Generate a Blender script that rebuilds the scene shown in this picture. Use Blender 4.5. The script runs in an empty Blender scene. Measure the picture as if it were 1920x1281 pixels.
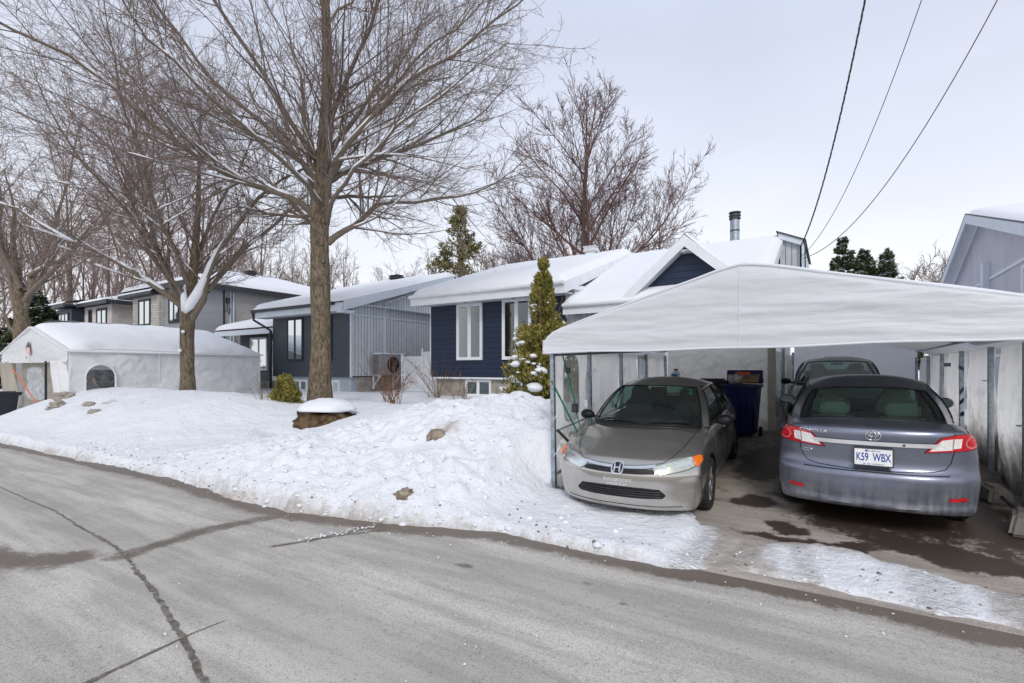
import bpy, bmesh, math, random
import numpy as np
from mathutils import Vector, Matrix
from mathutils.bvhtree import BVHTree
random.seed(7)
scene = bpy.context.scene
col = scene.collection
R = math.radians
HC = 1.78                      # eye height above the road
YAW = .565                     # the street runs along world X, the camera looks YAW to the left of +Y

# ------------------------------------------------------------------ numeric noise
def _hash(ix, iy, iz, seed):
    n = (ix.astype(np.int64)*374761393 + iy.astype(np.int64)*668265263 + iz.astype(np.int64)*2147483647 + seed*974711) & 0xffffffff
    n = ((n ^ (n >> 13))*1274126177) & 0xffffffff
    n = (n ^ (n >> 16)) & 0xffffffff
    return n/4294967295.0
def vnoise(x, y, z=0., seed=0):
    x, y, z = np.broadcast_arrays(np.asarray(x, float), np.asarray(y, float), np.asarray(z, float))
    ix, iy, iz = np.floor(x), np.floor(y), np.floor(z)
    fx, fy, fz = x-ix, y-iy, z-iz
    fx, fy, fz = [t*t*t*(t*(t*6-15)+10) for t in (fx, fy, fz)]
    r = 0
    for a in (0, 1):
        for b in (0, 1):
            for c in (0, 1):
                w = (fx if a else 1-fx)*(fy if b else 1-fy)*(fz if c else 1-fz)
                r = r + w*_hash(ix+a, iy+b, iz+c, seed)
    return r*2-1
def fbm(x, y, z=0., octs=4, seed=0, gain=.5):
    r, a, s = 0, 1., 0
    for o in range(octs):
        f = 2.03**o
        r = r + a*vnoise(np.asarray(x)*f+o*17.3, np.asarray(y)*f+o*5.1, np.asarray(z)*f, seed+o); s += a; a *= gain
    return r/s
def sst(a, b, x):
    t = np.clip((np.asarray(x, float)-a)/(b-a), 0, 1)
    return t*t*(3-2*t)

# ------------------------------------------------------------------ materials
MATS = {}
class NT:
    def __init__(s, name):
        s.m = bpy.data.materials.new(name); s.m.use_nodes = True
        s.t = s.m.node_tree; s.n = s.t.nodes; s.l = s.t.links
        s.n.clear(); s.out = s.n.new('ShaderNodeOutputMaterial')
        MATS[name] = s.m
    def new(s, typ, **kw):
        nd = s.n.new('ShaderNode'+typ)
        for k, v in kw.items():
            if k.startswith('i_'): s.set(nd.inputs[k[2:].replace('_', ' ')], v)
            elif k.startswith('n'+'_'): s.set(nd.inputs[int(k[2:])], v)
            else: setattr(nd, k, v)
        return nd
    def set(s, inp, v):
        if isinstance(v, bpy.types.NodeSocket): s.l.new(v, inp)
        elif isinstance(v, (tuple, list)) and len(v) == 3 and inp.type == 'RGBA': inp.default_value = (*v, 1)
        else: inp.default_value = v
    def math(s, op, a, b=None, c=None, clamp=False):
        nd = s.new('Math', operation=op, use_clamp=clamp); s.set(nd.inputs[0], a)
        if b is not None: s.set(nd.inputs[1], b)
        if c is not None: s.set(nd.inputs[2], c)
        return nd.outputs[0]
    def coord(s, kind='Object'): return s.new('TexCoord').outputs[kind]
    def noise(s, scale, detail=4, rough=.55, vec=None, dist=0, out=0):
        nd = s.new('TexNoise'); nd.inputs['Scale'].default_value = scale; nd.inputs['Detail'].default_value = detail
        nd.inputs['Roughness'].default_value = rough; nd.inputs['Distortion'].default_value = dist
        s.l.new(vec if vec is not None else s.coord(), nd.inputs['Vector']); return nd.outputs[out]
    def scaled(s, sc, vec=None):
        nd = s.new('Mapping'); nd.inputs['Scale'].default_value = sc
        s.l.new(vec if vec is not None else s.coord(), nd.inputs['Vector']); return nd.outputs[0]
    def ramp(s, v, a, b, lo=0., hi=1.):
        nd = s.new('MapRange', interpolation_type='SMOOTHSTEP')
        for i, q in enumerate((v, a, b, lo, hi)): s.set(nd.inputs[i], q)
        return nd.outputs[0]
    def mix(s, f, a, b, blend='MIX'):
        nd = s.new('Mix', data_type='RGBA', blend_type=blend)
        s.set(nd.inputs[0], f); s.set(nd.inputs[6], a); s.set(nd.inputs[7], b); return nd.outputs[2]
    def bump(s, h, strength=.3, dist=.02, normal=None):
        nd = s.new('Bump'); nd.inputs['Strength'].default_value = strength; nd.inputs['Distance'].default_value = dist
        s.l.new(h, nd.inputs['Height'])
        if normal: s.l.new(normal, nd.inputs['Normal'])
        return nd.outputs[0]
    def bsdf(s, color, rough=.6, metal=0., normal=None, spec=.5, coat=0., **kw):
        nd = s.new('BsdfPrincipled')
        s.set(nd.inputs['Base Color'], color); s.set(nd.inputs['Roughness'], rough); s.set(nd.inputs['Metallic'], metal)
        s.set(nd.inputs['Specular IOR Level'], spec); s.set(nd.inputs['Coat Weight'], coat)
        nd.inputs['Coat Roughness'].default_value = .06
        if normal: s.l.new(normal, nd.inputs['Normal'])
        for k, v in kw.items(): s.set(nd.inputs[k.replace('_', ' ')], v)
        return nd.outputs[0]
    def done(s, sh): s.l.new(sh, s.out.inputs['Surface']); return s.m
    def sep(s, vec=None):
        nd = s.new('SeparateXYZ'); s.l.new(vec if vec is not None else s.coord(), nd.inputs[0]); return nd.outputs

def plain(name, color, rough=.6, metal=0., var=.12, bumpy=.0, scale=8., spec=.4, coat=0., **kw):
    t = NT(name); n = t.noise(scale, 5, .6)
    f = t.ramp(n, .3, .7, 1-var, 1+var)
    c = t.mix(1., (*color,), t.new('CombineColor', n_0=f, n_1=f, n_2=f).outputs[0], 'MULTIPLY')
    nm = t.bump(t.noise(scale*5, 4, .6), bumpy, .01) if bumpy else None
    return t.done(t.bsdf(c, rough, metal, nm, spec, coat, **kw))

plain('white_trim', (.74, .76, .79), .45, var=.05, scale=3)
plain('pale_blue_trim', (.62, .68, .74), .45, var=.05, scale=3)
plain('charcoal_trim', (.035, .038, .045), .5, var=.15)
plain('black_plastic', (.012, .012, .014), .45, var=.2)
plain('rubber', (.022, .021, .02), .85, var=.5, bumpy=.3, scale=20)
plain('galvanized', (.36, .41, .45), .42, .75, var=.25, scale=14)
plain('dark_metal', (.07, .07, .07), .5, .6, var=.3)
plain('chrome', (.75, .76, .78), .16, 1., var=.05)
plain('alloy', (.42, .42, .43), .34, .85, var=.25, scale=20)
plain('concrete', (.33, .30, .26), .9, var=.22, bumpy=.4, scale=5)
plain('foundation_grey', (.38, .43, .47), .85, var=.12, bumpy=.2, scale=4)
plain('soffit', (.55, .57, .6), .6, var=.04)
plain('green_strap', (.0, .17, .09), .7, var=.2)
plain('orange_strap', (.75, .12, .02), .6, var=.1)
plain('white_paint_flat', (.8, .8, .8), .5, var=.03)
plain('blue_tape', (.01, .09, .28), .4, var=.2)
plain('cardboard', (.36, .22, .11), .8, var=.15)
plain('red_print', (.6, .03, .02), .5, var=.1)
plain('dry_leaf', (.22, .09, .045), .8, var=.4)
plain('weathered_wood', (.16, .11, .07), .85, var=.35, bumpy=.4, scale=12)
plain('beige_seat', (.60, .59, .54), .85, var=.08)
plain('dark_seat', (.10, .10, .105), .85, var=.1)
plain('copper_grille', (.20, .15, .12), .6, .3, var=.3)
plain('unit_grey', (.30, .31, .34), .5, var=.05)
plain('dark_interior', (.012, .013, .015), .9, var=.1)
plain('curtain', (.34, .43, .39), .9, var=.08, scale=2)
plain('wire_black', (.03, .022, .02), .7, var=.1)
plain('wire_rust', (.16, .075, .06), .7, var=.1)

# fresh snow with soft lumps and, through the vertex attributes, dirt and pits
def snow_mat(name, ground=False):
    t = NT(name); P = t.coord()
    b1 = t.noise(2.2, 6, .6, P); b2 = t.noise(26, 4, .6, P)
    h = t.math('ADD', t.math('MULTIPLY', b1, .7), t.math('MULTIPLY', b2, .14 if ground else .06))
    if ground: h = t.math('ADD', h, t.math('MULTIPLY', t.noise(8, 5, .65, P), .42))
    nm = t.bump(h, .9 if ground else .3, .11 if ground else .06)
    c = t.mix(t.noise(1.3, 5, .6, P), (.76, .78, .825), (.83, .84, .865))
    if ground:
        at = t.new('Attribute', attribute_name='dirt').outputs['Fac']
        n = t.noise(7., 8, .72, P); n3 = t.noise(34, 4, .7, P)
        v = t.math('ADD', at, t.math('MULTIPLY', t.math('SUBTRACT', n, .5), 1.15))
        v = t.math('ADD', v, t.math('MULTIPLY', t.math('SUBTRACT', n3, .5), .45))
        f = t.ramp(v, .32, 1.0)
        dirty = t.mix(t.noise(3.1, 6, .7, P), (.27, .235, .20), (.62, .58, .53))
        c = t.mix(f, c, dirty)
        tk = t.new('Attribute', attribute_name='track').outputs['Fac']
        s = t.sep(P)
        tw = t.new('TexWave', wave_type='BANDS', bands_direction='Y', wave_profile='SIN'); tw.inputs['Scale'].default_value = 9
        tw.inputs['Distortion'].default_value = 7; tw.inputs['Detail'].default_value = 3; tw.inputs['Detail Scale'].default_value = 2
        t.l.new(P, tw.inputs['Vector'])
        tv = t.math('MULTIPLY', tk, t.ramp(t.math('ADD', tw.outputs[1], t.math('MULTIPLY', t.noise(11, 5, .7, P), 1.6)), .5, 1.9))
        c = t.mix(tv, c, (.26, .23, .20))
        speck = t.ramp(t.noise(60, 3, .6, P), .715, .75)
        c = t.mix(t.math('MULTIPLY', speck, .55), c, (.22, .16, .11))
        rough = .75
    else: rough = .8
    sh = t.bsdf(c, rough, 0, nm, .35)
    return t.done(sh)
snow_mat('snow'); snow_mat('snow_ground', True)

def siding(name, color, vec, pitch, depth=.4, dark=.5, line=.09, var=.06, rough=.5):
    """boards: grooves at every pitch along vec (object space)"""
    t = NT(name); P = t.coord()
    dp = t.new('VectorMath', operation='DOT_PRODUCT'); t.l.new(P, dp.inputs[0]); dp.inputs[1].default_value = vec
    fr = t.math('FRACT', t.math('DIVIDE', dp.outputs['Value'], pitch))
    g = t.ramp(fr, 0, line, 1, 0)
    cell = t.math('FLOOR', t.math('DIVIDE', dp.outputs['Value'], pitch))
    wn = t.new('TexWhiteNoise', noise_dimensions='1D'); t.l.new(cell, wn.inputs['W'])
    f = t.math('ADD', t.math('MULTIPLY', t.math('SUBTRACT', wn.outputs['Value'], .5), var*1.6), t.ramp(t.noise(1.2, 5, .6, P), .3, .7, 1-var, 1+var))
    c = t.mix(1., color, t.new('CombineColor', n_0=f, n_1=f, n_2=f).outputs[0], 'MULTIPLY')
    c = t.mix(t.math('MULTIPLY', g, dark), c, tuple(q*.25 for q in color))
    nm = t.bump(t.math('ADD', t.math('MULTIPLY', fr, .35), t.math('MULTIPLY', g, -1.)), depth, .02)
    return t.done(t.bsdf(c, rough, 0, nm, .35))
siding('navy_boards', (.013, .025, .053), (0, 0, 1), .17, .7, .75)
siding('charcoal_diagonal_boards', (.058, .068, .082), (.707, 0, .707), .15, .5, .5)
siding('blue_grey_vertical_siding', (.56, .60, .635), (0, 1, 0), .16, 1., .95, .3)
siding('white_vertical_siding', (.55, .58, .61), (.6, 1, 0), .105, .9, .6, .22)
siding('lilac_grey_vertical_siding', (.50, .51, .58), (0, 1, 0), .125, .6, .35, .12)
siding('taupe_lap_siding', (.50, .485, .47), (0, 0, 1), .13, .9, .7, .12)
siding('grey_panels', (.36, .365, .385), (0, 0, 1), .6, .2, .5, .03)
siding('navy_panels', (.03, .036, .055), (1, 1, 0), .4, .2, .3, .04)
siding('white_fence_boards', (.70, .72, .74), (1, 1, 0), .13, .5, .4, .1)
siding('black_slats', (.02, .02, .02), (0, 0, 1), .035, 1, .3, .3)

def stone(name, c1, c2, mortar, sx, sy, ms=.02, off=.5):
    t = NT(name); s = t.sep(); P = t.new('CombineXYZ', n_0=t.math('ADD', s[0], s[1]), n_1=s[2]).outputs[0]
    b = t.new('TexBrick', offset=off, squash=.7, squash_frequency=3); b.inputs['Scale'].default_value = 1
    b.inputs['Brick Width'].default_value = sx; b.inputs['Row Height'].default_value = sy; b.inputs['Mortar Size'].default_value = ms
    t.l.new(P, b.inputs['Vector']); t.set(b.inputs['Color1'], c1); t.set(b.inputs['Color2'], c2); t.set(b.inputs['Mortar'], mortar)
    c = t.mix(.35, b.outputs[0], t.mix(t.noise(5, 5, .6), tuple(q*.6 for q in c1), tuple(min(1, q*1.4) for q in c2)))
    nm = t.bump(t.math('ADD', t.math('MULTIPLY', b.outputs[1], -1), t.math('MULTIPLY', t.noise(9, 5), .6)), .7, .03)
    return t.done(t.bsdf(c, .85, 0, nm, .2))
stone('beige_block_stone', (.52, .50, .46), (.66, .64, .60), (.90, .61, .58),   .62, .26, .022)
stone('rubble_stone', (.58, .53, .46), (.80, .75, .67), (.30, .28, .25), .4, .14, .02)
stone('grey_brick', (.12, .13, .14), (.16, .17, .18), (.09, .09, .1), .25, .085, .012)

def bark(name, c1, c2, sc=1., moss=0.):
    t = NT(name); P = t.coord(); v = t.scaled((9*sc, 9*sc, 2.6*sc), P)
    n = t.noise(2.2, 8, .75, v, .8); n2 = t.noise(3, 4, .6, P)
    c = t.mix(t.ramp(n, .38, .62), c1, c2)
    if moss:
        c = t.mix(t.math('MULTIPLY', t.ramp(n2, .45, .7), moss), c, (.10, .095, .03))
    nm = t.bump(n, .9, .03)
    return t.done(t.bsdf(c, .9, 0, nm, .15))
bark('maple_bark', (.075, .058, .040), (.26, .205, .148), 1., .35)
bark('limb_bark', (.13, .105, .082), (.28, .225, .18), 2.)
bark('twig_bark', (.22, .165, .145), (.34, .265, .235), 2.)
bark('far_bark', (.12, .092, .076), (.21, .165, .14), 1.)
bark('far_twig', (.20, .145, .13), (.30, .225, .205), 1.)
bark('shrub_bark', (.16, .085, .05), (.26, .16, .10), 2.)
t = NT('pitted_rock'); n = t.noise(5, 8, .7)
t.done(t.bsdf(t.mix(t.ramp(n, .35, .65), (.05, .032, .018), (.17, .115, .062)), .9, 0, t.bump(n, 1., .06), .2))
t = NT('needles'); n = t.noise(1.5, 3, .6); oi = t.new('ObjectInfo')
t.done(t.bsdf(t.mix(n, (.10, .11, .04), (.32, .28, .13)), .8, 0, None, .2))
t = NT('cedar_leaf'); n = t.noise(3., 4, .7)
t.done(t.bsdf(t.mix(t.ramp(n, .3, .7), (.07, .08, .015), (.36, .30, .08)), .8, 0, None, .2))
t = NT('spruce_needles'); n = t.noise(1., 4, .7)
t.done(t.bsdf(t.mix(t.ramp(n, .3, .7), (.025, .04, .020), (.09, .105, .045)), .8, 0, None, .2))

# shelter fabric: translucent woven polyethylene with creases and grime low down
def fabric(name, color=(.78, .79, .82), trans=.45, grime=0., sx=(1, 1, 1), cr=.7, gz=1.2):
    t = NT(name); P = t.coord(); v = t.scaled(sx, P)
    n = t.noise(2.0, 6, .55, v, .6); n2 = t.noise(9, 3, .6, v)
    nm = t.bump(t.math('ADD', n, t.math('MULTIPLY', n2, .12)), cr, .05)
    c = color
    if grime:
        z = t.sep(P)[2]
        g = t.math('ADD', t.math('MULTIPLY', t.math('SUBTRACT', gz, z), .9), t.math('MULTIPLY', t.math('SUBTRACT', t.noise(1.7, 7, .65, P), .5), 2.4))
        f = t.math('MULTIPLY', t.ramp(g, -.1, .9), grime)
        c = t.mix(f, color, (.07, .06, .055))
        c = t.mix(t.math('MULTIPLY', t.ramp(t.noise(3, 6, .6, P), .5, .8), .35), c, (.45, .41, .36))
    d = t.new('BsdfDiffuse'); t.set(d.inputs[0], c); t.l.new(nm, d.inputs['Normal'])
    tr = t.new('BsdfTranslucent'); t.set(tr.inputs[0], c); t.l.new(nm, tr.inputs['Normal'])
    g = t.new('BsdfGlossy'); g.inputs['Roughness'].default_value = .45; t.l.new(nm, g.inputs['Normal'])
    m1 = t.new('MixShader'); m1.inputs[0].default_value = trans; t.l.new(d.outputs[0], m1.inputs[1]); t.l.new(tr.outputs[0], m1.inputs[2])
    m2 = t.new('MixShader'); m2.inputs[0].default_value = .05; t.l.new(m1.outputs[0], m2.inputs[1]); t.l.new(g.outputs[0], m2.inputs[2])
    return t.done(m2.outputs[0])
fabric('canopy_fabric', (.925, .935, .965), .4, 0, (.35, 1, 2.6), .5)
fabric('wall_fabric', (.98, .95, .89), .85, .8, (1, 1, .6), .8, 1.15)
fabric('left_wall_fabric', (.98, .955, .90), .78, .45, (1, 1, .6), 1.2, .9)
fabric('tent_fabric', (.95, .955, .96), .35, .0, (.5, .5, 1), 1.)
fabric('beige_fabric', (.50, .46, .38), .4, .2, (1, 1, .6), .8, .8)
def clearmat(name, tint, gl=.12, rough=.05, haze=0., bumpy=0., fk=.75):
    t = NT(name)
    tr = t.new('BsdfTransparent'); t.set(tr.inputs[0], tint)
    g = t.new('BsdfGlossy'); g.inputs['Roughness'].default_value = rough; t.set(g.inputs[0], (.9, .95, .95))
    if bumpy: t.l.new(t.bump(t.noise(6, 4, .6, None, 1.), bumpy, .05), g.inputs['Normal'])
    lw = t.new('LayerWeight'); lw.inputs[0].default_value = .35
    f = t.math('ADD', t.math('MULTIPLY', lw.outputs['Fresnel'], fk), gl, clamp=True)
    m = t.new('MixShader'); t.l.new(f, m.inputs[0]); t.l.new(tr.outputs[0], m.inputs[1]); t.l.new(g.outputs[0], m.inputs[2])
    o = m.outputs[0]
    if haze:
        d = t.new('BsdfDiffuse'); t.set(d.inputs[0], (.6, .62, .62)); m2 = t.new('MixShader')
        t.l.new(t.math('MULTIPLY', t.ramp(t.noise(4, 6, .7), .3, .75, .3, 1.), haze), m2.inputs[0]); t.l.new(o, m2.inputs[1]); t.l.new(d.outputs[0], m2.inputs[2]); o = m2.outputs[0]
    return t.done(o)
clearmat('house_glass', (.50, .60, .60), .07)
clearmat('car_glass', (.42, .60, .53), .02, .04, .0, 0, .22)
clearmat('clear_plastic', (.75, .78, .8), .15, .25, .75, .6)
clearmat('clear_film', (.70, .72, .72), .08, .2, .05, .4)
clearmat('clear_lens', (.95, .96, .95), .06, .05, .22)

def paint(name, color, metal=.55, dirt=0., dcol=(.3, .27, .24), zlow=.9, rough=.3):
    t = NT(name); P = t.coord(); s = t.sep(P)
    fl = t.noise(900, 1, .5, P)
    c = t.mix(t.ramp(fl, .3, .7), tuple(q*.92 for q in color), tuple(q*1.08 for q in color))
    rg = rough
    if dirt:
        st = t.noise(1., 6, .65, t.scaled((26, 3, 2.2), P)); bl = t.noise(5, 6, .65, P)
        low = t.ramp(s[2], .15, zlow, 1., 0.)
        f = t.math('MULTIPLY', t.math('MULTIPLY', low, t.ramp(t.math('ADD', t.math('MULTIPLY', st, .55), t.math('MULTIPLY', bl, .45)), .38, .72)), dirt)
        f = t.math('ADD', f, t.math('MULTIPLY', t.ramp(t.noise(2.2, 4, .5, P), .2, .9), dirt*.22), clamp=True)
        c = t.mix(f, c, dcol); rg = t.math('ADD', t.math('MULTIPLY', f, .5), rough, clamp=True)
        sh = t.bsdf(c, rg, t.math('MULTIPLY', t.math('SUBTRACT', 1., f), metal), None, .5, t.math('MULTIPLY', t.math('SUBTRACT', 1., f), .6))
    else: sh = t.bsdf(c, rg, metal, None, .5, .7)
    return t.done(sh)
paint('taupe_paint', (.53, .51, .47), .88, .3, (.40, .37, .34), .5, .2)
paint('slate_paint', (.195, .215, .285), .82, .7, (.42, .40, .38), .75)
paint('navy_paint', (.006, .010, .028), .1, .1)
plain('lamp_reflector', (.62, .66, .54), .25, .3, var=.12, scale=12)
plain('lamp_bowl', (.85, .88, .86), .1, .8, var=.1, scale=30)
plain('amber_lens', (.80, .16, .01), .15, var=.15, scale=30, coat=.5)
plain('red_lens', (.62, .006, .018), .12, var=.25, scale=40, coat=.6)
plain('pink_lens', (.75, .22, .22), .12, var=.25, scale=50, coat=.6)
plain('clear_lamp', (.92, .88, .86), .15, .1, var=.12, scale=50, coat=.5)
plain('dark_mirror', (.10, .13, .13), .08, .9, var=.1)
plain('satin_bar', (.80, .80, .81), .3, .45, var=.1, scale=6)
plain('plate_white', (.78, .78, .77), .5, var=.08, scale=30)
plain('plate_blue', (.015, .05, .30), .5, var=.05)
plain('bin_blue', (.006, .010, .10), .4, var=.15)
plain('bin_charcoal', (.022, .026, .036), .45, var=.2)
plain('translucent_jug', (.62, .66, .66), .4, var=.05)
plain('label_blue', (.01, .17, .38), .4, var=.2)
plain('plastic_bag', (.55, .52, .50), .35, var=.5, bumpy=.8, scale=9)
plain('yellow_patch', (.80, .80, .745), .8, var=.08)
plain('sticker_teal', (.05, .30, .22), .5)
plain('brass_print', (.78, .78, .75), .5)

# ------------------------------------------------------------------ objects
def tag(o, label=None, cat=None, group=None, kind=None):
    if label: o['label'] = label
    if cat: o['category'] = cat
    if group: o['group'] = group
    if kind: o['kind'] = kind
    return o
WL = {}
def thing(name, loc, label, cat, group=None, rot=(0, 0, 0), parent=None):
    o = bpy.data.objects.new(name, None); col.objects.link(o); o.empty_display_size = .2
    o.location = loc; o.rotation_euler = rot; WL[o.name] = Vector(loc)
    return tag(o, label, cat, group)
class MB:
    """collects geometry; build() links it as one object. Coordinates are world unless local=True."""
    def __init__(s): s.V = []; s.F = []; s.M = []; s.n = 0; s.mi = 0
    def add(s, v, f):
        v = np.asarray(v, float).reshape(-1, 3); s.V.append(v)
        b = s.n
        for q in f: s.F.append(tuple(int(i)+b for i in q)); s.M.append(s.mi)
        s.n += len(v); return s
    def box(s, x0, x1, y0, y1, z0, z1, bev=0):
        if bev:
            bm = bmesh.new(); bmesh.ops.create_cube(bm, size=1)
            for v in bm.verts: v.co = Vector(((x0+x1)/2+v.co.x*(x1-x0), (y0+y1)/2+v.co.y*(y1-y0), (z0+z1)/2+v.co.z*(z1-z0)))
            bmesh.ops.bevel(bm, geom=bm.edges[:], offset=bev, segments=2, affect='EDGES', profile=.5)
            return s.bm(bm)
        v = [(x, y, z) for x in (x0, x1) for y in (y0, y1) for z in (z0, z1)]
        return s.add(v, [(0, 1, 3, 2), (4, 6, 7, 5), (0, 4, 5, 1), (2, 3, 7, 6), (0, 2, 6, 4), (1, 5, 7, 3)])
    def bm(s, bm):
        bm.verts.ensure_lookup_table()
        for i, v in enumerate(bm.verts): v.index = i
        s.add([tuple(v.co) for v in bm.verts], [[v.index for v in f.verts] for f in bm.faces]); bm.free(); return s
    def quad(s, a, b, c, d): return s.add([a, b, c, d], [(0, 1, 2, 3)])
    def slab(s, pts, off):
        """polygon thickened by the vector off"""
        n = len(pts); p = np.array(pts, float); q = p+np.array(off)
        return s.add(np.vstack([p, q]), [tuple(range(n))[::-1], tuple(range(n, 2*n))] + [(i, (i+1) % n, n+(i+1) % n, n+i) for i in range(n)])
    def tube(s, path, r, k=8, cap=True):
        p = np.array(path, float); n = len(p); rr = np.broadcast_to(np.asarray(r, float), (n,))
        t = np.gradient(p, axis=0); t /= np.linalg.norm(t, axis=1)[:, None]+1e-9
        ref = np.array([0, 0, 1.]) if abs(t[0, 2]) < .9 else np.array([1., 0, 0])
        u = np.cross(t, ref); u /= np.linalg.norm(u, axis=1)[:, None]+1e-9; w = np.cross(t, u)
        a = np.arange(k)/k*2*np.pi
        v = p[:, None]+rr[:, None, None]*(u[:, None]*np.cos(a)[None, :, None]+w[:, None]*np.sin(a)[None, :, None])
        f = [(i*k+j, i*k+(j+1) % k, (i+1)*k+(j+1) % k, (i+1)*k+j) for i in range(n-1) for j in range(k)]
        if cap: f += [tuple(range(k))[::-1], tuple((n-1)*k+j for j in range(k))]
        return s.add(v.reshape(-1, 3), f)
    def bar(s, a, b, w, h=None, up=(0, 0, 1)):
        h = h or w; a, b = Vector(a), Vector(b); d = (b-a).normalized(); u = d.cross(Vector(up))
        if u.length < 1e-3: u = d.cross(Vector((1, 0, 0)))
        u.normalize(); v = u.cross(d)
        c = [p+u*(i*w/2)+v*(j*h/2) for p in (a, b) for i, j in ((-1, -1), (1, -1), (1, 1), (-1, 1))]
        return s.add([tuple(x) for x in c], [(0, 1, 2, 3), (7, 6, 5, 4), (0, 4, 5, 1), (1, 5, 6, 2), (2, 6, 7, 3), (3, 7, 4, 0)])
    def grid(s, P, flip=False):
        """P: (n,m,3)"""
        n, m = P.shape[:2]; i = np.arange(n*m).reshape(n, m)
        q = np.stack([i[:-1, :-1], i[1:, :-1], i[1:, 1:], i[:-1, 1:]], -1).reshape(-1, 4)
        if flip: q = q[:, ::-1]
        return s.add(P.reshape(-1, 3), q)
    def lathe(s, prof, k=24, org=(0, 0, 0), ax='z'):
        a = np.arange(k)/k*2*np.pi; pr = np.array(prof, float)
        v = np.stack([pr[:, None, 0]*np.cos(a), pr[:, None, 0]*np.sin(a), np.repeat(pr[:, 1:2], k, 1)], -1)
        if ax == 'x': v = v[..., [2, 0, 1]]
        if ax == 'y': v = v[..., [0, 2, 1]]
        n = len(pr); f = [(i*k+j, i*k+(j+1) % k, (i+1)*k+(j+1) % k, (i+1)*k+j) for i in range(n-1) for j in range(k)]
        return s.add(v.reshape(-1, 3)+np.array(org), f)
    def build(s, name, mat, parent=None, local=False, smooth=False, label=None):
        v = np.vstack(s.V) if s.V else np.zeros((0, 3))
        if parent is not None and not local: v = v-np.array(WL.get(parent.name, Vector((0, 0, 0))))
        me = bpy.data.meshes.new(name); me.from_pydata(v.tolist(), [], s.F)
        for m in (mat if isinstance(mat, (list, tuple)) else [mat]): me.materials.append(MATS[m])
        if len(me.materials) > 1: me.polygons.foreach_set('material_index', s.M)
        if smooth is True: me.polygons.foreach_set('use_smooth', [True]*len(me.polygons))
        me.update()
        if smooth and smooth is not True: me.polygons.foreach_set('use_smooth', [True]*len(me.polygons)); me.set_sharp_from_angle(angle=R(smooth))
        o = bpy.data.objects.new(name, me); col.objects.link(o)
        if parent is not None:
            o.parent = parent; WL[o.name] = WL.get(parent.name, Vector((0, 0, 0)))
        else: WL[o.name] = Vector((0, 0, 0))
        if label: o['label'] = label
        return o
def fastmesh(name, V, Q, mat, parent=None, smooth=True):
    me = bpy.data.meshes.new(name); V = np.asarray(V, np.float32); Q = np.asarray(Q, np.int32); k = Q.shape[1]
    me.vertices.add(len(V)); me.vertices.foreach_set('co', V.ravel())
    me.loops.add(Q.size); me.loops.foreach_set('vertex_index', Q.ravel())
    me.polygons.add(len(Q)); me.polygons.foreach_set('loop_start', np.arange(0, Q.size, k, dtype=np.int32))
    me.polygons.foreach_set('use_smooth', np.full(len(Q), smooth))
    me.materials.append(MATS[mat]); me.update(calc_edges=True); me.validate()
    if name is None: return me
    o = bpy.data.objects.new(name, me); col.objects.link(o)
    if parent is not None: o.parent = parent
    return o
def textmesh(body, size, mat, parent, name='lettering', loc=(0, 0, 0), rot=(0, 0, 0), sx=1., ext=.002, shear=0., off=0., space=1.):
    c = bpy.data.curves.new('lettering', 'FONT'); c.body = body; c.size = size; c.align_x = 'CENTER'; c.align_y = 'CENTER'
    c.extrude = ext; c.shear = shear; c.offset = off; c.space_character = space
    o = bpy.data.objects.new('lettering', c); col.objects.link(o)
    dg = bpy.context.evaluated_depsgraph_get(); me = bpy.data.meshes.new_from_object(o.evaluated_get(dg))
    bpy.data.objects.remove(o); bpy.data.curves.remove(c)
    M = Matrix.Translation(loc) @ Matrix.Rotation(rot[2], 4, 'Z') @ Matrix.Rotation(rot[1], 4, 'Y') @ Matrix.Rotation(rot[0], 4, 'X') @ Matrix.Diagonal((sx, 1, 1, 1))
    me.transform(M); me.materials.clear(); me.materials.append(MATS[mat])
    o = bpy.data.objects.new(name, me); col.objects.link(o)
    if parent is not None: o.parent = parent
    return o

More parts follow.
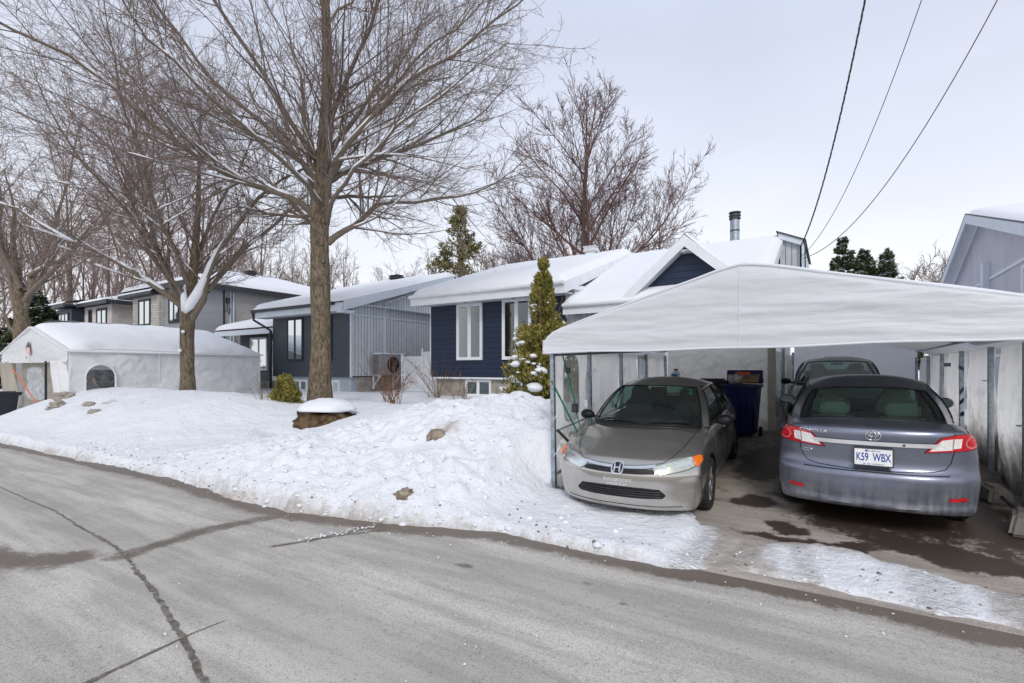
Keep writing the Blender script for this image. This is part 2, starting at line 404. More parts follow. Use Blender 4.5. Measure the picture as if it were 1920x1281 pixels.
# ------------------------------------------------------------------ terrain
def zdrive(y): return np.maximum(.07*(np.asarray(y, float)-4.65), 0)
def yedge(x):
    xs = [-60, -16.4, -9.1, -6.3, -5.6, -4.2, -3, -1.2, -.6, .1, 1.05, 2.6, 30]
    ys = [3.55, 3.6, 3.85, 3.72, 3.8, 4.12, 4.5, 4.47, 4.6, 4.62, 4.58, 4.5, 4.4]
    return np.interp(x, xs, ys)
def snow_h(x, y):
    x, y = np.broadcast_arrays(np.asarray(x, float), np.asarray(y, float))
    base = np.clip(.0775*(y-4.2), 0, .70)
    g = lambda cx, cy, sx, sy, p=2: np.exp(-(np.abs((x-cx)/sx)**p+np.abs((y-cy)/sy)**p))
    yard = .12+.34*sst(4.2, 8.2, y)*(1-.86*sst(9.0, 12.3, y))
    lb = sst(-22.0, -20.7, x)*(1-sst(-14.0, -10.6, x))
    lb = lb*(.56+.05*fbm(x*.5, 0, seed=4))*np.exp(-np.abs((y-6.4)/(1.9))**2.6)
    pile = .50*g(-5.9, 6.9, 1.45, 1.6, 3.2)+.38*g(-4.1, 7.3, 1.15, 1.6, 3.2)+.18*g(-7.7, 5.4, 1.2, 1.2)
    toe = .20*np.exp(-((y-(yedge(x)+.9))/.7)**2)*sst(-12, -7, x)*(1-sst(-4.6, -3.2, x))
    lump = fbm(x*.55, y*.55, seed=1)*.07 + fbm(x*1.8, y*1.8, seed=2)*.035
    bill = (1-np.abs(fbm(x*2.6, y*2.6, seed=3, octs=4)))*.0
    pk = np.clip(pile*1.3+toe*2.2+.75*np.exp(-((y-5.3)/1.2)**2)*sst(-12, -7.5, x)*(1-sst(-4.2, -3.3, x)), 0, 1)
    clod = np.abs(fbm(x*3.1, y*3.1, seed=8, octs=4))*.17*pk
    pits = -.07*sst(.35, .7, vnoise(x*4.3, y*4.3, seed=12))*sst(.1, .5, pk)
    h = base+yard+lb+pile+toe+lump+clod+pits-.24*g(-9.85, 6.55, .75, .45)
    # low, trodden snow in front of the left driveway
    dr = sst(-27.8, -27.0, x)*(1-sst(-22.3, -20.9, x))*(1-sst(12.8, 13.2, y))
    h = h*(1-dr)+(base*.6+.07+lump*.3)*dr
    # thin snow in front of the shelter
    f = sst(-3.95, -3.1, x)*(1-sst(6.0, 6.5, y))
    thin = zdrive(y)+.075+lump*.45+.03*fbm(x*3, y*3, seed=5)
    thin = thin-.3*sst(-.35, .3, (x+1.12+.25*fbm(x*1.5, y*1.5, seed=6))*1.6)
    h = h*(1-f)+thin*f
    # inside the shelter: nothing
    ins = (x > -3.22) & (x < 1.92) & (y > 6.02)
    e = (x > -3.22) & (x < -1.0) & (y > 5.75) & (y < 6.4)
    hin = zdrive(y)-.25
    h = np.where(ins, np.where(e, thin-.35*sst(5.75, 6.4, y), hin), h)
    # packed dirty snow across the driveway mouth
    m = (x > -1.5) & (y < 6.02)
    yb = 5.66+.13*np.sin(x*2.1+2.)+.30*fbm(x*1.7, 0, seed=9)
    pack = zdrive(y)+.034+.014*fbm(x*5, y*5, seed=10)-.09*sst(-.18, .12, y-yb+.12*fbm(x*6, y*6, seed=15))+.03*sst(.9, 1.9, x)
    h = np.where(m, np.maximum(pack, np.where(x < 0, thin, -1)), h)
    # the ragged edge along the road
    ye = yedge(x)+.09*fbm(x*1.3, 0, seed=11)+.05*fbm(x*6, y*2, seed=13)
    s = sst(0, 1, (y-ye)/.22)
    wid = np.where((x < -3.4), 1., .6)
    h = -.12+(h+.12)*s**.8
    return h
def snow_dirt(x, y):
    d = y-yedge(x)
    a = 1.0*np.exp(-np.maximum(d, 0)/.15)+.16*np.exp(-np.maximum(d, 0)/.9)
    a = a*np.where(x < -3, 1, .9)
    yb = 5.35
    pack = ((x > -1.25)*(y < 6.1)).astype(float)*sst(-1.35, -.9, x)
    blot = .35*sst(-.2, .5, fbm(x*1.1, y*1.6, seed=21))+.02
    white = .75*np.exp(-((x-.10)/.62)**2-((y-5.2)/.42)**2)+.6*np.exp(-((x-.78)/.13)**2-((y-4.98)/.4)**2)+.5*np.exp(-((x+1.05)/.08)**2-((y-5.1)/.5)**2)
    a = np.maximum(a, pack*(.80+blot-white*1.2))
    lb = np.exp(-((y-5.7)/.5)**2)*((x > -21)*(x < -13.5))
    a = a+lb*sst(.22, .5, fbm(x*1.6, y*2.2, seed=22))*.75
    tr = np.exp(-((x+4.9)**2+(y-5.9)**2)/.08)
    return np.clip(a+tr*.9, 0, 1.3)
def arr(*parts):
    o = []
    for a, b, st in parts: o.append(np.arange(a, b, st))
    return np.concatenate(o)
gx = np.concatenate([[-600, -300, -160, -100, -75, -60], arr((-50, -30, 1.), (-30, -12, .10), (-12, 2.6, .04), (2.6, 12, .5)), [15, 22, 35, 60, 120, 300, 600]])
gy = np.concatenate([arr((3.3, 8.0, .035), (8.0, 9.5, .08), (9.5, 14, .2), (14, 20, 1.)), [24, 30, 45, 80, 160, 320, 700]])
GX, GY = np.meshgrid(gx, gy, indexing='ij')
GZ = snow_h(GX, GY)
V = np.stack([GX, GY, GZ], -1).reshape(-1, 3)
i = np.arange(V.shape[0]).reshape(GX.shape)
Q = np.stack([i[:-1, :-1], i[1:, :-1], i[1:, 1:], i[:-1, 1:]], -1).reshape(-1, 4)
snow = fastmesh('snow', V, Q, 'snow_ground'); tag(snow, kind='structure')
def addattr(o, name, vals):
    a = o.data.attributes.new(name, 'FLOAT', 'POINT'); a.data.foreach_set('value', np.asarray(vals, np.float32).ravel())
addattr(snow, 'dirt', snow_dirt(GX, GY))
trk = np.zeros_like(GX)
for cx, sl, w in ((-1.02, -.12, .17), (-.62, -.3, .12), (.62, .10, .20), (1.15, .16, .20), (-.25, .15, .1)):
    trk = np.maximum(trk, np.exp(-np.abs((GX-cx-sl*(5.4-GY))/w)**4))
addattr(snow, 'track', trk*(GX > -1.4)*(GY < 6.0)*.62)

# ------------------------------------------------------------------ road, driveway
def pdist(x, y, pts):
    d = np.full(x.shape, 1e9)
    for (x0, y0), (x1, y1) in zip(pts[:-1], pts[1:]):
        vx, vy = x1-x0, y1-y0; t = np.clip(((x-x0)*vx+(y-y0)*vy)/(vx*vx+vy*vy), 0, 1)
        d = np.minimum(d, np.hypot(x-x0-t*vx, y-y0-t*vy))
    return d
rx = np.concatenate([[-400, -150, -60, -35], arr((-24, -9, .12), (-9, 2.2, .035), (2.2, 6, .4)), [15, 60, 400]])
ry = np.concatenate([[-60, -25, -12, -7, -6.5], arr((-6.4, .4, .6), (.4, 4.9, .035))])
RX, RY = np.meshgrid(rx, ry, indexing='ij')
V = np.stack([RX, RY, 0*RX+.018*np.sin(np.clip((RY+6)/11, 0, 1)*np.pi)], -1).reshape(-1, 3)
i = np.arange(V.shape[0]).reshape(RX.shape)
Q = np.stack([i[:-1, :-1], i[1:, :-1], i[1:, 1:], i[:-1, 1:]], -1).reshape(-1, 4)
wx = RX+.10*fbm(RX*1.2, RY*1.2, seed=31); wy = RY+.10*fbm(RX*1.2, RY*1.2, seed=32)
crack = [(-14, 2.32), (-10.5, 2.3), (-8.2, 2.27), (-6.24, 2.15), (-5.65, 2.09), (-4.47, 1.85), (-3.8, 1.7), (-3.36, 1.59), (-3.0, 1.49), (-1.8, 1.3), (0, 1.1)]
wob = lambda a, s: a+.035*vnoise(RX*4, RY*4, seed=s)
dcr = pdist(wob(RX, 41), wob(RY, 42), crack)
dstk = pdist(wob(RX, 43), wob(RY, 44), [(-3.52, .95), (-3.55, 1.15), (-3.62, 1.65), (-3.62, 1.85)])
ecr = np.exp(-(dcr/np.interp(RX, [-12, -8, -5, -3], [.007, .009, .012, .015]))**2)
estk = np.exp(-(dstk/(.017))**2)*np.interp(RY, [.9, 1.2, 1.7, 1.9], [1, 1, .9, .3])
ye = yedge(RX)
edge = np.exp(-(np.maximum(ye-wy, 0)/np.interp(RX, [-16, -8, -5, -3, -1, .3, .9, 2], [.16, .2, .3, .22, .13, .20, .26, .14]))**2*.9)
b1 = np.exp(-(pdist(wx, wy, [(-5.7, 3.6), (-5.75, 3.3), (-5.85, 2.9), (-5.75, 2.3), (-5.65, 2.05)])/.20)**2)*.80
b2 = np.exp(-(pdist(wx, wy, [(-7.6, 1.2), (-6.3, 1.45), (-5.95, 1.75)])/.33)**2)*.92
b3 = np.exp(-(pdist(wx, wy, [(-4.35, 3.95), (-4.6, 3.3), (-4.75, 3.0)])/.07)**2)*.75
spots = 0
for sx, sy, r in ((-2.8, 3.63, .07), (-4.6, 2.45, .03), (-1.7, 3.9, .05), (-1.3, 3.7, .04), (-1.0, 3.65, .03), (-6.0, 3.1, .03), (-2.0, 1.9, .03), (-3.9, 1.35, .03)):
    spots = np.maximum(spots, np.exp(-(((wx-sx)/(r*1.6))**2+((wy-sy)/r)**2))*.8)
wet = np.clip(np.maximum.reduce([edge, b1, b2, b3, spots]), 0, 1.2)
road = fastmesh('road', V, Q, 'rubber'); tag(road, kind='structure')
addattr(road, 'wet', wet); addattr(road, 'fine', 0*ecr)
lanes = .5+.5*np.cos((RY-.8)*2*np.pi/1.45+.25*fbm(RX*.3, RY, seed=50))
addattr(road, 'lane', lanes)
def asphalt(name, base1, base2, wetc, lane=True):
    t = NT(name); P = t.coord()
    at = t.new('Attribute', attribute_name='wet').outputs['Fac']
    st = t.scaled((.35, 3.2, 1), P)
    big = t.noise(.9, 6, .6, P); streak = t.noise(1.4, 6, .62, st); grit = t.noise(150, 4, .75, P); mid = t.noise(14, 6, .7, P)
    c = t.mix(t.ramp(t.math('ADD', t.math('MULTIPLY', streak, .65), t.math('MULTIPLY', big, .35)), .40, .60), base1, base2)
    if lane:
        ln = t.new('Attribute', attribute_name='lane').outputs['Fac']
        c = t.mix(t.math('MULTIPLY', ln, .38), c, tuple(q*.66 for q in base1))
    c = t.mix(t.math('MULTIPLY', t.ramp(mid, .52, .72), .22), c, (.42, .41, .39))
    c = t.mix(t.math('MULTIPLY', t.ramp(grit, .46, .64), .72), c, (.15, .138, .125))
    pit = t.ramp(t.noise(42, 6, .8, P), .53, .66); c = t.mix(t.math('MULTIPLY', pit, .62), c, (.12, .11, .10))
    lit = t.ramp(t.noise(55, 5, .75, P), .58, .68); c = t.mix(t.math('MULTIPLY', lit, .45), c, (.72, .69, .64))
    v = t.math('ADD', at, t.math('MULTIPLY', t.math('SUBTRACT', t.noise(6, 8, .75, P), .5), 1.1))
    v = t.math('ADD', v, t.math('MULTIPLY', t.math('SUBTRACT', t.noise(30, 5, .75, P), .5), .7))
    f = t.math('MULTIPLY', t.ramp(v, .36, .82 if lane else .66), .92 if lane else .97)
    c = t.mix(f, c, t.mix(t.noise(5, 5, .7, P), tuple(q*.75 for q in wetc), tuple(q*1.35 for q in wetc)))
    if lane:
        fi = t.new('Attribute', attribute_name='fine').outputs['Fac']
        fi = t.ramp(t.math('ADD', fi, t.math('MULTIPLY', t.math('SUBTRACT', t.noise(18, 5, .7, P), .5), .6)), .16, .62)
        c = t.mix(t.math('MULTIPLY', fi, .85), c, (.12, .10, .082))
    rg = t.math('SUBTRACT', .85, t.math('MULTIPLY', f, .45))
    nm = t.bump(t.math('ADD', grit, t.math('MULTIPLY', mid, .5)), .55, .006)
    return t.done(t.bsdf(c, rg, 0, nm, .35))
asphalt('road_asphalt', (.49, .460, .415), (.71, .67, .605), (.125, .096, .072))
asphalt('drive_asphalt', (.33, .285, .24), (.50, .45, .395), (.052, .036, .026), False)
road.data.materials[0] = MATS['road_asphalt']
# the sealed cracks: ragged flat ribbons lying on the asphalt
t = NT('crack_fill'); n_c = t.noise(14, 6, .75)
t.done(t.bsdf(t.mix(t.ramp(n_c, .35, .65), (.10, .083, .066), (.26, .235, .205)), .7, 0, None, .3))
def ribbon(pts, w0, w1, seed, step=.012):
    P_ = np.array(pts, float); L_ = np.r_[0, np.cumsum(np.linalg.norm(np.diff(P_, axis=0), axis=1))]; s_ = np.arange(0, L_[-1], step)
    x = np.interp(s_, L_, P_[:, 0]); y = np.interp(s_, L_, P_[:, 1])
    k_ = np.hanning(31); k_ /= k_.sum(); x = np.convolve(np.pad(x, 15, 'edge'), k_, 'valid'); y = np.convolve(np.pad(y, 15, 'edge'), k_, 'valid')
    tx, ty = np.gradient(x), np.gradient(y); ln = np.hypot(tx, ty)+1e-9; nx_, ny_ = -ty/ln, tx/ln
    off = .022*fbm(s_*2.2, 0, seed=seed)+.010*fbm(s_*11, 0, seed=seed+1); x = x+nx_*off; y = y+ny_*off
    w_ = np.interp(s_/L_[-1], np.linspace(0, 1, len(w0)), w0) if isinstance(w0, (list, tuple)) else w0
    wl = w_*(1+.75*fbm(s_*16, 3, seed=seed+2, octs=5)); wr_ = w_*(1+.75*fbm(s_*16, 9, seed=seed+3, octs=5))
    z = .018*np.sin(np.clip((y+6)/11, 0, 1)*np.pi)+.004
    return np.stack([np.stack([x-nx_*wl, y-ny_*wl, z], -1), np.stack([x+nx_*wr_, y+ny_*wr_, z], -1)], 0)
for sd_, (pts_, w_) in enumerate(((crack, [.004, .006, .009, .014, .018, .02, .02]), ([(-3.50, .95), (-3.55, 1.15), (-3.60, 1.55), (-3.62, 1.72), (-3.60, 1.95)], [.022, .016, .008, .003]), ([(-4.15, 4.0), (-4.4, 3.6), (-4.62, 3.2), (-4.72, 2.95)], [.02, .012, .008, .003]))):
    mb_ = MB(); mb_.grid(ribbon(pts_, w_, None, 300+sd_*10)); tag(mb_.build('road_crack', 'crack_fill', None), kind='structure')
dx_ = np.arange(-3.4, 2.3, .05); dy_ = np.arange(4.2, 17.6, .05)
DX, DY = np.meshgrid(dx_, dy_, indexing='ij')
V = np.stack([DX, DY, zdrive(DY)+.006-.08*(1-sst(4.3, 4.75, DY))], -1).reshape(-1, 3)
i = np.arange(V.shape[0]).reshape(DX.shape)
Q = np.stack([i[:-1, :-1], i[1:, :-1], i[1:, 1:], i[:-1, 1:]], -1).reshape(-1, 4)
drive = fastmesh('driveway', V, Q, 'drive_asphalt'); tag(drive, kind='structure')
wx = DX+.34*fbm(DX*1.9, DY*1.9, seed=61); wy = DY+.34*fbm(DX*1.9, DY*1.9, seed=62)
w = .85*np.exp(-(((wx+.86)/.27)**2+((wy-6.9)/.42)**2)**1.5)
for sx, sy, a, b, k in ((-.42, 6.05, .2, .17, .9), (.75, 6.0, .75, .33, 1.), (0.45, 7.4, 1.1, 1.6, .95), (1.35, 7.3, .5, 1.6, .9), (-2.1, 6.7, .95, 1.4, .85), (-.95, 9.0, .5, 1.6, .8), (0, 5.72, 1.2, .16, .8), (1.45, 5.65, .35, .2, .85), (.3, 11, 1.4, 3.5, .75), (-.8, 7.9, .12, .2, .8), (-1.6, 10, 1.6, 2.4, .5)):
    w = np.maximum(w, k*np.exp(-(((wx-sx)/a)**2+((wy-sy)/b)**2)**1.5))
addattr(drive, 'wet', w)
# the wide snow plain to the horizon, under everything
g = MB(); g.quad((-1500, -1500, -.14), (1500, -1500, -.14), (1500, 1500, -.14), (-1500, 1500, -.14))
tag(g.build('ground', 'snow'), kind='structure')
# far roadside snow behind the viewer (bounce light)
g = MB(); g.quad((-300, -60, .35), (300, -60, .35), (300, -7.2, .35), (-300, -7.2, .35)); tag(g.build('far_verge', 'snow'), kind='structure')
# ------------------------------------------------------------------ cars
def smax(fs, k):
    F = np.stack(fs); m = F.max(0); return m+k*np.log(np.exp((F-m)/k).sum(0))
def car_lower(P):
    L, Wh = P['L'], P['W']/2
    def f(p):
        x, y, z = np.abs(p[:, 0]), p[:, 1], p[:, 2]; u = np.clip(x/Wh, 0, 1.2)
        side = x-Wh*np.interp(y, *P['plan'])*np.interp(z, *P['sec'])
        top = z-(np.interp(y, *P['top'])-np.interp(y, *P['crown'])*u**2.2)
        if 'ridge' in P: top = top-.012*np.exp(-((u-P['ridge'])/.10)**2)*np.exp(-((y-.55)/.5)**2)
        fr = np.interp(z, *P['front'])+P['kf']*u**P['pf']-y
        re = y-(L-np.interp(z, *P['rear'])-P['kr']*u**P['pr'])
        bot = np.interp(y, *P['bot'])-z
        return smax([side, top, fr, re, bot], .017)
    nx, ny, nz = 44, 130, 30; zc = .58
    faces = {}; keys = {}; V = []; F = []
    def vid(i, j, k):
        q = (i, j, k)
        if q not in keys: keys[q] = len(V); V.append(q)
        return keys[q]
    for j in range(ny):
        for i in range(nx):
            F.append((vid(i, j, nz), vid(i+1, j, nz), vid(i+1, j+1, nz), vid(i, j+1, nz)))
            F.append((vid(i, j, 0), vid(i, j+1, 0), vid(i+1, j+1, 0), vid(i+1, j, 0)))
        for k in range(nz):
            F.append((vid(0, j, k), vid(0, j, k+1), vid(0, j+1, k+1), vid(0, j+1, k)))
            F.append((vid(nx, j, k), vid(nx, j+1, k), vid(nx, j+1, k+1), vid(nx, j, k+1)))
    for i in range(nx):
        for k in range(nz):
            F.append((vid(i, 0, k), vid(i+1, 0, k), vid(i+1, 0, k+1), vid(i, 0, k+1)))
            F.append((vid(i, ny, k), vid(i, ny, k+1), vid(i+1, ny, k+1), vid(i+1, ny, k)))
    G = np.array(V, float); B = np.stack([(G[:, 0]/nx*2-1)*(Wh+.06), -.06+G[:, 1]/ny*(L+.12), .12+G[:, 2]/nz*(1.0)], -1)
    O = np.stack([B[:, 0]*.55, np.clip(B[:, 1], .55, L-.6), zc+.35*(B[:, 2]-zc)], -1)
    lo = np.zeros(len(B)); hi = np.full(len(B), 1.5)
    for _ in range(26):
        m = (lo+hi)/2; v = f(O+(B-O)*m[:, None]) < 0; lo = np.where(v, m, lo); hi = np.where(v, hi, m)
    V = O+(B-O)*((lo+hi)/2)[:, None]
    me = bpy.data.meshes.new('body'); me.from_pydata(V.tolist(), [], F)
    for m in (P['paint'], 'black_plastic', 'dark_interior'): me.materials.append(MATS[m])
    o = bpy.data.objects.new('tmp', me); col.objects.link(o)
    cut = MB()
    for wy in P['wheels']:
        for sx in (1, -1):
            a = [(.36, 0)]
            r = P['arch']; k = 40
            for x0, x1 in ((.50*sx, 1.2*sx),):
                aa = np.arange(k)/k*2*np.pi
                ring = np.stack([0*aa, wy+r*np.cos(aa), P['wr']+.015+r*np.sin(aa)], -1)
                v = np.vstack([ring+[x0, 0, 0], ring+[x1, 0, 0]])
                cut.add(v, [(j, (j+1) % k, k+(j+1) % k, k+j) for j in range(k)]+[tuple(range(k))[::-1], tuple(range(k, 2*k))])
    co = cut.build('cut', 'black_plastic', None)
    bm = bmesh.new(); bm.from_mesh(co.data); bmesh.ops.recalc_face_normals(bm, faces=bm.faces); bm.to_mesh(co.data); bm.free()
    md = o.modifiers.new('b', 'BOOLEAN'); md.operation = 'DIFFERENCE'; md.object = co; md.solver = 'EXACT'; md.material_mode = 'TRANSFER'
    dg = bpy.context.evaluated_depsgraph_get(); me2 = bpy.data.meshes.new_from_object(o.evaluated_get(dg))
    bpy.data.objects.remove(o); bpy.data.objects.remove(co)
    c = np.empty(len(me2.polygons)*3); me2.polygons.foreach_get('center', c); c = c.reshape(-1, 3)
    n = np.empty(len(me2.polygons)*3); me2.polygons.foreach_get('normal', n); n = n.reshape(-1, 3)
    mi = np.empty(len(me2.polygons), np.int32); me2.polygons.foreach_get('material_index', mi)
    y0 = P['B'][0][1]; y1 = P['B'][-1][1]
    xr = np.interp(c[:, 1], [b[1] for b in P['B']], [b[0] for b in P['B']]); 
    deck = (n[:, 2] > .6) & (c[:, 2] > .8) & (c[:, 1] > y0+.03) & (c[:, 1] < y1-.03) & (np.abs(c[:, 0]) < xr-.01)
    mi[deck] = 2; mi[(n[:, 2] < -.93) & (c[:, 2] < .4)] = 1
    me2.polygons.foreach_set('material_index', mi)
    me2.polygons.foreach_set('use_smooth', [True]*len(me2.polygons)); me2.set_sharp_from_angle(angle=R(42))
    o = bpy.data.objects.new('body', me2); col.objects.link(o)
    return o
def cat(P, i, f, lo, hi):
    """catmull-rom at node i + f, staying between nodes lo and hi"""
    g = lambda k: P[k] if lo <= k <= hi else (P[lo]*2-P[min(lo+1, hi)] if k < lo else P[hi]*2-P[max(hi-1, lo)])
    p0, p1, p2, p3 = g(i-1), g(i), g(i+1), g(i+2)
    return .5*((2*p1)+(-p0+p2)*f+(2*p0-5*p1+4*p2-p3)*f*f+(-p0+3*p1-3*p2+p3)*f**3)
class Green:
    def __init__(s, P):
        s.B = np.array(P['B']); s.T = np.array(P['T']); s.n = len(s.B); s.P = P
        s.grp = [(0, 2), (0, 2), (2, 3), (3, 6), (3, 6), (3, 6), (6, 7), (7, 9), (7, 9), (7, 9)]
    def pt(s, c, v, sx=1, off=0):
        i = min(int(math.floor(c+1e-9)), s.n-2); f = c-i; lo, hi = s.grp[i]
        def ev(A, c):
            if lo == 0:   # symmetric about the centre line
                A2 = np.vstack([A[2]*[-1, 1, 1], A[1]*[-1, 1, 1], A[0:3]]); return cat(A2, i+2, f, 0, 4)
            if hi == 9:
                A2 = np.vstack([A[7:10], A[8]*[-1, 1, 1], A[7]*[-1, 1, 1]]); return cat(A2, i-7, f, 0, 4)
            return cat(A, i, f, lo, hi)
        b, t = ev(s.B, c), ev(s.T, c)
        p = b+(t-b)*v
        out = np.array([b[0]*.6, (-.9 if c <= 2 else .6 if c >= 7 else 0), .5]); 
        if 2 < c < 7: out = np.array([1, 0, .3])
        out = out/np.linalg.norm(out)
        bl = s.P.get('bulge', .04)*(1. if 2 <= c <= 7 else .55)
        p = p+out*(bl*4*v*(1-v)+off)
        return p*[sx, 1, 1]
    def patch(s, mb, c0, c1, v0, v1, nu, nv, sx=1, off=0):
        G = np.array([[s.pt(c, v, sx, off) for v in np.linspace(v0, v1, nv)] for c in np.linspace(c0, c1, nu)])
        mb.grid(G, flip=(sx > 0))
    def full(s, mb, c0, v0, v1, nu, nv, off=0):
        """patch crossing the centre line: c0 -> centre -> c0"""
        ctr = 0 if c0 < 4 else 9
        cs = [(c, 1) for c in np.linspace(c0, ctr, nu)]+[(c, -1) for c in np.linspace(ctr, c0, nu)[1:]]
        G = np.array([[s.pt(c, v, sx, off) for v in np.linspace(v0, v1, nv)] for c, sx in cs]); mb.grid(G, flip=(ctr == 9))
def make_car(name, loc, rotz, rotx, P, label, detail):
    root = thing(name, loc, label, 'car', rot=(rotx, 0, rotz))
    body = car_lower(P)
    bm = bmesh.new(); bm.from_mesh(body.data); bvh = BVHTree.FromBMesh(bm)
    g = Green(P); L = P['L']
    # --- painted greenhouse: pillars and roof, joined into the body mesh
    mb = MB()
    for sx in (1, -1):
        g.patch(mb, 2, 3, 0, 1, 5, 14, sx); g.patch(mb, 3, 6, 0, .06, 20, 3, sx); g.patch(mb, 3, 6, .92, 1, 20, 4, sx)
        g.patch(mb, 6, 7, 0, 1, 10, 14, sx)
        g.patch(mb, 4, 5, .06, .92, 3, 12, sx)
    g.full(mb, 2, .965, 1, 9, 3); g.full(mb, 7, .95, 1, 9, 3); g.full(mb, 2, 0, .02, 9, 2); g.full(mb, 7, 0, .03, 9, 2)
    S = np.linspace(0, 1, 34); A = np.array([g.pt(c, 1) for c in np.linspace(2, 7, 60)])
    d = np.r_[0, np.cumsum(np.linalg.norm(np.diff(A, axis=0), axis=1))]; d /= d[-1]
    E = np.stack([np.interp(S, d, A[:, k]) for k in range(3)], -1)
    T0, T9 = g.pt(0, 1), g.pt(9, 1); U = np.linspace(-1, 1, 25)
    zc = T0[2]+(T9[2]-T0[2])*S+(P['H']-(T0[2]+T9[2])/2)*4*S*(1-S)*np.where(S < .5, 1, 1)
    yc = T0[1]+(T9[1]-T0[1])*S
    G = np.zeros((34, 25, 3))
    fc = np.array([g.pt(abs(u)*2, 1, 1 if u >= 0 else -1) for u in U]); rc = np.array([g.pt(9-abs(u)*2, 1, 1 if u >= 0 else -1) for u in U])
    for a in range(34):
        k = np.abs(U)
        ft = (1-S[a])**6; rt = S[a]**6; 
        x = U*E[a, 0]; y = E[a, 1]*k**2+yc[a]*(1-k**2); z = E[a, 2]*k**2.6+zc[a]*(1-k**2.6)
        G[a] = np.stack([x, y, z], -1)
        G[a] = G[a]*(1-ft-rt)+(fc if 1 else 0)*ft+rc*rt
        if a == 0: G[a] = fc
        if a == 33: G[a] = rc
    mb.grid(G, flip=True)
    green = mb.build('greenhouse', P['paint'], None, local=True, smooth=50)
    # join into the body
    b2 = bmesh.new(); b2.from_mesh(body.data)
    me = green.data; b2.from_mesh(me); b2.to_mesh(body.data); b2.free(); bpy.data.objects.remove(green)
    body.data.set_sharp_from_angle(angle=R(42))
    body.parent = root
    def part(mb, name, mat, parent=root, smooth=True): return mb.build(name, mat, parent, local=True, smooth=smooth)
    m = MB(); g.full(m, 2, .02, .965, 10, 12, -.003); ws = part(m, 'windshield', 'car_glass')
    m = MB(); g.full(m, 7, .03, .95, 10, 12, -.003); rw = part(m, 'rear_window', 'car_glass')
    for sx in (1, -1):
        m = MB(); g.patch(m, 3.02, 3.98, .06, .92, 12, 8, sx, -.004); part(m, 'side_window', 'car_glass')
        m = MB(); g.patch(m, 5.02, 5.96, .06, .92, 12, 8, sx, -.004); part(m, 'side_window', 'car_glass')
    # seals
    def ringpath(fn, n=14):
        return [fn(t) for t in np.linspace(0, 1, n)]
    m = MB()
    for c, v0, v1 in ((2, .02, .965), (7, .03, .95)):
        ctr = 0 if c < 4 else 9
        hp = []
        for v in (v0, v1):
            a = [g.pt(q, v, 1, .002) for q in np.linspace(c, ctr, 9)]+[g.pt(q, v, -1, .002) for q in np.linspace(ctr, c, 9)[1:]]
            m.tube(a, .011 if v == v0 else .008, 6)
        for sx in (1, -1): m.tube([g.pt(c, v, sx, .002) for v in np.linspace(v0, v1, 10)], .010, 6)
    for sx in (1, -1):
        for c0, c1 in ((3, 4), (5, 6)):
            a = [g.pt(c, .06, sx, .002) for c in np.linspace(c0, c1, 10)]+[g.pt(c1, v, sx, .002) for v in np.linspace(.06, .92, 8)[1:]]
            a += [g.pt(c, .92, sx, .002) for c in np.linspace(c1, c0, 10)[1:]]+[g.pt(c0, v, sx, .002) for v in np.linspace(.92, .06, 8)[1:]]
            m.tube(a, .009, 6)
    part(m, 'window_seal', 'black_plastic')
    # black frit band inside rear glass edges
    m = MB()
    for sx in (1, -1):
        m = MB(); g.patch(m, 7, 7.28, .03, .95, 4, 10, sx, .001)
        if P.get('frit'): part(m, 'glass_border', 'black_plastic')
    # interior
    def seat(x, y, z0, z1, w, mat, hz, tilt=.12):
        bmm = bmesh.new(); bmesh.ops.create_cube(bmm, size=1)
        for v in bmm.verts:
            t = v.co.z+.5; v.co = Vector((x+v.co.x*w*(1-.18*t), y+v.co.y*.13+tilt*t, z0+(z1-z0)*t))
        bmesh.ops.bevel(bmm, geom=bmm.edges[:], offset=.035, segments=3, affect='EDGES'); s = MB().bm(bmm)
        bmm = bmesh.new(); bmesh.ops.create_cube(bmm, size=1)
        for v in bmm.verts: v.co = Vector((x+v.co.x*w*.55, y+tilt+.01+v.co.y*.10, hz+v.co.z*.17))
        bmesh.ops.bevel(bmm, geom=bmm.edges[:], offset=.035, segments=3, affect='EDGES'); s.bm(bmm)
        part(s, 'seat', mat, root, 50)
    sy = P['seat_y']
    for x in (-.36, .36): seat(x, sy, .75, 1.14, .5, P['seat_mat'], 1.235)
    for x in (-.34, .34): seat(x, sy+.92, .8, 1.02, .6, P['seat_mat'], 1.10, .1)
    m = MB(); m.box(-.66, .66, P['B'][2][1]+.03, P['B'][2][1]+.30, .9, .985, .03); part(m, 'dashboard', 'dark_interior', root, 50)
    m = MB(); a = np.linspace(0, 2*np.pi, 24); sxw = P['wheel_x']
    m.tube([(sxw+.18*math.cos(t), P['B'][2][1]+.42-.06*math.sin(t), 1.0+.17*math.sin(t)) for t in a], .014, 6, False); part(m, 'steering_wheel', 'black_plastic')
    m = MB(); m.box(-.11, .11, P['T'][0][1]+.05, P['T'][0][1]+.075, P['T'][0][2]-.10, P['T'][0][2]-.045, .01); part(m, 'rear_view_mirror', 'black_plastic', root, 50)
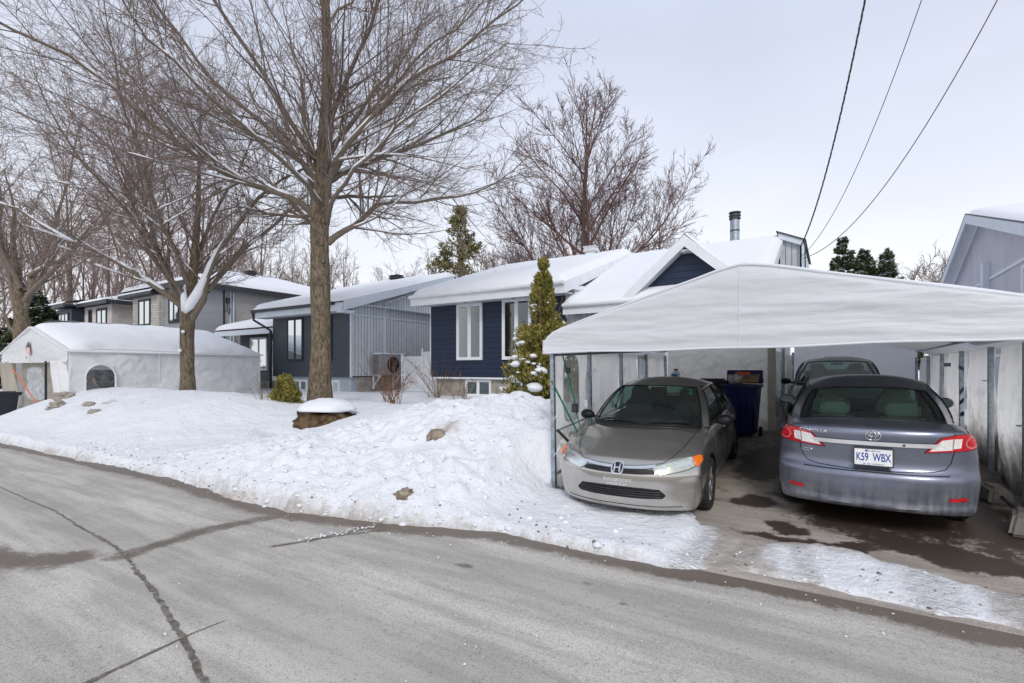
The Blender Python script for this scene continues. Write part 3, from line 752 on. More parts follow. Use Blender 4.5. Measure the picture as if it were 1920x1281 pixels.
    # wheels
    def wheel(x, y, sx):
        wr = P['wr']; w = .205
        m = MB(); pr = [(wr*.66, -w*.38), (wr*.70, -w*.5), (wr*.88, -w*.54), (wr*.965, -w*.47), (wr, -w*.36), (wr, w*.36), (wr*.965, w*.47), (wr*.88, w*.54), (wr*.70, w*.5), (wr*.66, w*.38)]
        m.lathe(pr, 48, (0, 0, 0), 'x')
        # tread blocks
        for q in range(60):
            a = q/60*2*math.pi
            for xx in (-.06, 0, .06):
                c = Vector((xx, wr*math.cos(a+xx*.4), wr*math.sin(a+xx*.4))); t = Vector((0, -math.sin(a), math.cos(a)))
                m.bar(tuple(c-t*.010), tuple(c+t*.010), .045, .008, up=tuple(c.normalized()))
        o = m.build('wheel', 'rubber', root, local=True, smooth=40); o.location = (x, y, wr)
        m = MB(); ox = sx*w*.42
        m.lathe([(wr*.60, ox-sx*.12), (wr*.62, ox-sx*.02), (wr*.68, ox), (wr*.70, ox+sx*.008), (wr*.67, ox+sx*.012)], 40, (0, 0, 0), 'x')
        for q in range(P['spokes']):
            a = q/P['spokes']*2*math.pi
            dd = Vector((0, math.cos(a), math.sin(a))); tt = Vector((0, -math.sin(a), math.cos(a)))
            for e in ((-.018, .018) if P['spokes'] < 8 else (0,)):
                m.bar(tuple(dd*.04+tt*e*.6+Vector((ox-sx*.01, 0, 0))), tuple(dd*wr*.64+tt*e*2.+Vector((ox, 0, 0))), .028, .022, up=(1, 0, 0))
        m.lathe([(0.001, ox+sx*.015), (.05, ox+sx*.012), (.062, ox-sx*.005)], 24, (0, 0, 0), 'x')
        m.build('rim', 'alloy', o, local=True, smooth=40)
        m = MB(); m.lathe([(0.001, ox-sx*.06), (wr*.62, ox-sx*.06)], 24, (0, 0, 0), 'x'); m.build('brake_disc', 'dark_metal', o, local=True)
    for wy in P['wheels']:
        for sx in (1, -1): wheel(sx*P['track'], wy, sx)
    # mirrors
    for sx in (1, -1):
        bmm = bmesh.new(); bmesh.ops.create_uvsphere(bmm, u_segments=20, v_segments=12, radius=1)
        for v in bmm.verts:
            x, y, z = v.co; y2 = y if y < 0 else y*.45
            v.co = Vector((x*.105*(1-.1*z), y2*.075, z*.068*(1+.15*x*sx)))
        m = MB().bm(bmm); cx, cy, cz = P['mirror']
        m.V[0] = m.V[0]+np.array([sx*cx, cy, cz])
        m.bar((sx*(cx-.20), cy+.03, cz-.045), (sx*(cx-.05), cy, cz-.03), .05, .035)
        o = part(m, 'mirror', P['mirror_mat'], root, 60)
        m = MB(); k = 16; aa = np.arange(k)/k*2*np.pi
        m.add(np.stack([sx*cx+.085*np.cos(aa)*1.02, np.full(k, cy+.036), cz+.05*np.sin(aa)], -1), [tuple(range(k))]); part(m, 'mirror_glass', 'dark_mirror', o, False)
    # projection helpers
    def frame(th, side=0):
        """th: angle of the looking direction from +y (front) towards the side"""
        c, s = math.cos(th), math.sin(th)
        return Vector((c, s, 0)), Vector((0, 0, 1)), Vector((-s, c, 0))
    def hit(u, v, fr, off):
        U, Vv, D = fr; p = U*u+Vv*v-D*8
        h = bvh.ray_cast(p, D)
        if h[0] is None:
            best = None
            for t in np.linspace(2, 13, 23):
                q = bvh.find_nearest(p+D*float(t))
                if best is None or q[3] < best[3]: best = q
            h = best
        n = h[1]
        if n.dot(D) > 0: n = -n
        return tuple(h[0]+n*off)
    def decal(pts, fr, mat, nm, off=.004, mir=False, seg=.03, parent=root, th=0):
        pts = list(pts); bm_ = bmesh.new()
        n = len(pts); q = []
        for i in range(n):
            a, b = np.array(pts[i]), np.array(pts[(i+1) % n]); k = max(1, int(np.linalg.norm(b-a)/seg))
            q += [tuple(a+(b-a)*j/k) for j in range(k)]
        vs = [bm_.verts.new((a, 0, b)) for a, b in q]; bm_.faces.new(vs)
        bmesh.ops.triangulate(bm_, faces=bm_.faces[:])
        for _ in range(4):
            es = [e for e in bm_.edges if e.calc_length() > seg*1.4]
            if not es: break
            bmesh.ops.subdivide_edges(bm_, edges=es, cuts=1); bmesh.ops.triangulate(bm_, faces=[f for f in bm_.faces if len(f.verts) > 3])
        for v in bm_.verts: v.co = Vector(hit(v.co.x, v.co.z, fr, off))
        m = MB().bm(bm_)
        if mir: m.V[0] = m.V[0]*[-1, 1, 1]; m.F = [f[::-1] for f in m.F]
        return part(m, nm, mat, parent)
    def gap(pts, fr, r=.0035, mir=False, mat='black_plastic', mb=None, off=.001):
        q = []
        for a, b in zip(pts[:-1], pts[1:]):
            a, b = np.array(a), np.array(b); k = max(1, int(np.linalg.norm(b-a)/.03)); q += [tuple(a+(b-a)*j/k) for j in range(k)]
        q.append(pts[-1]); h = [hit(u, v, fr, off) for u, v in q]
        if mir: h = [(-x, y, z) for x, y, z in h]
        mb.tube(h, r, 5)
    def text(body, size, u, v, fr, mat, nm, off=.004, **kw):
        o = textmesh(body, size, mat, root, nm, ext=0, **kw)
        for vv in o.data.vertices: vv.co = Vector(hit(u+vv.co.x, v+vv.co.y, fr, off))
        return o
    H = dict(root=root, g=g, bvh=bvh, frame=frame, hit=hit, decal=decal, gap=gap, text=text, part=part, P=P, ws=ws, rw=rw)
    detail(H)
    # side details common to all
    FRs = (Vector((0, 1, 0)), Vector((0, 0, 1)), Vector((-1, 0, 0)))
    m = MB(); dl = P['doors']
    for mir in (False, True):
        for q in dl: gap(q, FRs, .0035, mir, mb=m)
    part(m, 'panel_gap', 'black_plastic')
    for hx in P['handles']:
        for sx in (1, -1):
            p = Vector(hit(hx, P['handle_z'], FRs, .012)); p.x *= sx
            m = MB(); m.tube([p+Vector((0, -.09, 0)), p+Vector((sx*.018, -.05, 0)), p+Vector((sx*.018, .05, 0)), p+Vector((0, .09, 0))], .014, 8); part(m, 'door_handle', P['paint'])
    bm.free()
    return root
FRF = lambda: (Vector((1, 0, 0)), Vector((0, 0, 1)), Vector((0, 1, 0)))
FRR = lambda: (Vector((1, 0, 0)), Vector((0, 0, 1)), Vector((0, -1, 0)))

def detail_front(H):
    dec, gap, part, root = H['decal'], H['gap'], H['part'], H['root']; F = FRF()
    FR = H['frame'](R(38))
    lamp = [(.335, .625), (.355, .665), (.50, .700), (.70, .735), (.88, .752), (.93, .745), (.925, .715), (.85, .665), (.70, .628), (.52, .600), (.40, .585)]
    for mir in (False, True):
        h = dec(lamp, FR, 'lamp_reflector', 'headlight', .003, mir)
        dec([(.80, .738), (.885, .752), (.932, .745), (.925, .712), (.85, .664), (.80, .655)], FR, 'amber_lens', 'turn_signal', .016, mir, parent=h)
        mm = MB(); gap(lamp+[lamp[0]], FR, .0045, mir, mb=mm, off=.003); part(mm, 'lamp_seam', 'black_plastic', h)
        k = np.arange(20)/20*2*np.pi
        dec([(.455+.058*math.cos(a), .643+.038*math.sin(a)) for a in k], FR, 'lamp_bowl', 'lamp_bowl', .006, mir, parent=h)
        
        dec([(.57+.20*(i/9.), .665+.022*(i/9.)+.03) for i in range(10)]+[(.77-.2*(i/9.), .650-.022*(i/9.)+.02) for i in range(10)], FR, 'lamp_bowl', 'lamp_bowl', .006, mir, parent=h)
        dec([(.335, .625), (.355, .665), (.50, .700), (.70, .735), (.88, .752), (.93, .745), (.925, .715), (.85, .665), (.70, .628), (.52, .600), (.40, .585)], FR, 'clear_lens', 'lens', .012, mir, parent=h)
    # grille
    up = lambda x: .668-.018*(abs(x)/.4)**1.0*-1-.035*(1-(abs(x)/.42)**1.6)
    xs = np.linspace(-.40, .40, 17)
    gr = dec([(x, .640-.012*(1-(abs(x)/.42)**2)) for x in xs]+[(x, .592-.012*(1-(abs(x)/.42)**2)) for x in xs[::-1]], F, 'black_plastic', 'grille', .003)
    m = MB()
    for z in (.603, .620): gap([(x, z-.012*(1-(abs(x)/.42)**2)) for x in xs], F, .004, mb=m, off=.008)
    for x in (-.30, -.2, -.12, .12, .2, .30): gap([(x, .59), (x, .635)], F, .003, mb=m, off=.008)
    part(m, 'grille_bar', 'dark_metal', gr)
    dec([(x, .683-.030*(1-(abs(x)/.42)**2)) for x in xs]+[(x, .652-.024*(1-(abs(x)/.42)**2)) for x in xs[::-1]], F, 'chrome', 'chrome_bar', .014)
    m = MB(); 
    gap([(x, .690-.028*(1-(abs(x)/.42)**2)) for x in np.linspace(-.46, .46, 17)], F, .0035, mb=m)
    T = (Vector((1, 0, 0)), Vector((0, 1, 0)), Vector((0, 0, -1)))
    for mir in (False, True): gap([(.47, .16), (.55, .28), (.62, .5), (.67, .8), (.70, 1.12)], T, .0035, mir, mb=m)
    # badge: rounded frame and an upright letter shape
    part(m, 'hood_gap', 'black_plastic')
    k = np.arange(28)/28*2*np.pi
    sq = lambda a, r: (math.copysign(abs(math.cos(a))**.55, math.cos(a))*r*.066*(1+.10*math.sin(a)), .628+math.copysign(abs(math.sin(a))**.55, math.sin(a))*r*.054)
    b = dec([sq(a, 1.06) for a in k], F, 'chrome', 'badge', .020, seg=.02)
    dec([sq(a, .84) for a in k], F, 'black_plastic', 'badge_back', .024, parent=b, seg=.02)
    for s in (1, -1):
        dec([(s*.040, .668), (s*.028, .668), (s*.019, .628), (s*.024, .588), (s*.037, .588), (s*.031, .628)][::(1 if s < 0 else -1)], F, 'chrome', 'badge_letter', .028, parent=b, seg=.02)
    dec([(-.024, .634), (.024, .634), (.024, .623), (-.024, .623)][::-1], F, 'chrome', 'badge_letter', .028, parent=b, seg=.02)
    # lower intake
    inl = [(-.50, .355), (-.44, .415), (-.3, .425), (0, .428), (.3, .425), (.44, .415), (.50, .355), (.47, .325), (.3, .318), (0, .316), (-.3, .318), (-.47, .325)]
    li = dec(inl[::-1], F, 'black_plastic', 'lower_grille', .003)
    m = MB()
    for z in (.342, .368, .394): gap([(x, z) for x in np.linspace(-.46, .46, 15)], F, .006, mb=m, off=.010)
    part(m, 'slat', 'dark_metal', li)
    m = MB()
    gap([(x, z) for x, z in inl]+[inl[0]], F, .006, mb=m, off=.004); gap([(x, .225+.0*abs(x)) for x in np.linspace(-.66, .66, 21)], F, .005, mb=m, off=.0)
    part(m, 'bumper_seam', 'black_plastic')
    H['text']('SHERBROOKE', .05, 0, .505, F, 'brass_print', 'lettering', .004, sx=1.02); H['text']('HONDA', .050, 0, .458, F, 'brass_print', 'lettering', .004, sx=1.25)
    # cowl, wipers
    g = H['g']; m = MB()
    path = [g.pt(c, 0, 1, .0) for c in np.linspace(1.9, 0, 10)]+[g.pt(c, 0, -1, 0) for c in np.linspace(0, 1.9, 10)[1:]]
    m.tube([(p[0], p[1]-.035, p[2]-.012) for p in path], .028, 6); part(m, 'cowl', 'black_plastic')
    for x0, x1, v1 in ((-.05, .58, .03), (-.62, -.05, .03)):
        m = MB(); pts = []
        for t in np.linspace(0, 1, 12):
            x = x0+(x1-x0)*t; c = abs(x)/.69*2*.97; v = .035+.07*math.sin(t*2.6)
            p = g.pt(min(c, 1.99), v, 1 if x >= 0 else -1, .02); pts.append(p)
        m.tube(pts, .009, 6)
        m.tube([g.pt(min(abs(x0+.1)/.69*2, 1.9), 0, 1 if x0+.1 >= 0 else -1, .01), pts[3]+np.array([0, -.004, .012]), pts[6]+np.array([0, -.004, .012])], .008, 6)
        part(m, 'wiper', 'black_plastic')
    for s_, c_, v_ in ((1, 1.62, .86), (1, 1.62, .78)):
        G = np.array([[g.pt(c_+a, v_+b, s_, .003) for b in (-.025, .025)] for a in (-.09, .09)]); m = MB(); m.grid(G); part(m, 'sticker', 'sticker_teal', H['ws'])
def detail_front_plain(H):
    dec, F, FR = H['decal'], FRF(), H['frame'](R(38))
    for mir in (False, True): dec([(.335, .625), (.355, .665), (.70, .735), (.93, .745), (.925, .715), (.70, .628), (.40, .585)], FR, 'lamp_reflector', 'headlight', .004, mir)
    dec([(-.4, .60), (.4, .60), (.4, .65), (-.4, .65)], F, 'black_plastic', 'grille', .004)
    dec([(-.45, .33), (.45, .33), (.42, .42), (-.42, .42)], F, 'black_plastic', 'lower_grille', .004)
def detail_rear(H, full=True):
    dec, gap, part, root = H['decal'], H['gap'], H['part'], H['root']; F = FRR(); hit = H['hit']
    c, s = math.cos(R(30)), math.sin(R(30))
    L = H['P']['L']
    # oblique frame at the +x rear corner; u measured so that u ~ x on the rear face
    FR = (Vector((c, -s, 0)), Vector((0, 0, 1)), Vector((-s, -c, 0)))
    sh = L*s  # shift because U.y*L
    U = lambda x, y: x*c-(L-y)*-s-sh   # u coordinate of a point (x, y)
    pl = lambda pts: [(x*c-y*s, z) for x, y, z in pts]
    for mir in (False, True):
        lens = pl([(.415, L-.08, .845), (.54, L-.10, .995), (.66, L-.14, 1.02), (.80, L-.26, 1.025), (.86, L-.42, 1.01), (.875, L-.46, .955), (.87, L-.42, .895), (.80, L-.22, .868), (.62, L-.12, .852)])
        h = dec(lens, FR, 'red_lens', 'tail_light', .004, mir)
        mm = MB(); gap(list(lens)+[lens[0]], FR, .004, mir, mb=mm, off=.002); part(mm, 'lamp_seam', 'black_plastic', h)
        if full:
            dec(pl([(.455, L-.08, .862), (.545, L-.10, .972), (.635, L-.13, .985), (.63, L-.13, .930), (.64, L-.13, .875)]), FR, 'clear_lamp', 'reversing_light', .008, mir, parent=h)
            dec(pl([(.645, L-.13, .885), (.645, L-.13, .985), (.71, L-.16, .985), (.71, L-.16, .895)]), FR, 'clear_lamp', 'turn_signal', .008, mir, parent=h)
            k = np.arange(22)/22*2*np.pi; cx = .80*c-(L-.24)*s
            dec([(cx-.012+.072*math.cos(a), .945+.060*math.sin(a)) for a in k], FR, 'pink_lens', 'brake_light_ring', .008, mir, parent=h)
            dec([(cx-.012+.054*math.cos(a), .945+.046*math.sin(a)) for a in k], FR, 'red_lens', 'brake_light', .011, mir, parent=h)
            dec([(x, z) for x, z in ((.60, .385), (.60, .418), (.735, .425), (.735, .385))], F, 'red_lens', 'reflector', .006, mir)
    # trunk seam
    m = MB()
    seam = [(.635, 1.035), (.64, .93), (.635, .84), (.61, .74), (.57, .685), (.48, .66), (.2, .645), (0, .643)]
    for mir in (False, True): gap(seam, F, .0042, mir, mb=m)
    FT = (Vector((1, 0, 0)), Vector((0, 1, 0)), Vector((0, 0, -1)))
    for mir in (False, True): gap([(.64, L-.27), (.65, L-.4), (.64, L-.62)], FT, .0035, mir, mb=m)
    gap([(x, .628-.0*abs(x)) for x in np.linspace(-.60, .60, 21)], F, .007, mb=m, off=-.001)
    part(m, 'trunk_seam', 'black_plastic')
    if not full: return
    dec([(x, .935) for x in np.linspace(-.53, .53, 17)]+[(x, .893) for x in np.linspace(.48, -.48, 17)], F, 'satin_bar', 'chrome_bar', .012)
    # licence plate
    z0, z1, yy = .705, .858, L+.004
    m = MB()
    a = Vector((0, 1, -.26)).normalized()
    Y = lambda z: L-.058+(.858-z)*.20+.012
    m.slab([(-.165, Y(z0-.012), z0-.012), (.165, Y(z0-.012), z0-.012), (.165, Y(z1+.012), z1+.012), (-.165, Y(z1+.012), z1+.012)], (0, .012, 0)); fr = part(m, 'plate_frame', 'dark_metal', root, False)
    m = MB(); e = .0145
    m.slab([(-.1525, Y(z0)+e, z0), (.1525, Y(z0)+e, z0), (.1525, Y(z1)+e, z1), (-.1525, Y(z1)+e, z1)], (0, .002, 0)); plt = part(m, 'licence_plate', 'plate_white', root, False)
    tilt = math.atan(.20)
    def pt(body, size, x, z, sx, mat='plate_blue', off=0., space=1.):
        textmesh(body, size, mat, plt, 'lettering', loc=(x, Y(z)+e+.0025, z), rot=(R(90)-tilt*-1*-1, 0, math.pi), sx=sx, ext=.0008, off=off, space=space)
    pt('K59  WBX', .108, 0, .778, .575, off=.002); pt('Québec', .03, 0, .842, 1.1, space=1.15); pt('Je me souviens', .024, 0, .718, 1.15)
    m = MB()
    m.box(.045, .065, Y(.842)+e+.001, Y(.842)+e+.004, .833, .851)
    part(m, 'plate_emblem', 'plate_blue', plt, False)
    # round emblem: three ellipses
    m = MB(); k = np.linspace(0, 2*np.pi, 33)
    for rx_, rz_, dz in ((.062, .043, 0), (.022, .040, .0), (.042, .016, .012)):
        m.tube([hit(rx_*math.cos(t), .992+dz+rz_*math.sin(t), F, .012) for t in k], .0048 if rx_ > .05 else .0038, 6, False)
    part(m, 'emblem', 'chrome')
    H['text']('COROLLA', .048, .0, 0, F, 'chrome', 'lettering', .004, sx=-1.35) if 0 else None
    o = textmesh('COROLLA', .038, 'chrome', root, 'lettering', ext=0, sx=1.45, off=.0008, shear=.15)
    for v in o.data.vertices: v.co = Vector(hit(.515-v.co.x, 1.005+v.co.y, F, .006))
    m = MB(); m.tube([hit(.575-.045*math.cos(t), .800-.018*math.sin(t), F, .006) for t in np.linspace(.2, math.pi-.2, 9)], .004, 6); m.tube([hit(.575-.06+.12*t, .806, F, .006) for t in np.linspace(0, 1, 5)], .004, 6); part(m, 'dealer_badge', 'chrome')
    m = MB(); m.lathe([(.001, .012), (.010, .012), (.012, 0)], 16, hit(-.245, .914, F, .012), 'y'); part(m, 'trunk_lock', 'dark_metal')
    # things on the parcel shelf seen through the glass belong to the cabin
    m = MB(); m.box(.15, .42, L-.98, L-.90, 1.035, 1.05, .004); m.box(-.06, .16, L-.86, L-.83, 1.04, 1.05, .003); part(m, 'papers', 'white_paint_flat', root, False)
    m = MB(); m.tube([(.0, L-1.12, .97), (.02, L-1.12, 1.2)], .10, 12); 
    # high brake lamp, defroster lines
    g = H['g']; m = MB()
    for v in np.linspace(.16, .86, 9):
        m.tube([g.pt(q, v, 1, -.006) for q in np.linspace(7.3, 9, 8)]+[g.pt(q, v, -1, -.006) for q in np.linspace(9, 7.3, 8)[1:]], .0012, 3, False)
    part(m, 'defroster_line', 'dark_metal', H['rw'])

civ = dict(L=4.49, W=1.75, H=1.465, paint='taupe_paint', wheels=(.93, 3.63), wr=.315, arch=.352, track=.755, spokes=5, kf=.36, pf=2.7, kr=.26, pr=2.8,
  plan=([0, .3, .8, 1.6, 3.2, 4.0, 4.5], [.90, .955, .99, 1., 1., .965, .90]),
  sec=([.15, .25, .42, .55, .66, .70, .80, .90, 1.0], [.92, .955, .99, 1.0, .985, .99, .955, .90, .80]),
  top=([-.05, .06, .14, .30, .60, .95, 1.1, 2.0, 3.3, 3.75, 4.0, 4.38, 4.5], [.64, .675, .715, .775, .865, .935, .945, .93, .95, .995, 1.03, 1.04, 1.02]),
  crown=([0, .5, 1.2, 3.5, 4.4], [.03, .075, .05, .02, .03]), ridge=.78,
  front=([.12, .20, .27, .32, .42, .50, .57, .60, .66, .72, .80], [.12, .06, .035, .03, .022, .004, .0, .012, .05, .10, .2]),
  rear=([.12, .3, .5, .62, .68, .9, 1.02], [.12, .04, 0, .02, .06, .05, .08]),
  bot=([0, .4, 1.5, 3, 4.1, 4.5], [.17, .15, .16, .16, .18, .24]),
  B=[(0, .98, .955), (.42, 1.05, .95), (.70, 1.30, .925), (.765, 1.39, .915), (.79, 2.38, .915), (.79, 2.45, .915), (.775, 3.28, .94), (.64, 3.80, .99), (.36, 3.93, 1.03), (0, 3.97, 1.035)],
  T=[(0, 1.93, 1.40), (.30, 1.945, 1.395), (.515, 2.0, 1.375), (.575, 2.08, 1.345), (.600, 2.50, 1.375), (.600, 2.57, 1.375), (.575, 3.05, 1.35), (.50, 3.18, 1.33), (.28, 3.24, 1.355), (0, 3.26, 1.36)],
  seat_y=2.25, seat_mat='dark_seat', wheel_x=.36, mirror=(.93, 1.58, .985), mirror_mat='black_plastic',
  doors=[[(1.28, .28), (1.30, .6), (1.42, .90)], [(2.42, .25), (2.42, .91)], [(3.15, .32), (3.30, .6), (3.32, .93)], [(1.3, .27), (3.1, .27)]], handles=(2.28, 3.20), handle_z=.80)
cor = dict(L=4.54, W=1.76, H=1.465, paint='slate_paint', wheels=(.95, 3.55), wr=.315, arch=.352, track=.765, spokes=9, kf=.30, pf=2.6, kr=.30, pr=3.0, frit=True,
  plan=([0, .3, .8, 1.6, 3.2, 4.0, 4.54], [.90, .955, .99, 1., 1., .985, .955]),
  sec=([.15, .25, .42, .55, .70, .80, .90, 1.0, 1.08], [.93, .965, .99, 1.0, .995, .985, .965, .915, .83]),
  top=([-.05, .06, .3, .8, 1.1, 2.0, 3.4, 3.75, 3.95, 4.40, 4.54], [.66, .70, .80, .92, .96, .95, .98, 1.035, 1.075, 1.075, 1.055]),
  crown=([0, .5, 1.2, 3.5, 4.4], [.03, .06, .04, .02, .035]),
  front=([.12, .3, .5, .7, .8], [.12, .03, 0, .05, .14]),
  rear=([.12, .22, .29, .33, .40, .50, .585, .625, .655, .72, .82, .90, .97, 1.01, 1.06], [.14, .075, .035, .045, .028, .008, 0, .02, .062, .075, .07, .062, .048, .042, .058]),
  bot=([0, .4, 1.5, 3, 4.1, 4.54], [.17, .15, .16, .16, .20, .245]),
  B=[(0, 1.10, .965), (.42, 1.17, .96), (.70, 1.40, .93), (.765, 1.48, .93), (.80, 2.42, .935), (.80, 2.49, .935), (.785, 3.36, .965), (.665, 3.76, 1.025), (.38, 3.88, 1.065), (0, 3.91, 1.07)],
  T=[(0, 2.0, 1.40), (.30, 2.01, 1.395), (.53, 2.06, 1.375), (.59, 2.14, 1.345), (.615, 2.52, 1.375), (.615, 2.59, 1.375), (.60, 3.10, 1.35), (.535, 3.19, 1.335), (.30, 3.24, 1.37), (0, 3.26, 1.378)],
  seat_y=2.3, seat_mat='beige_seat', wheel_x=-.36, mirror=(.94, 1.68, 1.02), mirror_mat='slate_paint',
  doors=[[(1.35, .28), (1.37, .6), (1.47, .92)], [(2.46, .25), (2.46, .92)], [(3.1, .32), (3.28, .6), (3.36, .95)], [(1.35, .27), (3.05, .27)]], handles=(2.32, 3.24), handle_z=.84)
cor['wheel_x'] = -.36
PIT = .062
make_car('parked_car', (-2.03, 5.41, .045), .053, PIT, civ, 'grey-beige sedan parked nose out on snow, clouded headlights and chrome grille bar', detail_front)
def rear_car(y_rear, x, P, z, label, det):
    L = P['L']; return make_car('parked_car', (x, y_rear+L, z+PIT*L), math.pi, -PIT, P, label, det)
rear_car(6.17, .334, cor, .125, 'slate grey sedan seen from behind, dirty bumper, chrome trunk bar, at the right', lambda H: detail_rear(H, True))
dk = dict(civ); dk.update(paint='navy_paint', seat_mat='dark_seat', mirror_mat='black_plastic', B=cor['B'], T=cor['T'], top=cor['top'], W=1.76)
make_car('parked_car', (.06, 10.98, .44), 0, PIT, dk, 'dark navy car facing out, deep in the shelter beyond the slate grey sedan', detail_front_plain)
# ------------------------------------------------------------------ houses
def roof_snow(parent, A, B, C, D, th=.22, n=40, m=24, name='roof_snow', seed=0, over=.05):
    """snow blanket over the quad A (eave left) B (eave right) C (top right) D (top left)"""
    A, B, C, D = [np.array(p, float) for p in (A, B, C, D)]
    u = np.linspace(0, 1, n); v = np.linspace(0, 1, m); U, Vv = np.meshgrid(u, v, indexing='ij')
    U2 = .5-.5*np.cos(np.pi*U); V2 = .5-.5*np.cos(np.pi*Vv); U = U*.5+U2*.5; Vv = Vv*.5+V2*.5
    P = (A*(1-U)[..., None]+B*U[..., None])*(1-Vv)[..., None]+(D*(1-U)[..., None]+C*U[..., None])*Vv[..., None]
    Lu = np.linalg.norm(B-A); Lv = np.linalg.norm(D-A)
    d = np.minimum(np.minimum(U, 1-U)*Lu, np.minimum(Vv, 1-Vv)*Lv)
    h = th*(1-np.exp(-d/(.10)))*(1+.13*fbm(P[..., 0]*.6, P[..., 1]*.6, seed=seed))+.012
    P = P+np.stack([0*h, 0*h, h], -1)
    mb = MB(); mb.grid(P, flip=False); return mb.build(name, 'snow', parent, smooth=True)
def window(parent, o, ux, w, h, frame='white_trim', sashes=2, fw=.07, out=(0, -1, 0), glass='house_glass', curtain=True, dark='dark_interior', name='window', curt='curtain', cf=(0, .5), depth=.06):
    """o: lower left corner on the wall plane; ux: unit vector along the wall; out: outward normal"""
    o, ux, n = np.array(o, float), np.array(ux, float), np.array(out, float); uz = np.array([0, 0, 1.])
    def bx(mb, a0, a1, b0, b1, c0, c1):
        p = [o+ux*a+uz*b+n*c for a in (a0, a1) for c in (c0, c1) for b in (b0, b1)]
        mb.add(p, [(0, 1, 3, 2), (4, 6, 7, 5), (0, 4, 5, 1), (2, 3, 7, 6), (0, 2, 6, 4), (1, 5, 7, 3)])
    m = MB()
    bx(m, 0, fw, 0, h, .0, depth); bx(m, w-fw, w, 0, h, 0, depth); bx(m, fw, w-fw, 0, fw, 0, depth); bx(m, fw, w-fw, h-fw, h, 0, depth)
    for k in range(1, sashes): c = w*k/sashes; bx(m, c-fw*.55, c+fw*.55, fw, h-fw, 0, depth-.004)
    if sashes:
        for k in range(sashes):
            a0 = w*k/sashes+(fw if k == 0 else fw*.55); a1 = w*(k+1)/sashes-(fw if k == sashes-1 else fw*.55)
            s = .03
            for q in ((a0, a0+s, fw, h-fw), (a1-s, a1, fw, h-fw), (a0+s, a1-s, fw, fw+s), (a0+s, a1-s, h-fw-s, h-fw)): bx(m, *q, 0, depth-.018)
    wnd = m.build(name, frame, parent)
    m = MB(); bx(m, fw*.6, w-fw*.6, fw*.6, h-fw*.6, .002, .006); m.build('dark_backing', dark, wnd)  # flat dark sheet on the wall, standing in for the unlit room
    if curtain:
        m = MB(); c0, c1 = cf
        for a, b in ((c0, c1),):
            xs = np.linspace(fw+a*(w-2*fw), fw+b*(w-2*fw), 40); zz = np.array([fw, h-fw])
            G = np.array([[o+ux*x+uz*z+n*(.014+.006*math.sin(x*70)) for z in zz] for x in xs]); m.grid(G)
        m.build('curtain', curt, wnd)
    m = MB(); bx(m, fw*.8, w-fw*.8, fw*.8, h-fw*.8, depth-.030, depth-.024); m.build('pane', glass, wnd)
    return wnd
def roof_slab(mb, A, B, C, D, t=.18):
    mb.slab([A, B, C, D], (0, 0, -t))
def vent(parent, x, y, z, mat='charcoal_trim', w=.36):
    m = MB(); m.box(x-w*.36, x+w*.36, y-w*.36, y+w*.36, z-.3, z+.10)
    for k in range(3): m.slab([(x-w*(.5-.03*k), y-w*(.5-.03*k), z+.10+.055*k), (x+w*(.5-.03*k), y-w*(.5-.03*k), z+.10+.055*k), (x+w*(.5-.03*k), y+w*(.5-.03*k), z+.10+.055*k), (x-w*(.5-.03*k), y+w*(.5-.03*k), z+.10+.055*k)], (0, 0, .03))
    m.box(x-w*.4, x+w*.4, y-w*.4, y+w*.4, z+.1, z+.26)
    m.slab([(x-w*.5, y-w*.5, z+.26), (x+w*.5, y-w*.5, z+.26), (x+w*.4, y+w*.4, z+.30), (x-w*.4, y+w*.4, z+.30)], (0, 0, .03))
    m.build('roof_vent', mat, parent)
GZ0 = .60
# ---- navy house
h = thing('navy_house', (-8, 14, GZ0), 'low house with navy board front, white windows and snowy roof, behind the tall cedar', 'house')
m = MB(); m.box(-12.1, -6.75, 13.7, 23, 1.50, 4.28); m.build('front_wall', 'navy_boards', h)
m = MB(); m.box(-11.95, -6.9, 13.82, 22.9, -.1, 1.46); m.build('foundation', 'concrete', h)
m = MB(); m.box(-12.13, -6.72, 13.66, 13.8, 1.44, 1.50); m.box(-12.125, -12.095, 13.68, 13.74, 1.5, 4.2); m.build('sill_trim', 'white_trim', h)
SL = .335; ez = 4.26; ey = 13.05; ry = 18.85; rz = ez+SL*(ry-ey)
m = MB(); x0, x1 = -12.42, -6.50
roof_slab(m, (x0, ey, ez), (x1, ey, ez), (x1, ry, rz), (x0, ry, rz), .08); roof_slab(m, (x0, ry, rz), (x1, ry, rz), (x1, 2*ry-ey, ez), (x0, 2*ry-ey, ez), .08)
m.build('roof', 'charcoal_trim', h)
m = MB(); m.box(x0-.02, x1+.02, ey-.03, ey+.0, ez-.30, ez+.02); m.build('fascia', 'white_trim', h)
m = MB(); m.tube([(x0-.02, ey-.085, ez+.0), (x1+.02, ey-.085, ez+.0)], .062, 8); m.build('gutter', 'white_trim', h)
m = MB(); m.box(x0, x1, ey+.001, 13.69, ez-.27, ez-.24); m.build('soffit', 'soffit', h)
for sx in (-10.35, -8.45):
    m = MB(); m.lathe([(.001, -.012), (.055, -.012), (.06, 0)], 16, (sx, 13.4, ez-.27)); m.build('soffit_light', 'dark_metal', h)
for xx, nm in ((x0, 'left'), (x1, 'right')):
    m = MB(); s = .03 if nm == 'right' else -.03
    m.slab([(xx, ey, ez-.30), (xx, ey, ez+.03), (xx, ry, rz+.03), (xx, ry, rz-.24)], (s, 0, 0)); m.slab([(xx, ry, rz-.24), (xx, ry, rz+.03), (xx, 2*ry-ey, ez+.03), (xx, 2*ry-ey, ez-.27)], (s, 0, 0)); m.build('rake_board', 'white_trim', h)
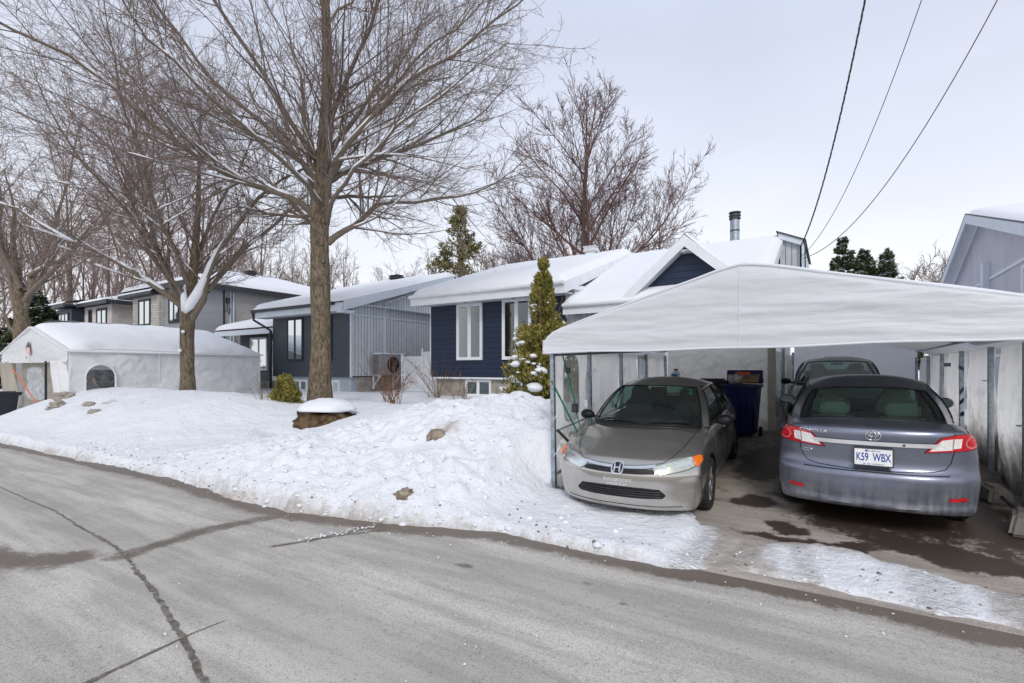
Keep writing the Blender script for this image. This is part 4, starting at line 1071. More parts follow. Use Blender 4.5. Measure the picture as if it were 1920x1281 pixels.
m = MB(); m.add([(-6.72, 13.7, 3.3), (-6.72, 23, 3.3), (-6.72, 23, ez), (-6.72, ry, rz-.25), (-6.72, 13.7, ez-.08)], [(0, 1, 2, 3, 4)]); m.add([(-12.11, 13.7, 4.28), (-12.11, 24, 4.28), (-12.11, ry, rz-.2)], [(2, 1, 0)]); m.build('gable_wall', 'white_vertical_siding', h)
m = MB(); m.box(-6.74, -6.42, 13.62, 14.1, 3.3, 4.12); m.build('corner_wall', 'white_vertical_siding', h)
m = MB(); m.box(-6.78, -6.38, 13.5, 14.3, 4.12, 4.24); m.bar((-6.36, 13.9, 4.2), (-6.36, 15.2, 4.18), .08, .12); m.build('corner_cap', 'white_trim', h)
roof_snow(h, (x0, ey-.05, ez), (x1, ey-.05, ez), (x1, ry, rz), (x0, ry, rz), .26, seed=3); roof_snow(h, (x1, ry, rz), (x1, 2*ry-ey, ez), (x0, 2*ry-ey, ez), (x0, ry, rz), .2, seed=4)
window(h, (-10.9, 13.7, 2.08), (1, 0, 0), 1.07, 1.90, cf=(0, .52), depth=.07)
window(h, (-9.03, 13.7, 2.08), (1, 0, 0), 1.07, 1.94, curtain=False, depth=.07)
window(h, (-10.62, 13.82, .86), (1, 0, 0), 1.06, .56, fw=.05, cf=(0, 1)); window(h, (-8.85, 13.82, .86), (1, 0, 0), 1.0, .56, fw=.05, cf=(0, .5))
vent(h, -7.9, 18.2, rz+.0, 'white_trim', .5)
m = MB(); m.box(-6.9, -1.55, 13.72, 22.8, -.1, 3.9); m.build('entry_wall', 'white_vertical_siding', h)
# right half: steeper roof down to a lower eave, right gable end, porch gable
e2, z2 = 13.3, 3.62; r2z = 6.07; s2 = (r2z-z2)/(ry-e2); xr = -1.40
m = MB(); roof_slab(m, (-6.68, e2, z2), (xr, e2, z2), (xr, ry, r2z), (-6.68, ry, r2z), .08); roof_slab(m, (-6.68, ry, r2z), (xr, ry, r2z), (xr, 24.4, z2), (-6.68, 24.4, z2), .08); m.build('roof', 'charcoal_trim', h)
m = MB(); m.box(-6.66, xr, e2-.03, e2-.001, z2-.26, z2+.02); m.slab([(xr, e2, z2-.26), (xr, e2, z2+.04), (xr, ry, r2z+.04), (xr, ry, r2z-.24)], (.03, 0, 0)); m.build('fascia', 'white_trim', h)
m = MB(); m.tube([(-6.64, e2-.08, z2+.0), (xr, e2-.08, z2)], .06, 8); m.build('gutter', 'white_trim', h)
m = MB(); m.add([(-1.5, 13.7, 1), (-1.5, 24, 1), (-1.5, 24, 3.8), (-1.5, ry, r2z-.1), (-1.5, 13.7, 3.8)], [(0, 1, 2, 3, 4)]); m.build('gable_wall', 'white_vertical_siding', h)
roof_snow(h, (-6.70, e2-.05, z2), (xr, e2-.05, z2), (xr, ry, r2z), (-6.70, ry, r2z), .2, seed=5)
roof_snow(h, (xr, ry, r2z), (xr, 24.3, z2), (-6.7, 24.3, z2), (-6.7, ry, r2z), .14, seed=6)
# raised bay at the right end of the ridge
m = MB(); m.slab([(-1.46, 18.6, 3), (-.90, 18.6, 3), (-.90, 18.6, 5.72), (-1.46, 18.6, 6.0)], (0, 4, 0)); m.build('ridge_bay', 'white_vertical_siding', h)
m = MB(); m.slab([(-1.50, 18.45, 6.0), (-.80, 18.45, 5.68), (-.80, 18.45, 5.88), (-1.50, 18.45, 6.20)], (0, 4.4, 0)); m.box(-.84, -.78, 18.4, 22.8, 3, 5.7); m.build('bay_roof', 'pale_blue_trim', h)
m = MB(); m.slab([(-1.56, 18.4, 6.21), (-.72, 18.4, 5.83), (-.72, 18.4, 5.87), (-1.56, 18.4, 6.25)], (0, 4.5, 0)); m.bar((-.75, 18.42, 5.85), (-.73, 18.42, 3.5), .035); m.build('drip_edge', 'charcoal_trim', h)
# porch gable
ax, az, hw, fy = -3.22, 5.22, 1.55, 13.35
m = MB(); m.add([(ax-hw, fy+.30, az-hw*1.0), (ax+hw, fy+.30, az-hw), (ax, fy+.30, az-.05)], [(0, 1, 2)]); m.build('porch_gable_wall', 'navy_boards', h)
for s in (-1, 1):
    m = MB(); m.slab([(ax, fy, az), (ax, fy, az-.30), (ax+s*hw, fy, az-hw-.12), (ax+s*(hw+.06), fy, az-hw+.14)], (0, -.05, 0)); m.build('barge_board', 'white_trim', h)
    m = MB(); m.slab([(ax, fy, az+.0), (ax+s*(hw+.1), fy, az-hw-.02), (ax+s*(hw+.1), 16.8, az-hw-.02), (ax, 18.0, az)], (0, 0, -.07)); m.build('porch_roof', 'white_trim', h)
    m = MB(); m.slab([(ax, fy+.02, az-.28), (ax+s*(hw), fy+.02, az-hw-.10), (ax+s*hw, fy+.32, az-hw-.10), (ax, fy+.32, az-.28)], (0, 0, .03)); m.build('porch_soffit', 'soffit', h)
    q = [(ax, fy-.03, az+.02), (ax+s*(hw+.1), fy-.03, az-hw), (ax+s*(hw+.1), 16.8, az-hw), (ax, 18.2, az+.02)]
    if s < 0: roof_snow(h, q[1], q[2], q[3], q[0], .11, seed=7)
    else: roof_snow(h, q[0], q[3], q[2], q[1], .11, seed=8)
m = MB(); m.box(ax-.13, ax+.13, fy+.02, fy+.30, az-.42, az-.36); m.build('porch_soffit', 'soffit', h)
# flue
m = MB(); cx, cy = -2.93, 19.3
m.lathe([(.155, 6.1), (.155, 7.02), (.12, 7.03), (.12, 7.12)], 24, (cx, cy, 0)); flue = m.build('chimney', 'galvanized', h, smooth=40)
m = MB(); m.lathe([(.19, 7.06), (.19, 7.10), (.17, 7.11), (.17, 7.15), (.20, 7.16), (.20, 7.19), (.16, 7.25), (.20, 7.27), (.20, 7.30), (.001, 7.33)], 24, (cx, cy, 0)); m.lathe([(.158, 6.62), (.163, 6.63), (.163, 6.66), (.158, 6.67)], 24, (cx, cy, 0)); m.build('chimney_cap', 'dark_metal', flue, smooth=40)

# ---- grey neighbour
h = thing('grey_house', (-18.5, 14, GZ0), 'grey-blue ribbed-side house with charcoal diagonal board front, behind the big maple trunk', 'house')
m = MB(); m.box(-21.3, -16.12, 13.5, 23, 1.45, 4.15); m.build('front_wall', 'charcoal_diagonal_boards', h)
m = MB(); m.box(-16.12, -16.08, 13.47, 23, 1.50, 4.2); m.add([(-16.08, 13.47, 4.2), (-16.08, 24, 4.2), (-16.08, 19.0, 5.85), (-16.08, 13.47, 4.22)], [(0, 1, 2, 3)]); m.build('side_wall', 'blue_grey_vertical_siding', h)
m = MB(); m.box(-21.2, -16.2, 13.6, 23, 0, 1.45); m.build('foundation', 'foundation_grey', h)
m = MB(); m.box(-16.19, -16.13, 13.9, 23, 0, 1.47); m.build('foundation', 'concrete', h)
SL = .30; ez = 4.36; ey = 12.9; ry = 19.6; rz = ez+SL*(ry-ey); x0, x1 = -21.75, -15.82
m = MB(); roof_slab(m, (x0, ey, ez), (x1, ey, ez), (x1, ry, rz), (x0, ry, rz), .08); roof_slab(m, (x0, ry, rz), (x1, ry, rz), (x1, 26, ez), (x0, 26, ez), .08); m.build('roof', 'charcoal_trim', h)
m = MB(); m.box(x0, x1-.02, ey-.03, ey, ez-.34, ez-.02); m.slab([(x1, ey, ez-.34), (x1, ey, ez+.03), (x1, ry, rz+.03), (x1, ry, rz-.22)], (.03, 0, 0)); m.build('fascia', 'pale_blue_trim', h)
m = MB(); m.box(x1-.4, x1, ey, 13.46, ez-.40, ez-.30); m.box(-16.3, x1, ey, 19.4, ez-.02, ez); m.build('soffit', 'pale_blue_trim', h)
m = MB(); m.box(x0-.06, x1-.45, ey-.15, ey-.031, ez-.10, ez+.02); m.bar((x0+.02, ey-.1, ez-.05), (x0+.05, ey-.05, ez-.45), .09); m.bar((x0+.05, ey-.05, ez-.42), (-21.35, 13.42, ez-.85), .09); m.bar((-21.35, 13.42, ez-.85), (-21.35, 13.42, .9), .09); m.build('gutter', 'charcoal_trim', h)
m = MB(); m.box(x0, x1-.4, ey+.001, 13.49, ez-.33, ez-.30); m.build('soffit', 'soffit', h)
roof_snow(h, (x0, ey-.1, ez), (x1, ey-.1, ez), (x1, ry, rz), (x0, ry, rz), .25, seed=11); roof_snow(h, (x1, ry, rz), (x1, 26, ez), (x0, 26, ez), (x0, ry, rz), .2, seed=12)
siding('blind_stripes', (.38, .44, .48), (0, 0, 1), .11, .2, .6, .35)
window(h, (-20.2, 13.5, 2.12), (1, 0, 0), 1.1, 1.86, 'charcoal_trim', fw=.06, cf=(.0, 1), curt='blind_stripes'); window(h, (-18.2, 13.5, 2.12), (1, 0, 0), .98, 1.86, 'charcoal_trim', fw=.06, cf=(.3, 1))
window(h, (-19.9, 13.6, .72), (1, 0, 0), .95, .6, fw=.05); window(h, (-17.75, 13.6, .72), (1, 0, 0), .9, .6, fw=.05)
m = MB(); m.box(-16.08, -15.98, 15.22, 15.36, 2.45, 4.62); m.bar((-16.03, 15.28, 4.56), (-16.03, 16.45, 5.0), .10, .12); m.build('pipe_duct', 'blue_grey_vertical_siding', h)
m = MB(); m.box(-16.08, -16.05, 13.47, 22, 3.92, 3.98); m.box(-16.1, -16.04, 13.45, 13.53, 1.45, 4.05); m.build('trim_band', 'pale_blue_trim', h)
vent(h, -18.7, 18.6, rz-.15, 'charcoal_trim', .62); vent(h, -16.9, 20.4, rz-.06, 'charcoal_trim', .66)
# entry wing to the left
m = MB(); m.box(-26.6, -21.3, 15.0, 22, 0, 3.85); m.build('entry_wall', 'grey_brick', h)
m = MB(); A = (-27.2, 14.0, 3.72); 
roof_slab(m, (-27.2, 14.0, 3.74), (-21.3, 14.0, 3.74), (-21.3, 18.4, 5.1), (-24.6, 18.4, 5.1), .16); m.build('entry_roof', 'charcoal_trim', h)
m = MB(); m.box(-27.2, -21.3, 13.97, 14.0, 3.45, 3.7); m.build('fascia', 'pale_blue_trim', h)
roof_snow(h, (-27.2, 13.95, 3.76), (-21.3, 13.95, 3.76), (-21.3, 18.4, 5.12), (-24.4, 18.4, 5.12), .24, seed=13)
window(h, (-25.6, 15.0, 1.7), (1, 0, 0), 1.5, 1.7, 'pale_blue_trim', fw=.08, cf=(0, 1), curt='blind_stripes')
d = MB(); d.box(-23.8, -22.9, 14.95, 15.0, 1.2, 3.2); d = d.build('door', 'white_trim', h); m = MB(); m.box(-23.65, -23.05, 14.93, 14.95, 1.9, 3.0); m.build('door_glass', 'blind_stripes', d); m = MB(); m.box(-23.0, -22.96, 14.90, 14.95, 2.0, 2.2); m.build('handle', 'dark_metal', d)
m = MB(); m.box(-24.2, -21.4, 13.9, 14.98, .6, 1.18); m.build('steps', 'concrete', h)
lt = MB(); lt.box(-22.35, -22.25, 14.85, 15.0, 3.0, 3.3); lt = lt.build('wall_lamp', 'white_trim', h); m = MB(); m.lathe([(.05, -.02), (.075, .03), (.075, .30), (.04, .36)], 12, (-22.3, 14.82, 2.95)); m.build('lamp_shade', 'translucent_jug', lt)
m = MB(); k = np.arange(24)/24*2*np.pi; m.add(np.stack([-22.25+.17*np.cos(k), 14.96+0*k, 2.55+.12*np.sin(k)], -1), [tuple(range(24))]); pq = m.build('number_plaque', 'white_trim', h)
# heat pump on the side wall
u = thing('heat_pump', (-15.75, 15.15, 1.5), 'grey wall-mounted heat pump with round fan on the ribbed side wall, snow on top', 'heat pump')
m = MB(); m.box(-15.98, -15.58, 14.5, 15.82, 1.52, 2.38, .04); m.build('casing', 'unit_grey', u, smooth=40)
m = MB(); q = np.linspace(0, 2*np.pi, 40)
for r_ in np.linspace(.08, .34, 6): m.tube([(-15.565, 15.27+r_*math.cos(t), 1.95+r_*math.sin(t)) for t in q], .006, 4, False)
for a in np.arange(0, math.pi*2, math.pi/8): m.bar((-15.565, 15.27+.05*math.cos(a), 1.95+.05*math.sin(a)), (-15.565, 15.27+.35*math.cos(a), 1.95+.35*math.sin(a)), .008)
m.build('fan_grille', 'dark_metal', u)
m = MB(); m.lathe([(.001, 0), (.34, 0)], 32, (-15.574, 15.27, 1.95), 'x'); m.build('fan_opening', 'black_plastic', u)
m = MB(); m.box(-15.90, -15.62, 14.47, 14.50, 1.60, 1.93); m.box(-15.90, -15.62, 14.47, 14.50, 1.99, 2.32); m.build('coil', 'copper_grille', u)
m = MB()
for z in np.linspace(1.56, 2.34, 18): m.box(-15.95, -15.585, 14.455, 14.475, z, z+.012)
m.build('side_louvre', 'unit_grey', u)
m = MB(); m.box(-15.575, -15.57, 15.66, 15.78, 2.12, 2.28); m.build('label', 'white_paint_flat', u); m = MB(); m.box(-15.574, -15.567, 15.67, 15.77, 2.2, 2.25); m.box(-15.574, -15.567, 15.68, 15.76, 1.98, 2.04); m.build('label_print', 'red_print', u)
m = MB(); m.box(-16.0, -15.56, 14.48, 15.84, 2.38, 2.44, .025); m.build('snow_cover', 'snow', u, smooth=60)
m = MB()
for y in (14.6, 15.7): m.bar((-16.02, y, 1.50), (-15.6, y, 1.50), .05); m.bar((-16.02, y, 1.5), (-16.02, y, .95), .05); m.bar((-16.02, y, 1.05), (-15.65, y, 1.47), .04)
m.build('bracket', 'white_trim', u)
# white gate panels between the houses
def fence_panel(x0, x1, y, z0, z1, label, dz=0):
    f = thing('fence_panel', ((x0+x1)/2, y, z0), label, 'fence', 'white board fence between the houses')
    m = MB(); m.box(x0, x1, y, y+.05, z0, z1); m.build('boards', 'white_fence_boards', f)
    m = MB(); m.box(x0-.07, x0, y-.04, y+.09, z0, z1+.14); m.build('post', 'white_trim', f)
    m = MB(); m.box(x0, x1, y-.03, y-.001, z1-.06, z1); m.box(x0, x1, y-.03, y-.001, z0+.3, z0+.36); m.build('rail', 'white_trim', f)
fence_panel(-14.75, -13.62, 15.0, .6, 2.28, 'lower white board fence panel right of the heat pump'); fence_panel(-13.55, -12.15, 14.9, .6, 2.45, 'taller white board fence panel against the left edge of the navy house')

# ---- two-storey house (taupe lap siding, hipped snow roof)
h = thing('two_storey_house', (-31, 14, GZ0), 'two-storey house with taupe lap siding, stone bay and hipped snowy roof', 'house')
m = MB(); m.box(-33, -28.62, 15.2, 24, 0, 6.25); m.build('side_wall', 'taupe_lap_siding', h)
m = MB(); m.box(-31.85, -28.6, 13.6, 15.2, 0, 6.25); m.build('panel_wall', 'grey_panels', h)
m = MB(); m.box(-35.1, -31.86, 13.35, 20, 0, 5.95); m.build('stone_wall', 'rubble_stone', h)
m = MB(); m.box(-28.62, -28.55, 15.16, 15.24, 0, 6.2); m.box(-32.2, -28.3, 13.15, 13.2, 6.15, 6.45); m.box(-28.2, -28.14, 13.2, 24.6, 6.10, 6.40); m.box(-36.2, -31.87, 13.0, 13.05, 5.98, 6.15); m.build('fascia', 'charcoal_trim', h)
m = MB(); m.box(-32.2, -28.2, 13.2, 24.6, 6.25, 6.38); m.box(-36.2, -31.9, 12.97, 20, 5.95, 6.1); m.build('eave', 'charcoal_trim', h)
rx0, rx1, ry0, ry1, zz, pz = -36.4, -28.2, 13.2, 25, 6.38, 7.75
m = MB(); a, b, c, d, e, f = (rx0, ry0, zz), (rx1, ry0, zz), (rx1, ry1, zz), (rx0, ry1, zz), ((rx0+rx1)/2, ry0+4.4, pz), ((rx0+rx1)/2, ry1-4.4, pz)
m.add([a, b, c, d, e, f], [(0, 1, 4), (1, 2, 5, 4), (2, 3, 5), (3, 0, 4, 5)]); m.build('roof', 'charcoal_trim', h)
rs = MB()
def rsn(mb, A, B, C, D, th, seed):
    A, B, C, D = [np.array(p, float) for p in (A, B, C, D)]; u = np.linspace(0, 1, 30); U, Vv = np.meshgrid(u, u, indexing='ij')
    P = (A*(1-U)[..., None]+B*U[..., None])*(1-Vv)[..., None]+(D*(1-U)[..., None]+C*U[..., None])*Vv[..., None]
    h_ = th*(1-np.exp(-Vv*np.linalg.norm(D-A)/.12))+.02; P = P+np.stack([0*h_, 0*h_, h_*(1+.2*fbm(P[..., 0]*.5, P[..., 1]*.5, seed=seed))], -1); mb.grid(P)
rsn(rs, a, b, e, e, .25, 1); rsn(rs, b, c, f, e, .25, 2); rsn(rs, d, a, e, f, .25, 3); rs.build('roof_snow', 'snow', h, smooth=True)
rs = MB(); rsn(rs, (-36.3, 12.95, 6.1), (-31.9, 12.95, 6.1), (-31.9, 15, 6.6), (-36.3, 15, 6.6), .15, 5); rs.build('roof_snow', 'snow', h, smooth=True)
window(h, (-34.3, 13.35, 4.25), (1, 0, 0), 1.5, 1.55, 'charcoal_trim', fw=.10, cf=(0, .5)); window(h, (-31.2, 13.6, 4.3), (1, 0, 0), 1.15, 1.6, 'charcoal_trim', fw=.09, cf=(0, 1), curt='blind_stripes')
m = MB()
for y in (15.55, 15.72): m.tube([(-28.55, y, 1.2), (-28.55, y, 6.1)], .045, 8)
m.build('conduit', 'pale_blue_trim', h)
m = MB(); m.box(-28.6, -28.42, 15.32, 15.46, 5.45, 5.75); m.tube([(-28.5, 15.38, 5.4), (-28.46, 15.30, 5.0), (-28.46, 15.42, 4.85), (-28.5, 15.5, 5.2)], .03, 6); m.build('meter', 'dark_metal', h)
vent(h, -31.8, 18.6, pz+.05, 'charcoal_trim', .6)
# ---- stone house with navy bay
h = thing('stone_house', (-42, 14, GZ0), 'pale block stone house with a dark navy bay at its left end', 'house')
m = MB(); m.box(-43.2, -38.8, 13.6, 24, 0, 5.95); m.build('stone_wall', 'beige_block_stone', h)
m = MB(); m.box(-46.2, -43.2, 12.9, 22, 0, 5.85); m.build('bay', 'navy_panels', h)
m = MB(); m.box(-46.9, -43.0, 12.4, 12.46, 5.9, 6.15); m.box(-43.0, -38.2, 13.1, 13.16, 5.9, 6.15); m.box(-38.26, -38.2, 13.16, 22, 5.9, 6.15); m.box(-46.9, -43.0, 12.46, 24, 6.0, 6.1); m.box(-43.0, -38.26, 13.16, 24, 6.0, 6.1); m.build('eave', 'charcoal_trim', h)
rs = MB(); rsn(rs, (-47, 12.4, 6.12), (-43., 12.4, 6.12), (-43.0, 17, 6.8), (-45, 17, 6.8), .18, 6); rsn(rs, (-43.0, 13.1, 6.12), (-38.2, 13.1, 6.12), (-39.5, 17, 6.8), (-43, 17, 6.8), .18, 6); rsn(rs, (-38.2, 13.1, 6.12), (-38.2, 24, 6.12), (-39.5, 20, 6.8), (-39.5, 17, 6.8), .18, 7); rs.build('roof_snow', 'snow', h, smooth=True)
window(h, (-41.1, 13.6, 4.2), (1, 0, 0), 1.6, 1.55, 'charcoal_trim', fw=.11, cf=(.5, 1)); window(h, (-42.4, 13.6, 4.2), (1, 0, 0), .5, 1.55, 'charcoal_trim', sashes=1, fw=.08, curtain=False); window(h, (-45.6, 12.9, 4.2), (1, 0, 0), 1.9, 1.4, 'charcoal_trim', sashes=3, fw=.08, cf=(.3, 1))
# small distant snowy-roofed house at the far left
h = thing('far_house', (-66, 22, GZ0), 'far snowy-roofed house at the left edge, behind the bushy evergreen', 'house')
m = MB(); m.box(-75, -58, 20, 28, 0, 3.4); m.build('wall', 'taupe_lap_siding', h)
roof_snow(h, (-76, 19.4, 3.4), (-57, 19.4, 3.4), (-60, 24, 5.6), (-73, 24, 5.6), .25, seed=17); m = MB(); m.slab([(-76, 19.4, 3.4), (-57, 19.4, 3.4), (-60, 24, 5.6), (-73, 24, 5.6)], (0, 0, -.25)); m.build('roof', 'charcoal_trim', h)
# ---- neighbour at the right: ribbed lilac-grey gable end
h = thing('lilac_house', (5, 16, GZ0), 'lilac-grey ribbed gable end at the right edge, behind the big shelter', 'house')
X = 3.5; ry, rz, ez = 19.0, 6.12, 4.40; ey = ry-(rz-ez)/.29; by = ry+(rz-ez)/.34
m = MB(); m.add([(X, ey+.4, .4), (X, by-.3, .4), (X, by-.3, ez-.05), (X, ry, rz-.12), (X, ey+.4, ez-.02), (X+8, ey+.4, .4), (X+8, ey+.4, ez)], [(0, 4, 3, 2, 1), (0, 5, 6, 4)]); m.build('wall', 'lilac_grey_vertical_siding', h)
XO = X-.30
m = MB(); m.slab([(XO, ey, ez-.22), (XO, ey, ez+.03), (XO, ry, rz+.03), (XO, ry, rz-.22)], (-.04, 0, 0)); m.slab([(XO, ry, rz-.22), (XO, ry, rz+.03), (XO, by, ez+.03), (XO, by, ez-.22)], (-.04, 0, 0)); m.build('rake_board', 'pale_blue_trim', h)
m = MB(); m.slab([(XO, ey, ez+.0), (XO, ry, rz), (X+8, ry, rz), (X+8, ey, ez)], (0, 0, -.1)); m.slab([(XO, ry, rz), (XO, by, ez), (X+8, by, ez), (X+8, ry, rz)], (0, 0, -.1)); m.build('roof', 'white_trim', h)
m = MB(); m.tube([(XO-.03, ey, ez+.05), (XO-.03, ry, rz+.05), (XO-.03, by, ez+.05)], .018, 5); m.build('drip_edge', 'charcoal_trim', h)
roof_snow(h, (XO-.02, ey, ez+.02), (X+8, ey, ez+.02), (X+8, ry, rz+.02), (XO-.02, ry, rz+.02), .16, seed=18)
m = MB(); m.box(X-.03, X, ey+.5, by-.4, 4.12, 4.20); m.build('trim_band', 'pale_blue_trim', h)
window(h, (X, 15.2, 2.9), (0, -1, 0), .9, 1.1, 'white_trim', out=(-1, 0, 0), fw=.06); m = MB(); m.box(X-.14, X, 18.1, 18.35, 3.9, 4.62); m.build('wall_vent', 'pale_blue_trim', h)
# ------------------------------------------------------------------ the big car shelter
fabric('darkened_roof_fabric', (.62, .62, .62), .3, 0, (.35, 1, 2.6), .55); fabric('patch_fabric', (.87, .87, .82), .4, 0, (.35, 1, 2.6), .55)  # ceiling fabric: greyer than the white cloth, shade put into its colour
t = NT('thin_snow'); d_ = t.new('BsdfDiffuse'); t.set(d_.inputs[0], (.88, .89, .92)); r_ = t.new('BsdfTranslucent'); t.set(r_.inputs[0], (.88, .89, .92)); x_ = t.new('MixShader'); x_.inputs[0].default_value = .4; t.l.new(d_.outputs[0], x_.inputs[1]); t.l.new(r_.outputs[0], x_.inputs[2]); t.done(x_.outputs[0])
s = thing('car_shelter', (-.7, 10, .2), 'big white fabric car shelter with snow on its roof, open front over the parked cars', 'car shelter')
prof = np.array([(-3.31, 2.16), (-3.25, 2.24), (-3.12, 2.31), (-2.7, 2.44), (-1.98, 2.65), (-1.355, 2.82), (-1.08, 2.905), (-.84, 2.95), (-.55, 2.90), (-.16, 2.80), (.665, 2.60), (1.39, 2.42), (1.9, 2.29), (2.15, 2.16), (2.22, 2.02)])
def pz(x): return np.interp(x, prof[:, 0], prof[:, 1])
FY = 6.04
# front gable panel: hangs, wrinkled, from the roof line to the hem
xs = np.linspace(-3.31, 2.22, 260); vs = np.linspace(0, 1, 46)
U, Vv = np.meshgrid(xs, vs, indexing='ij')
hem = np.interp(U, [-3.31, -1, .8, 2.22], [1.995, 2.005, 2.035, 2.04])+.006*np.sin(U*4.2)
Zt = pz(U); Zg = hem+(Zt-hem)*Vv; Zg = np.maximum(Zg, hem)
wr = .022*fbm(U*.5+Zg*.4, Zg*7, seed=71)+.010*fbm(U*1.3, Zg*13+U*1.1, seed=72, octs=3)+.007*fbm(U*5, Zg*9, seed=73)
fall = .05*(1-Vv)**2
round_ = np.where(Vv > .9, (Vv-.9)/.1*.05, 0)
Yg = FY-.03+round_-fall*.3+wr*np.clip(Vv*6, .25, 1)*np.clip((1-Vv)*12, .2, 1)
m = MB(); m.grid(np.stack([U, Yg, Zg], -1)); m.build('gable_panel', 'canopy_fabric', s, smooth=True)
m = MB(); m.tube([(x, FY-.042, float(np.interp(x, [-3.31, -1, .8, 2.22], [1.995, 2.005, 2.035, 2.04]))+.006*math.sin(x*4.2)+.004) for x in np.linspace(-3.3, 2.2, 60)], .012, 6); m.tube([(x, FY+.0, float(pz(x))-.015) for x in xs[::6]], .016, 6); m.build('hem', 'canopy_fabric', s, smooth=True)
m = MB(); m.tube([(-.86, FY-.05+.03*float(fbm(-.86*.5+z*.4, z*7, seed=71)), z) for z in np.linspace(2.0, 2.9, 20)], .004, 5); m.build('seam', 'canopy_fabric', s)
# canopy roof
ys = np.concatenate([np.linspace(FY, 11.75, 40)]); U, W = np.meshgrid(np.linspace(-3.31, 2.22, 90), ys, indexing='ij')
sag = -.035*np.abs(np.sin((W-FY)/1.43*np.pi))*np.clip(np.minimum(U+3.3, 2.2-U)*2, 0, 1)
m = MB(); m.grid(np.stack([U, W, pz(U)+sag-.01], -1)); m.build('canopy', 'darkened_roof_fabric', s, smooth=True)
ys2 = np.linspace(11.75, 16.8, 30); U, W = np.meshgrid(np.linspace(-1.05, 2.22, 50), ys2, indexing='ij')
m = MB(); m.grid(np.stack([U, W, pz(U)-.05], -1)); m.build('canopy', 'darkened_roof_fabric', s, smooth=True)
# snow lying on it
U, W = np.meshgrid(np.linspace(-3.2, 2.1, 120), np.linspace(FY+.04, 11.7, 60), indexing='ij')
ed = np.minimum(np.minimum(U+3.2, 2.1-U)*.7, W-FY-.04)
hh = .045*(1-np.exp(-np.clip(ed, 0, 9)/.12))*(1+.6*fbm(U*.8, W*.8, seed=74))+.004
m = MB(); m.grid(np.stack([U, W, pz(U)+hh], -1)); m.build('snow_cover', 'snow', s, smooth=True)
# valance bands along the eaves
for x in (-3.31, 2.22):
    m = MB(); G = np.array([[(x+.01*math.sin(y*5), y, z) for z in (1.98, 2.06, 2.17)] for y in np.linspace(FY-.03, 11.75, 40)]); m.grid(G); m.build('valance', 'canopy_fabric', s, smooth=True)
# frame: posts, eave rails, rafters
PY = [6.12, 7.35, 8.75, 10.2, 11.6]
for y in PY:
    z0 = float(zdrive(y))-(.02 if y > 6.2 else -.07)
    for x in (-3.20,): m = MB(); m.bar((x, y, z0), (x+(-.03 if x < 0 else 0), y, 2.08), .055, .055, (0, 1, 0)); m.box(x-.06, x+.06, y-.06, y+.06, z0-.005, z0+.012); m.build('post', 'galvanized', s)
for y in (13.2, 16.5): m = MB(); m.bar((-.97, y, zdrive(y)-.02), (-.97, y, 2.25), .06); m.build('post', 'galvanized', s)
RY = [6.3, 7.75, 9.25, 11.1, 12.9, 14.6, 16.5]
for y in RY: m = MB(); m.bar((1.80, y, zdrive(y)-.02), (1.80, y, 2.08), .06, .06, (0, 1, 0)); m.box(1.74, 1.86, y-.06, y+.06, zdrive(y)-.005, zdrive(y)+.012); m.build('post', 'galvanized', s)
for y in PY: m = MB(); m.tube([(x, y, float(pz(x))-.07) for x in (-3.2, -2.4, -1.6, -.75, .1, 1., 1.8)], .024, 8); m.build('rafter', 'galvanized', s)
for x, y1 in ((-3.2, 11.6), (1.8, 16.5), (-.75, 11.6)): m = MB(); m.tube([(x, 6.1, float(pz(x))-.09), (x, y1, float(pz(x))-.09)], .022, 8); m.build('rail', 'galvanized', s)
m = MB(); m.bar((-3.17, 6.15, .95), (-2.95, 6.75, .42), .03); m.build('brace', 'dark_metal', s)
m = MB(); m.bar((-3.21, 6.15, 1.97), (-2.0, 6.15, 2.0), .03); m.build('header_rail', 'dark_metal', s)
# side walls: panels laced between posts, each gathered a little
def wallpanel(x, y0, y1, z0, z1, mat, nm='wall_panel', amp=.05, sd=0, side=1, n=40, bulge=.05, cut=None):
    yy = np.linspace(y0, y1, n); vv = np.linspace(0, 1, 26); Y_, V_ = np.meshgrid(yy, vv, indexing='ij')
    Z_ = z0+(z1-z0)*V_
    X_ = x+side*(bulge*np.sin(np.pi*(Y_-y0)/(y1-y0))*(.4+.6*np.sin(V_*3))+amp*fbm(Y_*3.2+sd, Z_*.9, seed=80+sd)+amp*.5*fbm(Y_*9, Z_*1.7, seed=90+sd))
    edge = np.minimum(Y_-y0, y1-Y_)
    Y_ = Y_+.035*fbm(Z_*2.2, 0*Z_+sd, seed=95+sd)*np.exp(-edge/.12)*np.sign(Y_-(y0+y1)/2)
    m = MB(); G = np.stack([X_, Y_, Z_], -1)
    i = np.arange(G.shape[0]*G.shape[1]).reshape(G.shape[:2]); q = np.stack([i[:-1, :-1], i[1:, :-1], i[1:, 1:], i[:-1, 1:]], -1).reshape(-1, 4)
    Pc = G.reshape(-1, 3)[q].mean(1)
    if cut is None: m.add(G.reshape(-1, 3), q); return m.build(nm, mat, s, smooth=True)
    k = cut(Pc); m.add(G.reshape(-1, 3), q[~k]); o = m.build(nm, mat, s, smooth=True)
    m = MB(); m.add(G.reshape(-1, 3), q[k]); m.build('clear_window', 'clear_plastic', o, smooth=True); return o
wallpanel(-3.27, 6.16, 7.32, .25, 2.05, 'left_wall_fabric', sd=1, n=90, cut=lambda p: ((p[:, 1]-6.72)/.24)**4+((p[:, 2]-1.50)/.46)**4 < 1)
